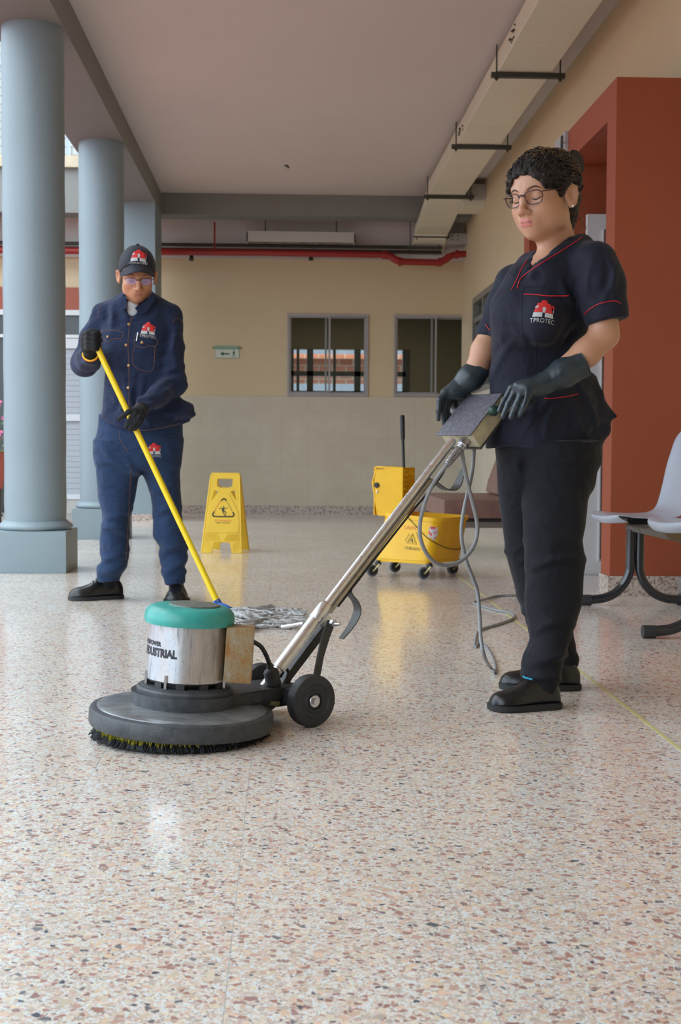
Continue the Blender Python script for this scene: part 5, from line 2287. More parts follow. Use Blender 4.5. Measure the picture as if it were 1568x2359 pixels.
def curls(n, mat, name, region, seed, r=0.0011, amp=0.0035):
    rr = random.Random(seed)
    bm = bmesh.new()
    made = 0
    tries = 0
    while made < n and tries < n*6:
        tries += 1
        x, y, z = region(rr)
        v = Vector((x, y, z)).normalized()
        c0_ = HW.w(0, -0.03, 0.02)
        dr = (HW.l*v.x+HW.f*v.y+HW.u*v.z).normalized()
        loc, nor, i, d_ = BVHH.ray_cast(c0_+dr*0.3, -dr)
        if loc is None:
            continue
        # strands run from the hairline back towards the bun
        goal = HW.w(0, -0.10, 0.070)
        p = loc.copy()
        pts = []
        ph = rr.uniform(0, 6.28)
        L = rr.uniform(0.022, 0.055)
        m = 14
        ok = True
        for k in range(m):
            tdir = (goal-p)
            tdir = (tdir-nor*tdir.dot(nor))
            if tdir.length < 1e-4:
                ok = False
                break
            tdir.normalize()
            sd_ = tdir.cross(nor)
            q = p+tdir*(L/m)
            loc2, nor2, i, d_ = BVHH.ray_cast(q+nor*0.03, -nor)
            if loc2 is None:
                ok = False
                break
            p = loc2
            nor = nor2 if nor2.dot(nor) > 0 else -nor2
            a = ph+k*0.95
            pts.append(p+nor*(0.0015+amp*0.5*(1+math.cos(a)))+sd_*math.sin(a)*amp)
        if ok and len(pts) > 5:
            tube(bm, spline(pts, 2), [r*(1-0.6*abs(2*i/(2*(len(pts)-1))-1)**2) for i in range(2*(len(pts)-1)+1)], 5)
            made += 1
    o_ = finish(name, bm, mat, hair, True, 60)
    o_['kind'] = 'stuff'
    return o_


def reg_all(rr):
    a = rr.uniform(-2.9, 2.9)
    return math.sin(a), math.cos(a), rr.uniform(-0.25, 1.6)


def reg_gold(rr):
    k = rr.random()
    if k < 0.45:
        a = rr.gauss(2.0, 0.35); return math.sin(a), math.cos(a), rr.uniform(0.0, 1.0)
    a = rr.gauss(0.6, 0.9)
    return math.sin(a), math.cos(a), rr.uniform(0.7, 1.8)


curls(520, M_curl, 'dark_curls', reg_all, 5, 0.0015, 0.0045)
curls(120, M_gold, 'bronze_highlights', reg_gold, 9, 0.0011, 0.0045)
# loose wisps at the nape
bm = bmesh.new()
rr = random.Random(4)
for k in range(34):
    p = HW.w(rr.uniform(0.0, 0.05), -0.095-rr.random()*0.02, rr.uniform(-0.10, 0.0))
    dr = (-HW.f*1.0+HW.l*rr.uniform(-0.3, 0.6)+Vector((0, 0, rr.uniform(-0.9, 0.3)))).normalized()
    pts = []
    sd_ = dr.cross(Vector((0, 0, 1))).normalized()
    up_ = sd_.cross(dr)
    ph = rr.uniform(0, 6)
    for i in range(10):
        pts.append(p+dr*(i*0.0034)+sd_*math.sin(ph+i)*0.004+up_*math.cos(ph+i)*0.005)
    tube(bm, spline(pts, 2), 0.0005, 4)
for k in range(5):
    p = HW.w(rr.uniform(-0.02, 0.03), rr.uniform(-0.03, 0.05), 0.114)
    pts = [p+HW.u*(0.007*math.sin(i*0.7))+HW.f*(-0.004*i)+HW.l*0.003*math.sin(i+k) for i in range(7)]
    tube(bm, spline(pts, 2), 0.0005, 4)
o = finish('loose_wisps', bm, M_gold, hair, True, 60)
o['kind'] = 'stuff'
# bun and clip
def bun(P):
    q = HW.loc(P).astype(np.float32)
    return (s_ell(q, (0, -0.125, 0.048), (0.036, 0.028, 0.040))+folds(q, 110, 4, n=4)*0.003)*HW.k


lo, hi = bbx([HW.w(0, -0.125, 0.05)], 0.062)
implicit('bun', [(bun, lo, hi, 0.003)], M_hair, hair, 0)
bm = bmesh.new()
MBn = basis(HW.w(0.026, -0.134, 0.086), -HW.f*0.62-HW.u*0.52+HW.l*0.25, HW.u*0.8-HW.f*0.5)
for sgn in (-1,):
    pts = [(-0.030, -0.022), (-0.026, 0.020), (-0.004, 0.030), (0.018, 0.024), (0.036, -0.002), (0.038, -0.022), (0.014, -0.034), (-0.012, -0.030)]
    prism(bm, pts, -0.016, 0.016, MBn)
bmesh.ops.bevel(bm, geom=list(bm.edges), offset=0.004, segments=2, affect='EDGES')
finish('hair_clip', bm, plain('black_satin', (24, 24, 26), 0.45), wm, True, 40)

# glasses
M_frame = plain('dark_plum_frame', (66, 32, 44), 0.25, coat=0.3)
lensm = NB('spectacle_lens')
lensm.set(col=(0.93, 0.93, 0.99, 1), rough=0.0, trans=1.0, ior=1.05, spec=0.6)
lensm.b.inputs['Alpha'].default_value = 0.35
M_lens = lensm.m


M_lens_now = [M_lens]


def spectacles(H, parent, mat, lw, lh, y0, z0, full=True, r=0.0013, tr=0.0022, ear_z=0.012, wrap=0.010, tilt=0.0):
    g = thing_child('glasses', parent)
    for s_ in (-1, 1):
        pts = []
        cxx = s_*(lw/2+0.0085)
        for k in range(28):
            a = 2*PI*k/28
            ca, sa = math.cos(a), math.sin(a)
            x = math.copysign(abs(ca)**0.62, ca)*lw/2
            z = math.copysign(abs(sa)**0.68, sa)*lh/2
            if z < 0:
                x *= 0.90
            xx = cxx+x
            yy = y0-wrap*(abs(xx)/0.06)**2-tilt*(lh/2-z)
            pts.append(H.w(xx, yy, z0+z))
        bm = bmesh.new()
        if full:
            tube(bm, pts, r, 8, closed=True)
            rim = finish('rim', bm, mat, g, True, 60)
        else:
            tube(bm, pts[:15], r*0.7, 8)
            rim = finish('rim', bm, mat, g, True, 60)
        bm = bmesh.new()
        vs = [bm.verts.new(p-H.f*0.0003) for p in pts]
        c_ = bm.verts.new(H.w(cxx, y0-wrap*(abs(cxx)/0.06)**2+0.0012-tilt*lh/2, z0))
        for k in range(28):
            bm.faces.new((c_, vs[k], vs[(k+1) % 28]))
        finish('lens', bm, M_lens_now[0], rim, True)
        # temple
        ex = cxx+s_*lw/2
        bm = bmesh.new()
        yq = y0-wrap*(abs(ex)/0.06)**2
        zt = z0+lh*0.30
        pts2 = [H.w(ex, yq, zt), H.w(ex+s_*0.006, yq-0.006, zt+0.001), H.w(s_*0.0775, 0.03, zt+0.003), H.w(s_*0.081, 0.0, ear_z+0.006), H.w(s_*0.081, -0.020, ear_z), H.w(s_*0.080, -0.036, ear_z-0.02)]
        tube(bm, spline(pts2, 5), tr, 8, up=H.u, flat=0.55 if full else 1.0)
        finish('temple', bm, mat, g, True, 60)
    bm = bmesh.new()
    tube(bm, spline([H.w(-0.010, y0-0.0003-tilt*lh*0.25, z0+lh*0.22), H.w(0, y0+0.003, z0+lh*0.30), H.w(0.010, y0-0.0003-tilt*lh*0.25, z0+lh*0.22)], 5), r*1.2, 8)
    finish('bridge', bm, mat, g, True, 60)
    return g


def thing_child(name, parent):
    o_ = bpy.data.objects.new(name, None)
    COL.objects.link(o_)
    o_.empty_display_size = 0.05
    o_.parent = parent
    o_.matrix_parent_inverse = pinv(parent)
    o_.location = parent.location
    return o_


# parts of the glasses hang one level below the person: keep them as direct children meshes
def spectacles_flat(H, parent, mat, **kw):
    g = spectacles(H, parent, mat, **kw)
    kids = [o_ for o_ in COL.objects if o_.parent == g]
    root = [o_ for o_ in kids if o_.name.startswith('bridge')][0]
    root.name = 'glasses'
    root.parent = parent
    root.matrix_parent_inverse = pinv(parent)
    for o_ in kids:
        if o_ is root:
            continue
        lens = [c_ for c_ in COL.objects if c_.parent == o_]
        o_.parent = root
        o_.matrix_parent_inverse = pinv(root)
        for c_ in lens:
            c_.parent = root
            c_.matrix_parent_inverse = pinv(root)
    bpy.data.objects.remove(g)


spectacles_flat(HW, wm, M_frame, lw=0.049, lh=0.034, y0=0.098, z0=-0.005, full=True, tilt=0.22, r=0.0017, tr=0.0030)

# scrub top
rows_t = [(585, 1238, 1345, 3.88, 0.085), (606, 1200, 1385, 3.87, 0.10), (640, 1162, 1394, 3.86, 0.118), (690, 1137, 1384, 3.87, 0.125), (740, 1131, 1370, 3.89, 0.125), (790, 1132, 1356, 3.91, 0.12), (850, 1129, 1352, 3.93, 0.115),
          (890, 1131, 1364, 3.94, 0.118), (930, 1130, 1380, 3.945, 0.125), (985, 1123, 1390, 3.95, 0.13), (1040, 1120, 1383, 3.95, 0.13)]
TL = rows_px(rows_t, DW, 0.14)
hem_z = at(1250, 1033, 3.70).z
FW = Vector((-0.72, -0.69, 0)).normalized()


SCR = [(1352, 600, 1342, 720), (1385, 585, 1368, 705), (1412, 610, 1396, 700), (1325, 705, 1285, 650), (1345, 765, 1300, 835), (1345, 800, 1250, 868), (1185, 780, 1150, 985), (1232, 880, 1200, 1015), (1292, 930, 1262, 1010),
       (1345, 905, 1392, 990), (1330, 930, 1370, 1010), (1290, 800, 1330, 740), (1215, 800, 1160, 760), (1270, 860, 1240, 960), (1340, 870, 1385, 920), (1360, 1000, 1405, 965)]


def scrub(P):
    d = s_loft(P, TL)
    # shoulders
    d = smin(d, s_cap(P, at(1180, 652, 3.97), at(1290, 606, 3.90), 0.046, 0.06), 0.04)
    d = smin(d, s_cap(P, at(1366, 606, 3.78), at(1300, 604, 3.87), 0.060, 0.066), 0.04)
    # bust
    d = smin(d, s_ell(P, at(1246, 735, 3.765), (0.066, 0.062, 0.075)), 0.05)
    d = smin(d, s_ell(P, at(1183, 728, 3.83), (0.060, 0.060, 0.075)), 0.05)
    # sleeves
    sl = s_chain(P, [at(1369, 608, 3.76), at(1383, 655, 3.745), at(1394, 720, 3.735), at(1397, 748, 3.735)], [0.064, 0.0655, 0.057, 0.0565], 0.03)
    a_, b_ = at(1383, 655, 3.745), at(1393, 742, 3.735)
    n_ = (b_-a_).normalized()+Vector((0.10, 0, 0))
    sl = smax(sl, s_plane(P, b_-Vector((0, 0, 0.002)), n_), 0.004)
    sl = smax(sl, -s_cap(P, b_, b_+n_*0.1, 0.0525, 0.0525), 0.004) if False else sl
    d = smin(d, sl, 0.022)
    sr = s_chain(P, [at(1183, 650, 3.97), at(1160, 705, 3.985), at(1130, 772, 3.99)], [0.054, 0.053, 0.048], 0.03)
    a2, b2 = at(1165, 690, 3.985), at(1123, 775, 3.99)
    sr = smax(sr, s_plane(P, b2, (b2-a2).normalized()+Vector((0.35, 0, -0.0))), 0.004)
    d = smin(d, sr, 0.022)
    # lower back fullness, gathered cloth at the side
    d = smin(d, s_ell(P, at(1358, 958, 3.95), (0.052, 0.060, 0.060)), 0.04)
    d = smin(d, s_cap(P, at(1380, 948, 3.93), at(1417, 959, 3.92), 0.034, 0.006), 0.025)
    d = smin(d, s_cap(P, at(1368, 1000, 3.93), at(1390, 990, 3.92), 0.032, 0.014), 0.04)
    d = smin(d, s_cap(P, at(1358, 880, 3.93), at(1378, 905, 3.92), 0.026, 0.010), 0.04)
    # folds
    low = np.clip((at(1250, 780, DW).z-P[:, 2])/0.25, 0, 1)
    d = d-folds(P, 16, 1, (1, 1, 0.55), 5)*(0.0034+0.0040*low)
    d = d-creases(P, SCR, 3.78, 0.011, 0.0065)
    # hem
    d = smax(d, hem_z+0.004*np.sin(P[:, 0]*40)-P[:, 2], 0.004)
    # neck opening
    d = smin(d, s_cap(P, at(1338, 572, 3.86), at(1262, 628, 3.775), 0.040, 0.034), 0.03)
    d = smin(d, s_cap(P, at(1216, 610, 3.90), at(1196, 640, 3.83), 0.034, 0.034), 0.03)
    d = smax(d, -s_cap(P, neck_bot+Vector((0, 0, -0.03)), neck_top, 0.0625, 0.061), 0.005)
    nb = at(1250, 584, 3.775)
    ap = at(1219, 622, 3.74)
    d = smax(d, -s_chain(P, [nb, (nb+ap)/2, ap], [0.030, 0.016, 0.003], 0.01), 0.004)
    cb1 = s_chain(P, [at(1340, 560, 3.86), at(1318, 566, 3.82), at(1284, 590, 3.785), at(1250, 612, 3.765), at(1226, 632, 3.76)], [0.022, 0.022, 0.021, 0.017, 0.010], 0.01)
    cb2 = s_chain(P, [at(1232, 590, 3.86), at(1222, 606, 3.82), at(1214, 626, 3.79)], [0.013, 0.012, 0.010], 0.01)
    d = smin(d, np.minimum(cb1, cb2), 0.016)
    d = smax(d, -(HW.sdf(P)-0.003), 0.003)
    return d


lo, hi = bbx([p for p in (at(1095, 560, 3.98), at(1450, 1050, 3.95), at(1450, 1050, 3.60))], 0.06)
lo[2] = hem_z-0.02; hi[2] = at(1300, 530, 3.85).z; hi[1] = 4.08; lo[1] = 3.56
scrubo = implicit('scrub_top', [(scrub, lo, hi, 0.0042)], M_scrub, wm, 1)
BS = bvh_of(scrubo)


def on(parent, bvh, pix, r, mat, name, off=0.0012, n=8):
    bm = surf_line(bvh, pix, off, n, r)
    if len(bm.verts):
        finish(name, bm, mat, parent, True, 60)


on(scrubo, BS, [(1340, 547), (1318, 562), (1280, 586), (1240, 611), (1203, 638), (1194, 654), (1192, 665)], 0.0014, M_piping, 'red_piping')
on(scrubo, BS, [(1214, 601), (1201, 620), (1190, 644), (1178, 668)], 0.0014, M_piping, 'red_piping')
on(scrubo, BS, [(1206, 678), (1232, 679), (1258, 682), (1285, 682), (1309, 681)], 0.0017, M_piping, 'red_piping')
on(scrubo, BS, [(1346, 725), (1358, 712), (1380, 700), (1404, 694), (1418, 694), (1428, 699)], 0.0014, M_piping, 'red_piping')
on(scrubo, BS, [(1119, 746), (1123, 754), (1129, 760), (1134, 762)], 0.0014, M_piping, 'red_piping')
on(scrubo, BS, [(1250, 917), (1270, 918), (1300, 914), (1331, 908)], 0.0015, M_piping, 'red_piping')
M_seam = plain('dark_seam', (16, 18, 26), 0.8)
# seams: pocket outlines, placket, sleeve seam, hem
for pix in ([(1204, 662), (1240, 662), (1280, 664), (1309, 664)], [(1204, 664), (1202, 720), (1204, 765), (1214, 778), (1262, 784), (1300, 780), (1312, 765), (1313, 700), (1309, 664)],
            [(1236, 780), (1234, 830), (1230, 890)], [(1322, 640), (1320, 690), (1330, 740), (1348, 776)],
            [(1232, 592), (1226, 606), (1219, 620), (1240, 600), (1280, 572), (1318, 544)], [(1124, 1018), (1180, 1021), (1260, 1022), (1340, 1017)]):
    on(scrubo, BS, pix, 0.0009, M_seam, 'seam', 0.0002)
emblem(BS, (1252, 712), 0.060, Vector((1, -0.5, 0)), (0, 0, 1), scrubo)

# trousers
near_rows = [(1015, 1195, 1383, 3.90, .105), (1045, 1198, 1380, 3.89, .105), (1075, 1201, 1375), (1118, 1202, 1363), (1150, 1202, 1354, 3.85, .09), (1207, 1204, 1350, 3.82, .09), (1242, 1204, 1340, 3.77, .085), (1268, 1205, 1345), (1290, 1206, 1350, 3.76, .085), (1327, 1206, 1344),
             (1385, 1207, 1339, 3.73, .08), (1436, 1214, 1325, 3.71, .078), (1475, 1220, 1313, 3.695, .074), (1500, 1210, 1307, 3.685, .075), (1530, 1199, 1301, 3.675, .074), (1560, 1196, 1294, 3.67, .07), (1590, 1202, 1291, 3.665, .065), (1612, 1210, 1290, 3.66, .06)]
far_rows = [(1015, 1140, 1270, 3.97, .10), (1060, 1142, 1275, 3.97, .10), (1131, 1147, 1280, 3.95, .10), (1210, 1157, 1290, 3.96, .09), (1280, 1165, 1296, 3.97, .085), (1323, 1178, 1302), (1396, 1199, 1312, 3.975, .075), (1436, 1212, 1320), (1468, 1225, 1322, 3.975, .07),
            (1497, 1243, 1325), (1512, 1248, 1336, 3.975, .07), (1530, 1252, 1334), (1545, 1256, 1330, 3.975, .065)]


def fill(rows, D0, r0):
    """let missing depth/thickness inherit from the row before"""
    out = []
    D_, r_ = D0, r0
    for r in rows:
        if len(r) > 3:
            D_, r_ = r[3], r[4]
        out.append((r[0], r[1], r[2], D_, r_))
    return rows_px(out, D0, r0)


LN = fill(near_rows, 3.8, 0.1); LF = fill(far_rows, 3.95, 0.1)


PCR = [(1222, 1392, 1322, 1438), (1220, 1452, 1312, 1418), (1213, 1512, 1302, 1470), (1204, 1548, 1290, 1562), (1215, 1250, 1332, 1278), (1220, 1310, 1330, 1290), (1166, 1270, 1206, 1290), (1250, 1500, 1330, 1520), (1300, 1060, 1370, 1045), (1225, 1100, 1215, 1050)]


def pants(P):
    z = P[:, 2]
    zk = at(1300, 1440, 3.7).z
    ank = np.clip((zk-z)/0.12, 0, 1)
    a = s_loft(P, LN)
    a = a-folds(P, 15, 3, (1, 1, 0.5), 5)*0.0045-ank*folds(P, 24, 6, (0.6, 0.6, 1.4), 5)*0.008
    # slanting hem: front lifted over the shoe
    h0_, h1x = at(1196, 1558, 3.66), at(1288, 1606, 3.66)
    dd_ = (h1x-h0_).normalized()
    nn = Vector((dd_.z, 0, -dd_.x)); nn = nn if nn.z < 0 else -nn
    a = smax(a, s_plane(P, h0_, nn), 0.005)
    c = s_loft(P, LF)
    c = c-folds(P, 15, 4, (1, 1, 0.5), 5)*0.003-ank*folds(P, 24, 8, (0.6, 0.6, 1.4), 5)*0.005
    c = smax(c, at(1290, 1532, 3.975).z-z, 0.005)
    d = smin(a, c, 0.006)
    hip = s_ell(P, at(1262, 1035, 3.94), (0.155, 0.12, 0.085))
    hip = smax(hip, z-at(1262, 1000, 3.85).z, 0.01)
    # creased cloth down the back of the near thigh
    for py, px_, r in ((1062, 1366, .016), (1108, 1352, .016), (1128, 1346, .012), (1290, 1336, .016)):
        dq = 3.89 if py < 1200 else 3.80
        d = smin(d, s_cap(P, at(px_, py, dq), at(px_-18, py+8, dq-0.02), r, r*0.7), 0.035)
    d = smin(d, hip, 0.02)
    return d-creases(P, PCR, 3.72, 0.012, 0.007)


lo, hi = bbx([at(1130, 1000, 3.9), at(1400, 1000, 3.9), at(1196, 1610, 3.66), at(1340, 1550, 3.97)], 0.05)
lo[1] = 3.55; hi[1] = 4.10
trou = implicit('trousers', [(pants, lo, hi, 0.0046)], M_pants, wm, 1)
BT = bvh_of(trou)
on(trou, BT, [(1148, 1143), (1170, 1143), (1200, 1140)], 0.001, M_scrub, 'knee_seam', 0.0004)

# shoes
M_leather = plain('black_leather', (20, 21, 23), 0.30, var=0.1, vs=20, bump=0.08, bs=300)
M_sole = plain('black_sole', (30, 31, 33), 0.6)
hn, tn = gnd(1287, 1629), gnd(1128, 1636)
sh, Ms, Ls = shoe('shoe', hn, tn, wm, M_leather, M_sole, 0.096, 0.098)
bm = bmesh.new()
BSH = bvh_of(sh)
for pix in ([(1217, 1570), (1209, 1586), (1205, 1600), (1216, 1602), (1224, 1590), (1230, 1574)],):
    on(sh, BSH, pix, 0.0009, M_seam, 'elastic_seam', 0.0006)
hf, tf = gnd(1336, 1588), gnd(1142, 1584)
tf = hf+(tf-hf).normalized()*0.245
shoe('shoe', hf, tf, wm, M_leather, M_sole, 0.096, 0.098)
bm = bmesh.new()
tube(bm, spline([Ms @ Vector((Ls*0.42, -0.031, 0.082)), Ms @ Vector((Ls*0.50, -0.012, 0.090)), Ms @ Vector((Ls*0.515, 0.01, 0.090)), Ms @ Vector((Ls*0.45, 0.03, 0.088))], 6), 0.0026, 8)
finish('sock', bm, plain('turquoise_sock', (30, 150, 186), 0.7), wm, True, 60)
# ankles inside the shoes
for (h_, t_2, top) in ((hn, tn, at(1245, 1540, 3.67)), (hf, tf, at(1300, 1500, 3.97))):
    bm = bmesh.new()
    tube(bm, [h_+(t_2-h_)*0.28+Z3*0.05, top], [0.030, 0.036], 16)
    finish('ankle_sock', bm, M_pants, wm, True, 60)


# gloves
def glove_near(P):
    c0_ = at(1340, 836, 3.72)
    wr = at(1246, 888, 3.712)
    d = s_chain(P, [c0_, at(1295, 862, 3.715), wr], [0.0445, 0.0400, 0.0300], 0.02)
    ax_ = (c0_-wr).normalized()
    d = smax(d, s_plane(P, c0_, ax_), 0.003)
    # back of the hand, palm side below
    d = smin(d, s_ell(P, at(1213, 900, 3.715), (0.030, 0.036, 0.021)), 0.022)
    d = smin(d, s_chain(P, [wr, at(1212, 893, 3.70), at(1192, 889, 3.70)], [0.027, 0.021, 0.013], 0.02), 0.02)
    d = smin(d, s_chain(P, [at(1236, 905, 3.73), at(1214, 916, 3.735)], [0.020, 0.018], 0.02), 0.02)
    k_ = 0.004
    f1 = s_chain(P, [at(1196, 884, 3.735), at(1178, 893, 3.745), at(1161, 922, 3.75), at(1150, 946, 3.745)], [0.0105, 0.0090, 0.0082, 0.0072], 0.006)
    f2 = s_chain(P, [at(1202, 888, 3.715), at(1188, 895, 3.72), at(1170, 932, 3.722), at(1158, 960, 3.72)], [0.0108, 0.0094, 0.0086, 0.0076], 0.006)
    f3 = s_chain(P, [at(1212, 892, 3.695), at(1203, 899, 3.692), at(1188, 935, 3.692), at(1177, 961, 3.695)], [0.0108, 0.0098, 0.0090, 0.0080], 0.006)
    f4 = s_chain(P, [at(1222, 898, 3.68), at(1218, 908, 3.675), at(1207, 936, 3.68), at(1196, 956, 3.69)], [0.0100, 0.0090, 0.0082, 0.0072], 0.006)
    fs_ = smin(smin(f1, f2, k_), smin(f3, f4, k_), k_)
    d = smin(d, fs_, 0.008)
    th = s_chain(P, [at(1236, 908, 3.745), at(1222, 922, 3.765), at(1200, 935, 3.775), at(1184, 940, 3.775)], [0.016, 0.0125, 0.0105, 0.009], 0.01)
    d = smin(d, th, 0.008)
    cr = folds(P, 60, 5, n=4)*0.0007
    return d+cr


lo, hi = bbx([at(1146, 965, 3.74), at(1360, 820, 3.72), at(1360, 880, 3.72)], 0.05)
gl1 = implicit('glove', [(glove_near, lo, hi, 0.0024)], M_glove, wm, 1)
DFh = 3.985


def glove_far(P):
    a_ = lambda x, y, dd=0.0: at(x, y, DFh+dd)
    c0_ = a_(1104, 850)
    d = s_chain(P, [c0_, a_(1083, 872), a_(1057, 893)], [0.0385, 0.0385, 0.0300], 0.02)
    n_ = (c0_-a_(1080, 878)).normalized()+Vector((-0.10, 0, 0.25))
    d = smax(d, s_plane(P, c0_+n_*0.004, n_), 0.003)
    d = smin(d, s_ell(P, a_(1040, 905), (0.036, 0.034, 0.022)), 0.022)
    k_ = 0.0035
    f1 = s_chain(P, [a_(1026, 905, -.02), a_(1013, 921, -.028), a_(1010, 945, -.030), a_(1009, 966, -.028)], [0.011, 0.0090, 0.0080, 0.0068], 0.006)
    f2 = s_chain(P, [a_(1034, 902, -.01), a_(1021, 918, -.012), a_(1020, 948, -.014), a_(1023, 976, -.012)], [0.011, 0.0095, 0.0086, 0.0076], 0.006)
    f3 = s_chain(P, [a_(1042, 900, .008), a_(1034, 914, .010), a_(1030, 944, .008), a_(1029, 968, .006)], [0.011, 0.0098, 0.0090, 0.0080], 0.006)
    f4 = s_chain(P, [a_(1054, 899, .02), a_(1047, 912, .026), a_(1041, 938, .024), a_(1038, 958, .02)], [0.011, 0.0098, 0.0090, 0.0078], 0.006)
    d = smin(d, smin(smin(f1, f2, k_), smin(f3, f4, k_), k_), 0.008)
    th = s_chain(P, [a_(1068, 900, .01), a_(1066, 918, .028), a_(1056, 936, .032), a_(1050, 950, .03)], [0.018, 0.0135, 0.011, 0.009], 0.01)
    d = smin(d, th, 0.008)
    return d+folds(P, 60, 9, n=4)*0.0007


lo, hi = bbx([at(1005, 980, DFh), at(1130, 830, DFh), at(1130, 910, DFh)], 0.045)
gl2 = implicit('glove', [(glove_far, lo, hi, 0.0024)], M_glove, wm, 1)
for bm_c, c0_, n_, r_c in ((gl1, at(1340, 836, 3.72), (at(1340, 836, 3.72)-at(1246, 888, 3.712)).normalized(), 0.0440),):
    bm = bmesh.new()
    s_, u_2, d_2 = frame_of(n_)
    tube(bm, [c0_+(s_*math.cos(a*PI/16)+u_2*math.sin(a*PI/16))*r_c for a in range(32)], 0.0018, 8, closed=True)
    finish('rolled_cuff', bm, M_glove, bm_c, True, 60)

# ================================================================ the man with the mop
M_dshirt = mat_denim('dark_denim_shirt', (29, 38, 62), (37, 49, 76))
M_jeans = mat_denim('blue_jeans_denim', (32, 50, 78), (40, 59, 90))
M_cap = mat_cloth('black_cap_cloth', (38, 40, 50), 0.08, 0.7, 1500, 0.2, 0.1, 0.05, 20)
SKM = rgb(186, 132, 100)
M_skinm = mat_skin('skin_man', SKM)
M_kglove = mat_cloth('black_knit_glove', (32, 33, 35), 0.15, 0.8, 700, 0.4, 0.1, 0.2, 40)
M_stitch = plain('copper_stitching', (122, 84, 62), 0.7)
M_brass = plain('copper_button', (176, 138, 92), 0.35, 0.6)
mn = thing('person', 'man in a black cap, glasses and denim uniform mopping beside the column', 'person', tuple(gnd(320, 1381)))
DM = 6.25
HM = Head(at(316, 634, 6.17), (0.19, -1.0, -0.40), 1.03, False, 0.0)
mnb = at(312, 712, 6.27)


def bodym_up(P):
    d = HM.sdf(P)
    d = smin(d, s_cap(P, HM.w(0, -0.030, -0.060), mnb, 0.050, 0.056), 0.03)
    d = smin(d, s_cap(P, HM.w(0, 0.005, -0.090), at(310, 708, 6.22), 0.032, 0.038), 0.025)
    return d


def tint_m(V):
    q = HM.loc(V.astype(np.float32))
    c_ = head_tint(q, False, SKM)
    # close-cropped grey sides below the cap
    aq = np.abs(q[:, 0])
    m = np.clip((aq-0.055)/0.01, 0, 1)*np.clip((q[:, 2]+0.012)/0.01, 0, 1)*np.clip((0.030-q[:, 1])/0.01, 0, 1)*np.clip((0.074-aq)/0.003, 0, 1)
    m = np.maximum(m, np.clip((-0.05-q[:, 1])/0.02, 0, 1)*np.clip((q[:, 2]+0.07)/0.02, 0, 1))
    g = np.array(rgb(60, 52, 48), dtype=np.float32)
    return c_*(1-m[:, None]*0.8)+g*m[:, None]*0.8


lo, hi = bbx([HM.c, mnb], 0.15)
bodym = implicit('body', [(bodym_up, lo, hi, 0.0024)], M_skinm, mn, 1, tint_m)
BM_ = bvh_of(bodym)
face_details(HM, BM_, mn, 0.0020)
lm2 = NB('violet_reflection_lens')  # violet reflection is put into the lens colour
lm2.set(col=(0.42, 0.40, 0.85, 1), rough=0.03, spec=0.8)
lm2.b.inputs['Alpha'].default_value = 0.32
M_lens_now[0] = lm2.m
spectacles_flat(HM, mn, plain('thin_dark_frame', (40, 36, 40), 0.3, 0.4), lw=0.050, lh=0.030, y0=0.096, z0=-0.006, full=False, r=0.0014, tr=0.0012, tilt=0.15)

# forearms inside the sleeves
lo, hi = bbx([at(195, 838, 6.3), at(210, 800, 6.05), at(420, 880, 6.2), at(318, 945, 5.98)], 0.06)


def bodym_arms(P):
    d = s_cap(P, at(200, 830, 6.25), at(209, 806, 6.06), 0.034, 0.026)
    return np.minimum(d, s_cap(P, at(405, 880, 6.2), at(322, 942, 5.99), 0.036, 0.027))


arms = implicit('forearms', [(bodym_arms, lo, hi, 0.006)], M_skinm, mn, 1, tint_m)

# cap
def cap(P):
    q = HM.loc(P).astype(np.float32)
    d = s_ell(q, (0, -0.018, 0.036), (0.0825, 0.101, 0.096))
    d = smin(d, s_ell(q, (0, 0.030, 0.060), (0.055, 0.055, 0.060)), 0.03)
    d = smax(d, -(q[:, 2]-0.012-0.72*np.maximum(q[:, 1]-0.005, 0)), 0.004)
    return d*HM.k


lo, hi = HM.bb(0.15)
capo = implicit('cap', [(cap, lo, hi, 0.003)], M_cap, mn, 1)
BCP = bvh_of(capo)
bm = bmesh.new()
grid = []
nu, nv = 20, 10
for i in range(nu+1):
    a = -1+2*i/nu
    row = []
    for j in range(nv+1):
        b_ = j/nv
        x = a*(0.078-0.003*b_)
        edge = 0.066*math.sqrt(max(0, 1-(abs(a)**2.6)))
        yb_ = 0.084*math.sqrt(max(0, 1-(a*0.93)**2))-0.006
        y = yb_+b_*edge
        z = 0.076-0.066*(abs(a)**2.2)-b_*0.026*(edge/0.066)
        row.append(bm.verts.new(HM.w(x, y, z)))
    grid.append(row)
for i in range(nu):
    for j in range(nv):
        bm.faces.new((grid[i][j], grid[i+1][j], grid[i+1][j+1], grid[i][j+1]))
bmesh.ops.remove_doubles(bm, verts=bm.verts, dist=0.0004)
vis = finish('visor', bm, M_cap, capo, True)
mo = vis.modifiers.new('s', 'SOLIDIFY'); mo.thickness = 0.003
bm = bmesh.new()
lathe(bm, [(0, 0.0), (0.007, 0.001), (0.008, 0.004), (0.004, 0.006), (0, 0.0065)], HM.w(0, -0.015, 0.134), 14)
finish('cap_button', bm, M_cap, capo, True, 60)
emblem(BCP, (319, 588), 0.072, (1, 0, 0), (0, 0, 1), capo)

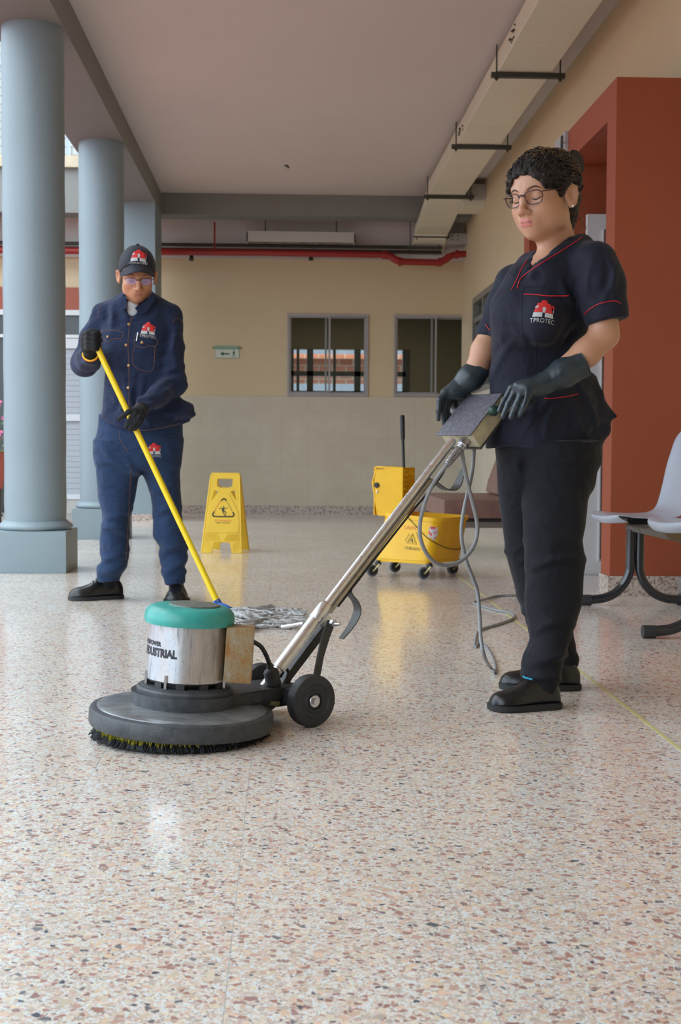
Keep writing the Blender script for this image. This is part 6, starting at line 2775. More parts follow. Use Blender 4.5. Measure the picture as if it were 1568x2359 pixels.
# shirt
rows_s = [(676, 285, 350, 6.27, 0.075), (690, 262, 376, 6.27, 0.095), (705, 240, 400, 6.27, 0.11), (730, 232, 408, 6.26, 0.12), (770, 233, 406, 6.25, 0.125), (820, 237, 405, 6.25, 0.125), (861, 241, 406, 6.25, 0.125), (907, 238, 414, 6.25, 0.13),
          (942, 234, 420, 6.25, 0.135), (965, 229, 424, 6.25, 0.135), (1000, 230, 420, 6.25, 0.135)]
SLm = rows_px(rows_s, DM, 0.12)
ELr = at(196, 836, 6.30)     # his right elbow (left in view)
ELl = at(402, 884, 6.20)


MCR = [(345, 918, 405, 880), (360, 898, 421, 866), (334, 934, 392, 916), (374, 862, 421, 846), (262, 715, 257, 760), (285, 870, 268, 965), (330, 870, 346, 980), (240, 930, 300, 966), (250, 905, 292, 926), (395, 742, 384, 830), (412, 745, 404, 835),
       (186, 792, 226, 764), (178, 812, 222, 800), (176, 846, 220, 838), (252, 700, 262, 735), (360, 700, 345, 740), (370, 950, 440, 930), (380, 975, 446, 955), (305, 880, 320, 960)]
JCR = [(230, 1190, 302, 1174), (235, 1214, 296, 1240), (232, 1250, 297, 1270), (222, 1304, 290, 1284), (356, 1240, 426, 1262), (366, 1280, 434, 1262), (370, 1306, 430, 1292), (330, 1100, 296, 1062), (232, 1030, 290, 1056), (226, 1062, 302, 1090), (345, 1130, 400, 1118), (352, 1190, 418, 1172), (228, 1318, 280, 1312), (372, 1326, 426, 1318)]


def shirt(P):
    d = s_loft(P, SLm)
    d = smin(d, s_cap(P, at(240, 722, 6.27), at(300, 697, 6.27), 0.050, 0.05), 0.04)
    d = smin(d, s_cap(P, at(392, 726, 6.25), at(330, 697, 6.27), 0.056, 0.05), 0.04)
    ar = s_chain(P, [at(243, 728, 6.28), at(213, 780, 6.31), ELr], [0.060, 0.060, 0.064], 0.03)
    ar = smin(ar, s_chain(P, [ELr, at(204, 826, 6.20), at(211, 812, 6.09)], [0.066, 0.056, 0.041], 0.02), 0.03)
    w_ = (at(211, 812, 6.09)-ELr).normalized()
    ar = smax(ar, s_plane(P, at(210, 813, 6.10), w_), 0.004)
    d = smin(d, ar, 0.03)
    al = s_chain(P, [at(390, 732, 6.25), at(396, 800, 6.22), ELl], [0.060, 0.056, 0.057], 0.03)
    al = smin(al, s_chain(P, [ELl, at(362, 914, 6.09), at(326, 940, 6.0)], [0.057, 0.050, 0.038], 0.02), 0.03)
    w2 = (at(326, 940, 6.0)-ELl).normalized()
    al = smax(al, s_plane(P, at(327, 938, 6.0), w2), 0.004)
    d = smin(d, al, 0.02)
    # shirt tail blown out at the side
    d = smin(d, s_ell(P, at(418, 948, 6.27), (0.066, 0.09, 0.055)), 0.04)
    d = smin(d, s_cap(P, at(424, 946, 6.24), at(446, 954, 6.24), 0.024, 0.009), 0.02)
    d = smin(d, s_cap(P, at(412, 970, 6.22), at(436, 970, 6.24), 0.026, 0.012), 0.02)
    # collar stand
    cs = s_cap(P, at(313, 700, 6.275), at(317, 672, 6.27), 0.073, 0.068)
    d = smin(d, cs, 0.012)
    sl_ = np.minimum(s_cap(P, at(396, 800, 6.22), ELl, 0.02, 0.02), s_cap(P, ELl, at(340, 930, 6.03), 0.02, 0.02))
    near_ = np.clip(1-sl_/0.10, 0, 1)
    sr_ = np.clip(1-s_cap(P, at(225, 760, 6.30), at(205, 826, 6.2), 0.02, 0.02)/0.09, 0, 1)
    d = d-folds(P, 17, 2, (1, 1, 0.6), 5)*0.0052-folds(P, 30, 11, (0.7, 1, 1.3), 5)*0.0080*np.maximum(near_, sr_)
    d = d-creases(P, MCR, 6.12, 0.017, 0.011)
    # curved hem
    X = P[:, 0]
    xs_ = np.array([at(p[0], p[1], 6.13).x for p in HEM]); zs_ = np.array([at(p[0], p[1], 6.13).z for p in HEM])
    d = smax(d, np.interp(X, xs_, zs_).astype(np.float32)-P[:, 2], 0.004)
    # open collar
    d = smax(d, -s_cap(P, at(313, 712, 6.275), at(318, 655, 6.27), 0.060, 0.064), 0.004)
    d = smax(d, -s_chain(P, [at(308, 700, 6.19), at(304, 716, 6.155), at(301, 735, 6.13)], [0.034, 0.022, 0.004], 0.01), 0.004)
    return d


HEM = [(225, 962), (245, 974), (278, 986), (312, 993), (340, 992), (370, 988), (415, 977), (440, 968), (455, 955)]
lo, hi = bbx([at(160, 680, 6.3), at(460, 1000, 6.3)], 0.03)
lo[1] = 5.93; hi[1] = 6.47; hi[2] = at(310, 660, 6.25).z
shirto = implicit('denim_shirt', [(shirt, lo, hi, 0.0055)], M_dshirt, mn, 1)
BSH = bvh_of(shirto)
# undershirt
def under(P):
    d = s_ell(P, at(306, 722, 6.235), (0.06, 0.075, 0.075))
    d = smin(d, s_cap(P, mnb+Vector((0, 0, -0.02)), at(314, 706, 6.265), 0.060, 0.059), 0.02)
    return d


lo, hi = bbx([at(306, 722, 6.24)], 0.12)
implicit('undershirt', [(under, lo, hi, 0.005)], plain('white_cotton', (215, 218, 222), 0.8), mn, 1)
# collar wings
for poly, D_ in (([(286, 672), (279, 690), (276, 708), (283, 714), (291, 711), (292, 700), (290, 684)], 6.13), ([(352, 672), (338, 690), (322, 700), (310, 710), (318, 719), (331, 722), (342, 712), (356, 690)], 6.125)):
    bm = bmesh.new()
    f_ = [bm.verts.new(at(x, y, D_-0.0+0.0016*abs(x-316)*0.5-0.0006*(y-672))) for x, y in poly]
    g_ = [bm.verts.new(v.co+Vector((0, 0.007, 0))) for v in f_]
    bm.faces.new(f_); bm.faces.new(list(reversed(g_)))
    m_ = len(f_)
    for i in range(m_):
        bm.faces.new((f_[i], f_[(i+1) % m_], g_[(i+1) % m_], g_[i]))
    finish('collar', bm, M_dshirt, shirto, True, 40)
# stitching, placket, pockets
for pix in ([(303, 736), (297, 760), (295, 800), (297, 860), (297, 930), (295, 985)], [(301, 736), (310, 724), (318, 716)]):
    on(shirto, BSH, pix, 0.0012, M_stitch, 'stitching', 0.0004)
for pix in ([(231, 763), (250, 760), (281, 765), (279, 780), (262, 780), (248, 787), (234, 776), (231, 763)], [(234, 778), (238, 830), (253, 840), (275, 830), (277, 782)],
            [(312, 770), (330, 772), (361, 782), (358, 797), (342, 797), (330, 801), (310, 792), (312, 770)], [(310, 794), (305, 835), (326, 853), (352, 850), (357, 798)],
            [(233, 698), (227, 715), (226, 732)], [(396, 744), (406, 733), (416, 738), (420, 744)], [(229, 967), (250, 978), (280, 988), (312, 992), (345, 990), (380, 984), (415, 975)]):
    on(shirto, BSH, pix, 0.0011, M_stitch, 'stitching', 0.0004)
for px_, py in ((297, 747), (290, 795), (296, 842), (295, 893), (248, 776), (327, 789)):
    h_ = hit(BSH, px_, py, 0.0005)
    bm = bmesh.new()
    lathe(bm, [(0, 0), (0.0065, 0), (0.0065, 0.002), (0.003, 0.003), (0, 0.003)], (0, 0, 0), 14, Matrix.Translation(h_[0]) @ h_[1].to_track_quat('Z', 'Y').to_matrix().to_4x4())
    finish('button', bm, M_brass, shirto, True, 40)
emblem(BSH, (341, 757), 0.066, (1, 0, -0.05), (0, 0, 1), shirto, text=True)
h_ = hit(BSH, 316, 775, 0.004)
bm = bmesh.new()
tube(bm, [h_[0]+Vector((0.004, 0, 0.018)), h_[0]+Vector((-0.003, 0, -0.022))], 0.0035, 8)
finish('pen', bm, M_bolt, shirto, True, 50)

# jeans
jl = [(1015, 216, 330, 6.27, .11), (1040, 217, 328, 6.27, .105), (1069, 221, 325, 6.27, .10), (1100, 223, 318, 6.27, .095), (1151, 226, 311, 6.27, .085), (1170, 232, 306), (1188, 237, 302, 6.28, .08), (1210, 233, 300), (1238, 230, 298, 6.29, .078), (1262, 228, 299), (1280, 229, 298, 6.29, .076),
      (1294, 234, 296), (1305, 218, 292, 6.29, .074), (1314, 218, 288), (1326, 223, 282, 6.29, .07), (1342, 226, 278, 6.29, .065)]
jr = [(1015, 312, 420, 6.29, .11), (1040, 318, 417, 6.29, .105), (1087, 329, 413, 6.29, .095), (1137, 345, 417, 6.29, .085), (1170, 351, 420), (1192, 352, 421, 6.29, .08), (1236, 352, 428, 6.29, .08), (1261, 366, 434), (1280, 364, 436, 6.29, .078), (1296, 365, 433),
      (1306, 372, 429, 6.29, .07), (1314, 365, 434), (1328, 372, 431, 6.29, .07), (1346, 379, 429, 6.29, .065)]
LJl = fill(jl, 6.27, .1); LJr = fill(jr, 6.29, .1)
hipr = rows_px([(955, 228, 421, 6.27, .115), (985, 226, 421, 6.27, .118), (1015, 218, 421, 6.27, .12), (1045, 216, 418, 6.27, .118), (1072, 222, 414, 6.27, .105), (1084, 236, 408, 6.27, .08)], 6.27, .11)


def jeans(P):
    z = P[:, 2]
    a = s_loft(P, LJl); c = s_loft(P, LJr)
    ank = np.clip((at(300, 1235, 6.28).z-z)/0.12, 0, 1)
    kn = np.clip(1-np.abs(z-at(300, 1165, 6.28).z)/0.12, 0, 1)
    d = smin(a, c, 0.012)
    d = smin(d, s_loft(P, hipr), 0.03)
    d = d-folds(P, 14, 5, (1, 1, 0.5), 5)*0.0050-(ank+0.4*kn)*folds(P, 22, 13, (0.5, 0.6, 1.5), 5)*0.0085
    d = d-creases(P, JCR, 6.2, 0.017, 0.011)
    return d


lo, hi = bbx([at(212, 955, 6.27), at(440, 1348, 6.29), at(212, 1348, 6.29)], 0.02)
lo[1] = 6.13; hi[1] = 6.43; hi[2] = at(300, 950, 6.27).z
jeanso = implicit('jeans', [(jeans, lo, hi, 0.0055)], M_jeans, mn, 1)
BJ = bvh_of(jeanso)
for pix in ([(274, 992), (278, 1015), (287, 1030), (296, 1042)], [(302, 1075), (300, 1110), (298, 1150), (296, 1190), (293, 1240), (290, 1290)], [(330, 1095), (345, 1130)]):
    on(jeanso, BJ, pix, 0.0011, M_stitch, 'stitching', 0.0004)
emblem(BJ, (354, 1034), 0.062, (1, 0, 0), (0, 0, 1), jeanso)

# shoes
shoe('shoe', gnd(283, 1378), gnd(159, 1383), mn, M_leather, M_sole, 0.108, 0.115, laces=True)
hl = Vector((gnd(408, 1376).x, 6.40, 0)); tl_ = Vector((gnd(403, 1391).x, 6.125, 0))
shoe('shoe', hl, tl_, mn, M_leather, M_sole, 0.115, 0.112, laces=True)
for a_, b_ in ((gnd(283, 1378)*0.72+gnd(159, 1383)*0.28, at(254, 1310, 6.29)), (hl*0.72+tl_*0.28, at(404, 1310, 6.29))):
    bm = bmesh.new()
    tube(bm, [a_+Z3*0.05, b_], [0.036, 0.04], 16)
    finish('ankle_sock', bm, M_pants, mn, True, 60)

# ---- mop
TP = at(219, 790, 6.015); BP = at(500, 1386, 5.80)
MD = (BP-TP).normalized()


def on_pole(py):
    # the point of the pole at image row py
    a_, b_ = 0.0, 1.0
    for _ in range(40):
        m = (a_+b_)/2
        if proj(TP+(BP-TP)*m)[1] < py:
            a_ = m
        else:
            b_ = m
    return TP+(BP-TP)*a_


mp_ = thing('mop', 'string mop with a yellow pole and blue socket, its grey strands spread on the floor', 'mop', tuple(gnd(560, 1420)))
b = NB('yellow_painted_pole')
n1 = b.noise(60, 4, 0.6)
b.set(col=b.mix(b.ramp(n1, [(0.70, 0.0), (0.74, 0.8)]), rgb(236, 204, 22), rgb(90, 80, 40)), rough=0.35)
bm = bmesh.new()
tube(bm, [TP-MD*0.03, BP], 0.0135, 20)
finish('pole', bm, b.m, mp_, True, 50)
SKT = gnd(517, 1402, 0.03)
bm = bmesh.new()
tube(bm, [BP-MD*0.008, BP+MD*0.02, SKT, SKT+Vector((0.02, -0.02, -0.012))], [0.0165, 0.0175, 0.020, 0.024], 18)
finish('socket', bm, plain('blue_plastic', (38, 92, 178), 0.4), mp_, True, 50)
b = NB('mop_yarn_cotton')
n1 = b.noise(150, 3, 0.6)
b.set(col=b.ramp(n1, [(0.3, rgb(150, 150, 150)), (0.7, rgb(206, 208, 208))]), rough=0.9)
M_yarn = b.m
rr = random.Random(12)
for g_i in range(95):
    f = rr.random()
    # each strand leaves the socket and lies down towards the right
    ye = 1398+rr.random()**0.8*48
    xe = rr.uniform(590, 708)-abs(ye-1420)*0.9
    e = gnd(xe, ye, 0.006)
    st_ = SKT+Vector((rr.uniform(-0.01, 0.03), rr.uniform(-0.03, 0.03), -0.012))
    m1 = gnd(rr.uniform(530, 560), 1400+rr.random()*38, rr.uniform(0.008, 0.045))
    m2 = m1.lerp(e, 0.5)+Vector((rr.uniform(-0.03, 0.03), rr.uniform(-0.05, 0.05), 0))
    m2.z = rr.uniform(0.006, 0.032)
    m3 = m1.lerp(e, 0.8)+Vector((rr.uniform(-0.03, 0.03), rr.uniform(-0.04, 0.04), 0))
    m3.z = rr.uniform(0.005, 0.02)
    bm = bmesh.new()
    P_ = spline([st_, m1, m2, m3, e], 6)
    for i, p in enumerate(P_[3:], 3):
        P_[i] = p+Vector((0.004*math.sin(i*1.3+g_i), 0.006*math.sin(i*1.7+g_i*2), 0))
        P_[i].z = max(P_[i].z, 0.0045)
    tube(bm, P_, 0.0042, 6)
    finish('mop_strand', bm, M_yarn, mp_, True, 60)
bm = bmesh.new()
for k in range(330):
    c = gnd(rr.uniform(535, 690), rr.uniform(1402, 1442), rr.uniform(0.005, 0.022))
    a_ = rr.gauss(0.15, 0.5)
    L_ = rr.uniform(0.03, 0.09)
    d_ = Vector((math.cos(a_), math.sin(a_), 0))
    n_ = Vector((-d_.y, d_.x, 0))
    pts = [c+d_*(L_*(i/5-0.5))+n_*0.006*math.sin(i*1.6+k) for i in range(6)]
    tube(bm, pts, 0.0036, 5)
o = finish('loose_yarn', bm, M_yarn, mp_, True, 60)
o['kind'] = 'stuff'

# his gloves
G = on_pole(800)
def fist(P):
    A = lambda x, y, d_=6.0: at(x, y, d_)
    d = s_ell(P, A(207, 789, 6.045), (0.040, 0.034, 0.044))
    d = smin(d, s_chain(P, [A(206, 806, 6.07), A(209, 816, 6.085)], [0.032, 0.034], 0.02), 0.02)
    d = smin(d, s_cap(P, A(200, 775, 6.05), A(202, 800, 6.05), 0.026, 0.026), 0.02)
    for i, (y0_, y1_) in enumerate(((769, 772), (780, 784), (791, 795), (801, 805))):
        fk = s_chain(P, [A(193+i, y0_, 6.035), A(203, y0_-2, 5.995), A(218, y0_+1, 5.985), A(229-i, y1_, 6.005)], [0.0115, 0.0120, 0.0120, 0.0105], 0.006)
        d = smin(d, fk, 0.005)
    d = smin(d, s_chain(P, [A(200, 772, 6.02), A(212, 763, 6.0), A(225, 764, 5.995)], [0.0125, 0.0125, 0.0105], 0.006), 0.006)
    return d+folds(P, 60, 3, n=4)*0.0007


lo, hi = bbx([at(190, 757, 6.0), at(232, 822, 6.08)], 0.035)
gm1 = implicit('glove', [(fist, lo, hi, 0.0028)], M_kglove, mn, 1)
bm = bmesh.new()
c0 = at(209, 816, 6.075); ax_ = (at(211, 822, 6.12)-at(206, 806, 6.05)).normalized()
s_, u_2, d_2 = frame_of(ax_)
for k_, (off_, rad, col_) in enumerate(((0.0, 0.036, (236, 112, 40)), (-0.006, 0.0355, (240, 190, 40)))):
    bm = bmesh.new()
    tube(bm, [c0+ax_*off_+(s_*math.cos(a*PI/14)+u_2*math.sin(a*PI/14))*rad for a in range(28)], 0.0038, 8, closed=True)
    finish('orange_cuff' if k_ == 0 else 'yellow_cuff_edge', bm, plain('cuff_colour_%d' % k_, col_, 0.7), gm1, True, 60)


def open_hand(P):
    A = lambda x, y, d_=5.93: at(x, y, d_)
    d = s_ell(P, A(318, 955, 5.935), (0.036, 0.026, 0.034))
    d = smin(d, s_chain(P, [A(328, 940, 5.99), A(322, 948, 5.96)], [0.032, 0.030], 0.02), 0.02)
    k_ = 0.004
    for pts, rs in (([A(312, 946, 5.915), A(297, 948, 5.905), A(285, 957, 5.91), A(274, 965, 5.925)], [.0130, .0118, .0108, .0095]),
                    ([A(314, 954, 5.905), A(303, 962, 5.893), A(296, 974, 5.895), A(291, 984, 5.91)], [.0130, .0122, .0112, .0098]),
                    ([A(321, 960, 5.902), A(313, 969, 5.89), A(305, 981, 5.893), A(299, 989, 5.91)], [.0130, .0122, .0112, .0098]),
                    ([A(328, 962, 5.91), A(323, 972, 5.90), A(315, 983, 5.902), A(309, 989, 5.915)], [.0120, .0112, .0102, .0090])):
        d = smin(d, s_chain(P, pts, rs, 0.006), k_)
    d = smin(d, s_chain(P, [A(316, 944, 5.955), A(304, 943, 5.975), A(294, 952, 5.985)], [0.014, 0.012, 0.010], 0.008), 0.006)
    return d+folds(P, 60, 6, n=4)*0.0007


lo, hi = bbx([at(270, 935, 5.93), at(340, 995, 5.93)], 0.045)
implicit('glove', [(open_hand, lo, hi, 0.0028)], M_kglove, mn, 1)

# ================================================================ wet floor sign
b = NB('yellow_plastic_sign')
b.set(col=b.ramp(b.noise(8, 4, 0.6), [(0.3, rgb(226, 184, 36)), (0.7, rgb(236, 196, 50))]), rough=0.42)
M_ysign = b.m
M_black = plain('black_print', (36, 36, 40), 0.5)
M_redp = plain('red_lettering', (216, 70, 40), 0.5)
sg = thing('wet_floor_sign', 'yellow folding wet floor sign standing behind the mopping man', 'safety sign', tuple(gnd(515, 1272)))
K = 0.000367
s_or = Vector(gnd(510, 1274.5))
yaw = math.radians(-5.5)
sx_ = Vector((math.cos(yaw), math.sin(yaw), 0)); sb_ = Vector((-math.sin(yaw), math.cos(yaw), 0))
tilt = math.asin(0.19/0.60)
fu = (Z3*math.cos(tilt)+sb_*math.sin(tilt)).normalized()
MSF = basis(s_or, sx_, fu)      # local z faces the viewer side (x cross up = -depth)
bo = s_or+sb_*0.40
bu = (Z3*math.cos(tilt)-sb_*math.sin(tilt)).normalized()
MSB = basis(bo, -sx_, bu)
LEAF = [[(-390, 0), (-195, 0), (-150, 215), (-374, 215)], [(390, 0), (374, 215), (150, 215), (195, 0)],
        [(-374, 215), (374, 215), (313, 1045), (-313, 1045)],
        [(-313, 1045), (-235, 1045), (-200, 1250), (-298, 1250)], [(313, 1045), (298, 1250), (200, 1250), (235, 1045)],
        [(-235, 1045), (235, 1045), (120, 1225), (-120, 1225)],
        [(-298, 1250), (-200, 1250), (-120, 1225), (120, 1225), (200, 1250), (298, 1250), (294, 1340), (150, 1340), (90, 1305), (-90, 1305), (-150, 1340), (-294, 1340)],
        [(-294, 1340), (-150, 1340), (-150, 1490), (-283, 1490)], [(294, 1340), (283, 1490), (150, 1490), (150, 1340)],
        [(-283, 1490), (283, 1490), (278, 1575), (-278, 1575)]]
for nm, MM in (('front_leaf', MSF), ('back_leaf', MSB)):
    bm = bmesh.new()
    for poly in LEAF:
        prism(bm, [(x*K, y*K) for x, y in poly], -0.010, 0.004, MM)
    # raised rims
    for s_ in (-1, 1):
        tube(bm, [MM @ Vector((s_*386*K, 5*K, 0.0)), MM @ Vector((s_*279*K, 1560*K, 0.0))], 0.006, 8)
    lf = finish(nm, bm, M_ysign, sg, True, 30)
    bm = bmesh.new()
    pan = [(-300, 400), (300, 400), (318, 440), (300, 780), (90, 1190), (-90, 1190), (-300, 780), (-318, 440)]
    prism(bm, [(x*K, y*K) for x, y in pan], 0.004, 0.0075, MM)
    bmesh.ops.bevel(bm, geom=list(bm.edges), offset=0.0012, segments=1, affect='EDGES')
    pn = finish('panel', bm, M_ysign, lf, True, 30)
    bm = bmesh.new()
    for i in range(15):
        for s_ in (-1, 1):
            x0_ = s_*(25+i*26)
            y0_, y1_ = 235, 375
            xa = s_*(20+i*24)
            if abs(xa) > 330:
                continue
            tube(bm, [MM @ Vector((xa*K, y0_*K, 0.004)), MM @ Vector(((xa+s_*90 if abs(xa) < 250 else s_*348)*K, y1_*K, 0.004))], 0.002, 6)
            if i < 7:
                ya_ = 30+i*26
                tube(bm, [MM @ Vector((s_*215*K, ya_*K, 0.004)), MM @ Vector((s_*365*K, (ya_+75)*K, 0.004))], 0.002, 6)
    finish('grip_ribs', bm, M_ysign, lf, True, 60)
    if nm == 'front_leaf':
        MG = MM @ Matrix.Translation((0, 0, 0.0078))
        # warning triangle: three rounded corner strokes
        def stroke(pts, w, mat, name):
            bm = bmesh.new()
            P_ = spline([Vector((x*K, y*K, 0)) for x, y in pts], 5)
            tube(bm, [MG @ p for p in P_], w*K, 8, flat=1.0)
            finish(name, bm, mat, pn, True, 60)
        stroke([(-175, 820), (-205, 770), (-195, 735), (-165, 722), (0, 720), (165, 722), (195, 735), (205, 770), (178, 815)], 13, M_black, 'triangle_base')
        stroke([(-48, 1035), (-30, 1065), (0, 1078), (30, 1065), (48, 1035)], 13, M_black, 'triangle_top')
        for s_, word, mat_ in ((-1, 'PRECAUCIÓN', M_redp), (1, 'CAUTION', M_black)):
            ang = math.atan2(180, 100)*1.0
            Mx = MG @ Matrix.Translation((s_*118*K, 925*K, 0)) @ Matrix.Rotation(ang if s_ < 0 else -ang, 4, 'Z')
            bm = text_bm(word, 42*K, Mx, 0.0003)
            finish('lettering', bm, mat_, pn)
        fig = [[(-10, 925), (0, 935), (12, 930), (14, 915), (4, 905), (-8, 912)], [(-30, 895), (8, 900), (18, 860), (2, 830), (-28, 838)],
               [(-28, 840), (0, 835), (30, 770), (60, 745), (45, 732), (10, 765)], [(-5, 850), (40, 835), (68, 780), (52, 776), (28, 815), (-5, 828)],
               [(-26, 893), (-60, 898), (-88, 870), (-80, 862), (-56, 884), (-26, 878)], [(5, 898), (50, 890), (82, 905), (86, 896), (52, 877), (10, 882)]]
        bm = bmesh.new()
        for poly in fig:
            prism(bm, [(x*K, y*K) for x, y in poly], 0, 0.0006, MG)
        finish('slipping_figure', bm, M_black, pn)
        for txt, yy, mt, sz in (('PISO MOJADO', 640, M_redp, 46), ('WET FLOOR', 595, M_black, 44), ('CMA', 490, M_black, 28)):
            if txt == 'CMA':
                continue
            bm = text_bm(txt, sz*K, MG @ Matrix.Translation((0, yy*K, 0)), 0.0003, sx=1.15)
            finish('lettering', bm, mt, pn)
bm = bmesh.new()
tpF = MSF @ Vector((0, 1565*K, 0)); tpB = MSB @ Vector((0, 1565*K, 0))
mid = (tpF+tpB)/2
tube(bm, [mid-sx_*0.10+Z3*0.002, mid+sx_*0.10+Z3*0.002], 0.014, 14)
finish('hinge', bm, M_ysign, sg, True, 50)

# ================================================================ mop bucket
b = NB('yellow_plastic_bucket')
b.set(col=b.ramp(b.noise(10, 4, 0.6), [(0.3, rgb(242, 186, 18)), (0.7, rgb(250, 198, 30))]), rough=0.33)
M_ybk = b.m
bk = thing('mop_bucket', 'yellow wheeled mop bucket with a wringer and upright black handle', 'mop bucket', (0.79, 7.54, 0))
bot = [Vector(p) for p in ((0.515, 7.52, .095), (0.815, 7.30, .095), (1.045, 7.58, .095), (0.745, 7.80, .095))]
top = [Vector(p) for p in ((0.565, 7.52, .37), (0.865, 7.30, .345), (1.10, 7.61, .345), (0.79, 7.83, .36))]


def rrect(c4, r, n=6):
    """rounded quad through four corners"""
    out = []
    for i in range(4):
        p = c4[i]; a = c4[i-1]; c = c4[(i+1) % 4]
        d1 = (a-p).normalized()*r; d2 = (c-p).normalized()*r
        for k in range(n+1):
            t = k/n
            q0 = p+d1; q2 = p+d2
            out.append(q0*(1-t)**2+p*2*t*(1-t)+q2*t*t)
    return out


bm = bmesh.new()
lev = [(0.0, .93, .05), (0.03, 1.0, .06), (0.5, 1.0, .07), (0.90, 1.0, .075), (0.905, 1.03, .078), (1.0, 1.04, .08)]
rings = []
for f, sc, r in lev:
    c4 = [bot[i].lerp(top[i], f) for i in range(4)]
    cen = sum(c4, Vector())/4
    c4 = [cen+(p-cen)*sc for p in c4]
    rings.append(rrect(c4, r))
inner = []
for f, sc, r in reversed(lev[:5]):
    c4 = [bot[i].lerp(top[i], max(f, 0.08)) for i in range(4)]
    cen = sum(c4, Vector())/4
    c4 = [cen+(p-cen)*(sc-0.05) for p in c4]
    inner.append(rrect(c4, r))
c4 = [p.copy() for p in top]; cen = sum(c4, Vector())/4
allr = rings+[rrect([cen+(p-cen)*0.985 for p in c4], .078)]+inner
V_ = [[bm.verts.new(p) for p in r] for r in allr]
for a, c in zip(V_, V_[1:]):
    m_ = len(a)
    for i in range(m_):
        bm.faces.new((a[i], a[(i+1) % m_], c[(i+1) % m_], c[i]))
bm.faces.new(list(reversed(V_[0]))); bm.faces.new(V_[-1])
tub = finish('bucket_body', bm, M_ybk, bk, True, 35)
ax1 = (top[1]-top[0]).normalized(); ax2 = (top[2]-top[1]).normalized(); ax1.z = 0; ax2.z = 0
# base skid
bm = bmesh.new()
sk = [Vector((p.x, p.y, 0.085)) for p in bot]
cen = sum(sk, Vector())/4
a_ = [bm.verts.new(p) for p in rrect([cen+(p-cen)*0.98 for p in sk], .05)]
b_ = [bm.verts.new(p.co+Vector((0, 0, 0.02))) for p in a_]
bm.faces.new(list(reversed(a_))); bm.faces.new(b_)
for i in range(len(a_)):
    bm.faces.new((a_[i], a_[(i+1) % len(a_)], b_[(i+1) % len(a_)], b_[i]))
finish('skid', bm, M_ybk, tub, True, 35)
# casters
M_tyre = plain('grey_tyre', (96, 102, 108), 0.45)
M_fork = plain('zinc_fork', (168, 158, 108), 0.35, 0.5)
for (px, py, D_) in ((857, 1314, 7.47), (975, 1321, 7.31), (1042, 1312, 7.60), (909, 1307, 7.72)):
    c = at(px, py, D_)
    c.z = 0.035
    cs_ = thing_child('caster', bk)
    bm = bmesh.new()
    ad = Vector((0.35, -1, 0)).normalized()
    Mw = basis(c, ad.cross(Z3), Z3)
    lathe(bm, [(0.010, -0.011), (0.026, -0.012), (0.034, -0.009), (0.035, 0), (0.034, 0.009), (0.026, 0.012), (0.010, 0.011)], (0, 0, 0), 32, Mw)
    wl = finish('caster', bm, M_tyre, bk, True, 40)
    bm = bmesh.new()
    lathe(bm, [(0, -0.0135), (0.026, -0.0130), (0.026, 0.0130), (0, 0.0135)], (0, 0, 0), 28, Mw, cap=False)
    finish('wheel_disc', bm, M_black, wl, True, 40)
    bpy.data.objects.remove(cs_)
    bm = bmesh.new()
    upx = Vector((0.035, 0.01, 0))
    for s_ in (-1, 1):
        p0 = c+ad*0.014*s_; p1 = c+ad*0.014*s_+upx+Vector((0, 0, 0.036))
        tube(bm, [p0-Vector((0, 0, .004)), p1], [0.007, 0.013], 10, flat=0.5)
    tube(bm, [c+ad*0.02, c-ad*0.02], 0.005, 10)
    finish('fork', bm, M_fork, wl, True, 50)
    bm = bmesh.new()
    q = c+upx
    lathe(bm, [(0.0, 0.066), (0.017, 0.066), (0.019, 0.074), (0.016, 0.082), (0.010, 0.092), (0, 0.092)], (q.x, q.y, 0), 20)
    finish('swivel', bm, M_black, wl, True, 40)
# wringer
w0 = at(852, 1130, 7.56); w1 = at(926, 1130, 7.46)
wd = (w1-w0); wd.z = 0; wl_ = wd.length; wd.normalize(); wb = Vector((-wd.y, wd.x, 0))
zt_, zb_ = at(880, 1077, 7.5).z, at(880, 1187, 7.5).z
Mwr = basis((w1.x, w1.y, 0), wd, Z3)      # local x along the plate, y up, z towards viewer (-wb)
pl_ = [(-.155, zb_+0.004), (-.145, zb_), (-.02, zb_), (0.0, zb_+0.02), (0.0, zt_), (-.165, zt_+0.002), (-.178, zt_-0.05), (-.190, zt_-0.085)]
bm = bmesh.new()
prism(bm, pl_, -0.012, 0.0, Mwr)
cx_ = sum(p[0] for p in pl_)/8; cy_ = sum(p[1] for p in pl_)/8
side_plate = finish('wringer_plate', bm, M_ybk, bk, True, 30)
bm = bmesh.new()
rim_ = [Mwr @ Vector((x, y, -0.004)) for x, y in pl_]
tube(bm, rim_, 0.0065, 8, closed=True)
finish('rim', bm, M_ybk, side_plate, True, 60)
bm = bmesh.new()
lathe(bm, [(0, 0), (0.016, 0), (0.015, 0.008), (0, 0.010)], (0, 0, 0), 24, Mwr @ Matrix.Translation((-0.160, at(863, 1118, 7.5).z, 0.0)))
finish('pivot_cap', bm, M_black, side_plate, True, 40)
bm = bmesh.new()
lathe(bm, [(0, 0), (0.007, 0), (0.006, 0.006), (0, 0.007)], (0, 0, 0), 16, Mwr @ Matrix.Translation((-0.158, at(863, 1133, 7.5).z, 0.0)))
finish('bolt', bm, M_bolt, side_plate, True, 40)
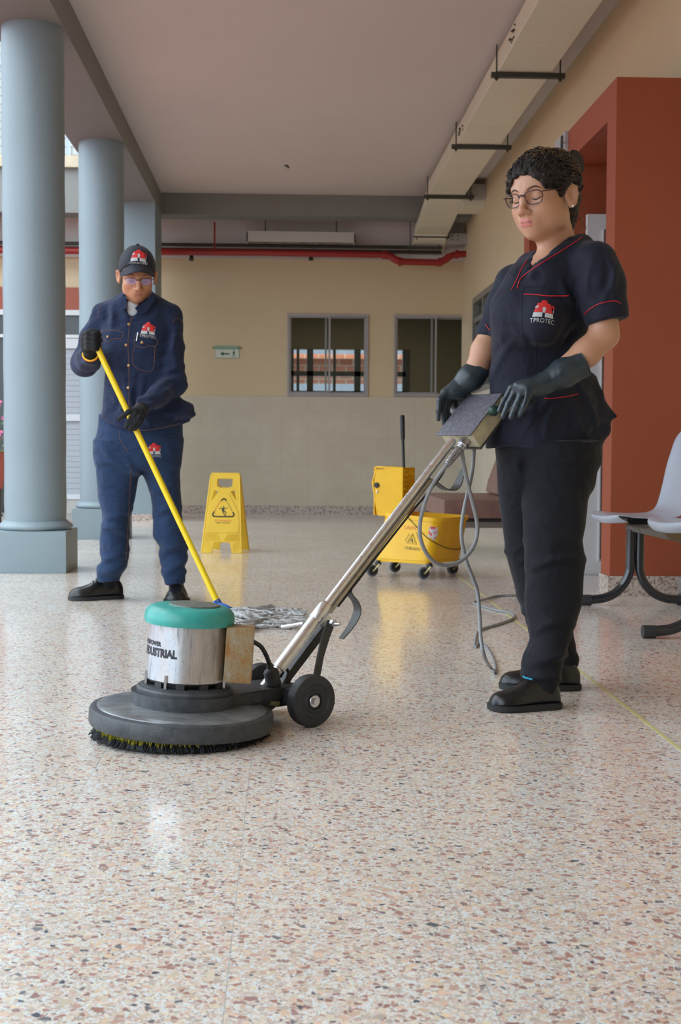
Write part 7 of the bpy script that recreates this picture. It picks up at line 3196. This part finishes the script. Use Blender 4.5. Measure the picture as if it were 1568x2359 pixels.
# basket: ribbed side going back, back plate, floor
bm = bmesh.new()
Msd = basis((w1.x, w1.y, 0), wb, Z3)
prism(bm, [(0, zb_+0.0), (0.17, zb_+0.0), (0.17, zb_+0.03), (0, zb_+0.03)], -0.004, 0.0, Msd)
prism(bm, [(0, zt_-0.012), (0.17, zt_-0.012), (0.17, zt_), (0, zt_)], -0.004, 0.004, Msd)
for i in range(7):
    x = 0.012+i*0.024
    box(bm, x-0.0045, x+0.0045, zb_+0.03, zt_-0.01, -0.004, 0.004, 0.0, Msd)
for j in range(9):
    z = zb_+0.04+j*(zt_-zb_-0.06)/8
    box(bm, 0.0, 0.17, z, z+0.007, -0.004, 0.002, 0.0, Msd)
    for i in range(6):
        x = 0.014+i*0.024+(0.012 if j % 2 else 0)
        box(bm, x, x+0.010, z, z+0.010, -0.016, 0.010, 0.0, Msd)
basket = finish('wringer_basket', bm, M_ybk, bk, True, 30)
bm = bmesh.new()
q = Matrix.Translation(wb*0.17)
prism(bm, pl_, -0.010, 0.0, q @ Mwr)
finish('back_plate', bm, M_ybk, basket, True, 30)
bm = bmesh.new()
Ml = basis(Vector((w1.x, w1.y, 0))-wd*0.175, wb, Z3)
prism(bm, [(0, zb_), (0.17, zb_), (0.17, zt_), (0, zt_)], -0.006, 0.0, Ml)
prism(bm, [(0, zt_-0.012), (0.172, zt_-0.012), (0.172, zt_+0.004), (0, zt_+0.004)], -0.004, 0.06, Ml)
finish('end_plate', bm, M_ybk, basket, True, 30)
# press handle
bm = bmesh.new()
hp0 = at(930, 1090, 7.60); hp1 = at(926, 957, 7.66)
tube(bm, [hp0, hp0.lerp(hp1, 0.60)], 0.0085, 14)
hb = finish('press_handle', bm, M_black, bk, True, 50)
bm = bmesh.new()
tube(bm, [hp0.lerp(hp1, 0.58), hp0.lerp(hp1, 0.60), hp0.lerp(hp1, 0.98), hp1], [0.010, 0.0125, 0.0145, 0.012], 16)
finish('handle_grip', bm, M_black, hb, True, 50)
# bail wire
BB_ = bvh_of(tub)
bm = bmesh.new()
P_ = spline([Vector((a, c, 0)) for a, c in ((936, 1188), (960, 1214), (985, 1240), (1010, 1255), (1035, 1264), (1055, 1265), (1064, 1262))], 6)
pts = []
for p in P_:
    h_ = hit(BB_, p.x, p.y, 0.004)
    if h_:
        pts.append(h_[0])
tube(bm, pts, 0.0022, 8)
finish('bail_wire', bm, M_black, bk, True, 60)
# printing on the front
fr = (top[1]-top[0]).normalized()
for txt, px, py, sz, mt in (('CAUTION', 950, 1217, 0.026, M_redp), ('CUIDADO', 950, 1264, 0.024, M_black)):
    bm = decal_text(BB_, txt, sz, (px, py), fr, (0, 0, 1), 0.001, 0.95)
    finish('lettering', bm, mt, tub)
KT = 0.036
for k_ in (1.0, 0.72):
    tri = [(0, .036*k_), (-.034*k_, -.024*k_), (.034*k_, -.024*k_)]
    o0, nor = hit(BB_, 949, 1243)
    rt = fr-nor*fr.dot(nor); rt.normalize(); up_ = nor.cross(rt)
    up_ = up_ if up_.z > 0 else -up_
    bm = bmesh.new()
    tube(bm, [o0+rt*x+up_*y+nor*0.001 for x, y in tri], 0.0011, 6, closed=True)
    finish('triangle_mark', bm, M_black, tub)
bm = decal(BB_, [[(-.006, .012), (.0, .014), (.004, .002), (.010, -.010), (.004, -.011), (-.002, -.002), (-.012, -.004), (-.013, -.001), (-.004, .003)]], (949, 1245), fr, (0, 0, 1), 0.001)
finish('slipping_figure', bm, M_black, tub)
for txt, px, py, ang in (('ACHTUNG', 938, 1238, 62), ('ATTENTION', 962, 1236, -60)):
    o0, nor = hit(BB_, px, py)
    rt = fr-nor*fr.dot(nor); rt.normalize(); up_ = nor.cross(rt)
    up_ = up_ if up_.z > 0 else -up_
    a_ = math.radians(ang)
    bm = decal_text(BB_, txt, 0.0125, (px, py), rt*math.cos(a_)+up_*math.sin(a_), up_*math.cos(a_)-rt*math.sin(a_), 0.001, 0.8)
    finish('lettering', bm, M_black, tub)
# torn sticker
bm = decal(BB_, [[(-.026, .036), (.022, .034), (.026, .0), (.020, -.03), (.006, -.044), (-.010, -.03), (-.028, -.022)]], (998, 1228), fr, (0, 0, 1), 0.001)
b = NB('torn_sticker')
vv = b.noise(70, 2, 0.5)
b.set(col=b.ramp(vv, [(0.35, rgb(210, 60, 50)), (0.45, rgb(220, 214, 214)), (0.56, rgb(214, 210, 216)), (0.62, rgb(70, 84, 160)), (0.72, rgb(226, 200, 90))], 'CONSTANT'), rough=0.5)
finish('sticker', bm, b.m, tub)

# ================================================================ brown bench by the right wall
b = NB('brown_vinyl')
b.set(col=b.ramp(b.noise(12, 3), [(0.3, rgb(120, 88, 78)), (0.7, rgb(136, 102, 90))]), rough=0.45)
M_vin = b.m
bn = thing('bench', 'low brown padded bench behind the mop bucket, against the right wall', 'bench', (1.35, 9.0, 0))
y0, y1 = 8.55, 9.9
bm = bmesh.new()
box(bm, 1.05, 1.68, y0, y1, 0.275, 0.405, 0.035)
finish('seat_cushion', bm, M_vin, bn, True, 60)
bm = bmesh.new()
box(bm, 1.07, 1.60, y0+0.02, y1-0.02, 0.258, 0.274)
finish('seat_base', bm, M_black, bn)
bm = bmesh.new()
prism(bm, [(1.53, 0.41), (1.60, 0.41), (1.70, 0.72), (1.67, 0.74), (1.63, 0.73), (1.55, 0.50)], 0, 1, Matrix.Translation((0, y0+0.02, 0)) @ Matrix(((1, 0, 0, 0), (0, 0, y1-y0-0.04, 0), (0, 1, 0, 0), (0, 0, 0, 1))))
bmesh.ops.bevel(bm, geom=list(bm.edges), offset=0.012, segments=3, affect='EDGES')
finish('backrest', bm, M_vin, bn, True, 60)
bm = bmesh.new()
box(bm, 1.10, 1.60, y0+0.03, y0+0.07, 0.215, 0.256)
box(bm, 1.10, 1.14, y0+0.03, y1-0.05, 0.215, 0.256)
finish('rail', bm, plain('grey_metal_rail', (140, 134, 124), 0.4, 0.5), bn)
for x, y in ((1.56, y0+0.05), (1.12, y1-0.1), (1.28, y1-0.1), (1.12, 9.2)):
    bm = bmesh.new()
    box(bm, x-0.02, x+0.02, y-0.02, y+0.02, 0, 0.215)
    finish('leg', bm, plain('grey_metal_leg', (130, 126, 118), 0.4, 0.5), bn)

# ================================================================ row of seats at the right
M_seat = plain('grey_plastic_shell', (168, 174, 184), 0.28, var=0.03)
M_blk = plain('black_enamel', (30, 33, 38), 0.22, coat=0.5)
ch = thing('seat_row', 'row of joined grey plastic seats on black tube legs by the terracotta wall', 'waiting seats', (1.6, 5.5, 0))
for yc, xo_ in ((5.83, 0.0), (5.22, 0.10)):
    bm = bmesh.new()
    prof = [(1.425, .405), (1.408, .428), (1.415, .447), (1.45, .455), (1.52, .451), (1.60, .446), (1.68, .447), (1.725, .455), (1.755, .478), (1.775, .52), (1.80, .60), (1.825, .70), (1.85, .80), (1.86, .84)]
    P_ = spline([Vector((x, 0, z)) for x, z in prof], 3)
    nv = 16
    rows_ = []
    for i, p in enumerate(P_):
        t = i/(len(P_)-1)
        row = []
        hw = 0.225*(1-0.12*max(0, t-0.6))
        for j in range(nv+1):
            v = -1+2*j/nv
            ff = max(0.0, 1-t/0.30)
            x = p.x+0.075*ff*abs(v)**3.5+xo_
            z = p.z-0.010*abs(v)**4*(1-t)+0.02*ff*abs(v)**3
            if t >= 0.5:
                x = x-0.03*abs(v)**3*min(1, (t-0.5)*3)
                z = z-0.05*abs(v)**6*max(0, (t-0.8)*5)
            dip = -0.010*(1-v*v) if 0.15 < t < 0.5 else 0
            row.append(bm.verts.new((x, yc+v*hw, z+dip)))
        rows_.append(row)
    for a, c in zip(rows_, rows_[1:]):
        for j in range(nv):
            bm.faces.new((a[j], a[j+1], c[j+1], c[j]))
    s_ = finish('seat_shell', bm, M_seat, ch, True)
    mo = s_.modifiers.new('t', 'SOLIDIFY'); mo.thickness = 0.006
    mo = s_.modifiers.new('s', 'SUBSURF'); mo.levels = 1; mo.render_levels = 1
    bm = bmesh.new()
    box(bm, 1.52+xo_, 1.74, yc-0.14, yc-0.10, 0.405, 0.432)
    box(bm, 1.52+xo_, 1.74, yc+0.10, yc+0.14, 0.405, 0.432)
    tube(bm, [(1.52+xo_, yc-0.15, 0.425), (1.52+xo_, yc+0.15, 0.425)], 0.009, 8)
    finish('bracket', bm, M_blk, s_, True, 40)
bm = bmesh.new()
box(bm, 1.62, 1.69, 4.6, 6.12, 0.355, 0.405, 0.003)
finish('beam', bm, M_blk, ch, True, 40)
for yl in (6.07, 5.0):
    for s_ in (-1, 1):
        bm = bmesh.new()
        xc = 1.655+s_*0.022
        pts = [(xc, yl, 0.36), (xc, yl, 0.30), (xc, yl, 0.20), (xc+s_*0.004, yl, 0.155), (xc+s_*0.026, yl, 0.105), (xc+s_*0.068, yl, 0.060), (xc+s_*0.12, yl, 0.036), (xc+s_*0.17, yl, 0.029), (xc+s_*0.225, yl, 0.028)]
        tube(bm, spline(pts, 5), 0.0215, 18)
        lg = finish('leg', bm, M_blk, ch, True, 50)
        bm = bmesh.new()
        tube(bm, [(xc+s_*0.185, yl, 0.026), (xc+s_*0.235, yl, 0.026)], 0.0255, 18)
        finish('foot_cap', bm, M_rub, lg, True, 50)

# ================================================================ flower stand in the courtyard
fs_ = thing('flower_planter', 'terracotta planter of pink flowers on a grey stand at the extreme left edge', 'flower planter', (-2.35, 10, -0.012))
bm = bmesh.new()
hexa(bm, [(-2.60, 9.9, .41), (-2.17, 9.9, .41), (-2.17, 10.15, .41), (-2.60, 10.15, .41), (-2.64, 9.86, .70), (-2.135, 9.86, .70), (-2.135, 10.19, .70), (-2.64, 10.19, .70)])
bmesh.ops.bevel(bm, geom=list(bm.edges), offset=0.01, segments=2, affect='EDGES')
finish('planter', bm, plain('terracotta_clay', (206, 106, 88), 0.7, var=0.1), fs_, True, 40)
bm = bmesh.new()
for x in (-2.58, -2.19):
    for y in (9.93, 10.12):
        box(bm, x-0.012, x+0.012, y-0.012, y+0.012, -0.012, 0.41)
box(bm, -2.60, -2.17, 9.91, 10.14, 0.385, 0.408)
box(bm, -2.60, -2.17, 9.91, 10.14, 0.20, 0.22)
finish('stand', bm, M_steel, fs_)
rr = random.Random(3)
for nm, mat_, zr, n_, r_ in (('foliage', plain('leaf_green', (74, 110, 46), 0.6, var=0.3, vs=30), (0.70, 1.08), 260, 0.03), ('blossoms', plain('pink_petal', (224, 110, 160), 0.5, var=0.25, vs=30), (0.80, 1.13), 120, 0.022)):
    bm = bmesh.new()
    for k in range(n_):
        c = Vector((rr.uniform(-2.6, -2.13), rr.uniform(9.88, 10.17), rr.uniform(*zr)))
        n_v = Vector((rr.uniform(-1, 1), rr.uniform(-1, 0.3), rr.uniform(0, 1))).normalized()
        s1, u1, d1 = frame_of(n_v)
        m_ = 5 if nm == 'blossoms' else 1
        for q in range(m_):
            a = q*2*PI/5+rr.random()
            dd = s1*math.cos(a)+u1*math.sin(a); ee = s1*-math.sin(a)+u1*math.cos(a)
            tip = c+dd*r_+n_v*0.006
            vs = [bm.verts.new(x) for x in (c, c+dd*r_*0.6+ee*r_*0.35, tip, c+dd*r_*0.6-ee*r_*0.35)]
            bm.faces.new(vs)
    o = finish(nm, bm, mat_, fs_)
    o['kind'] = 'stuff'
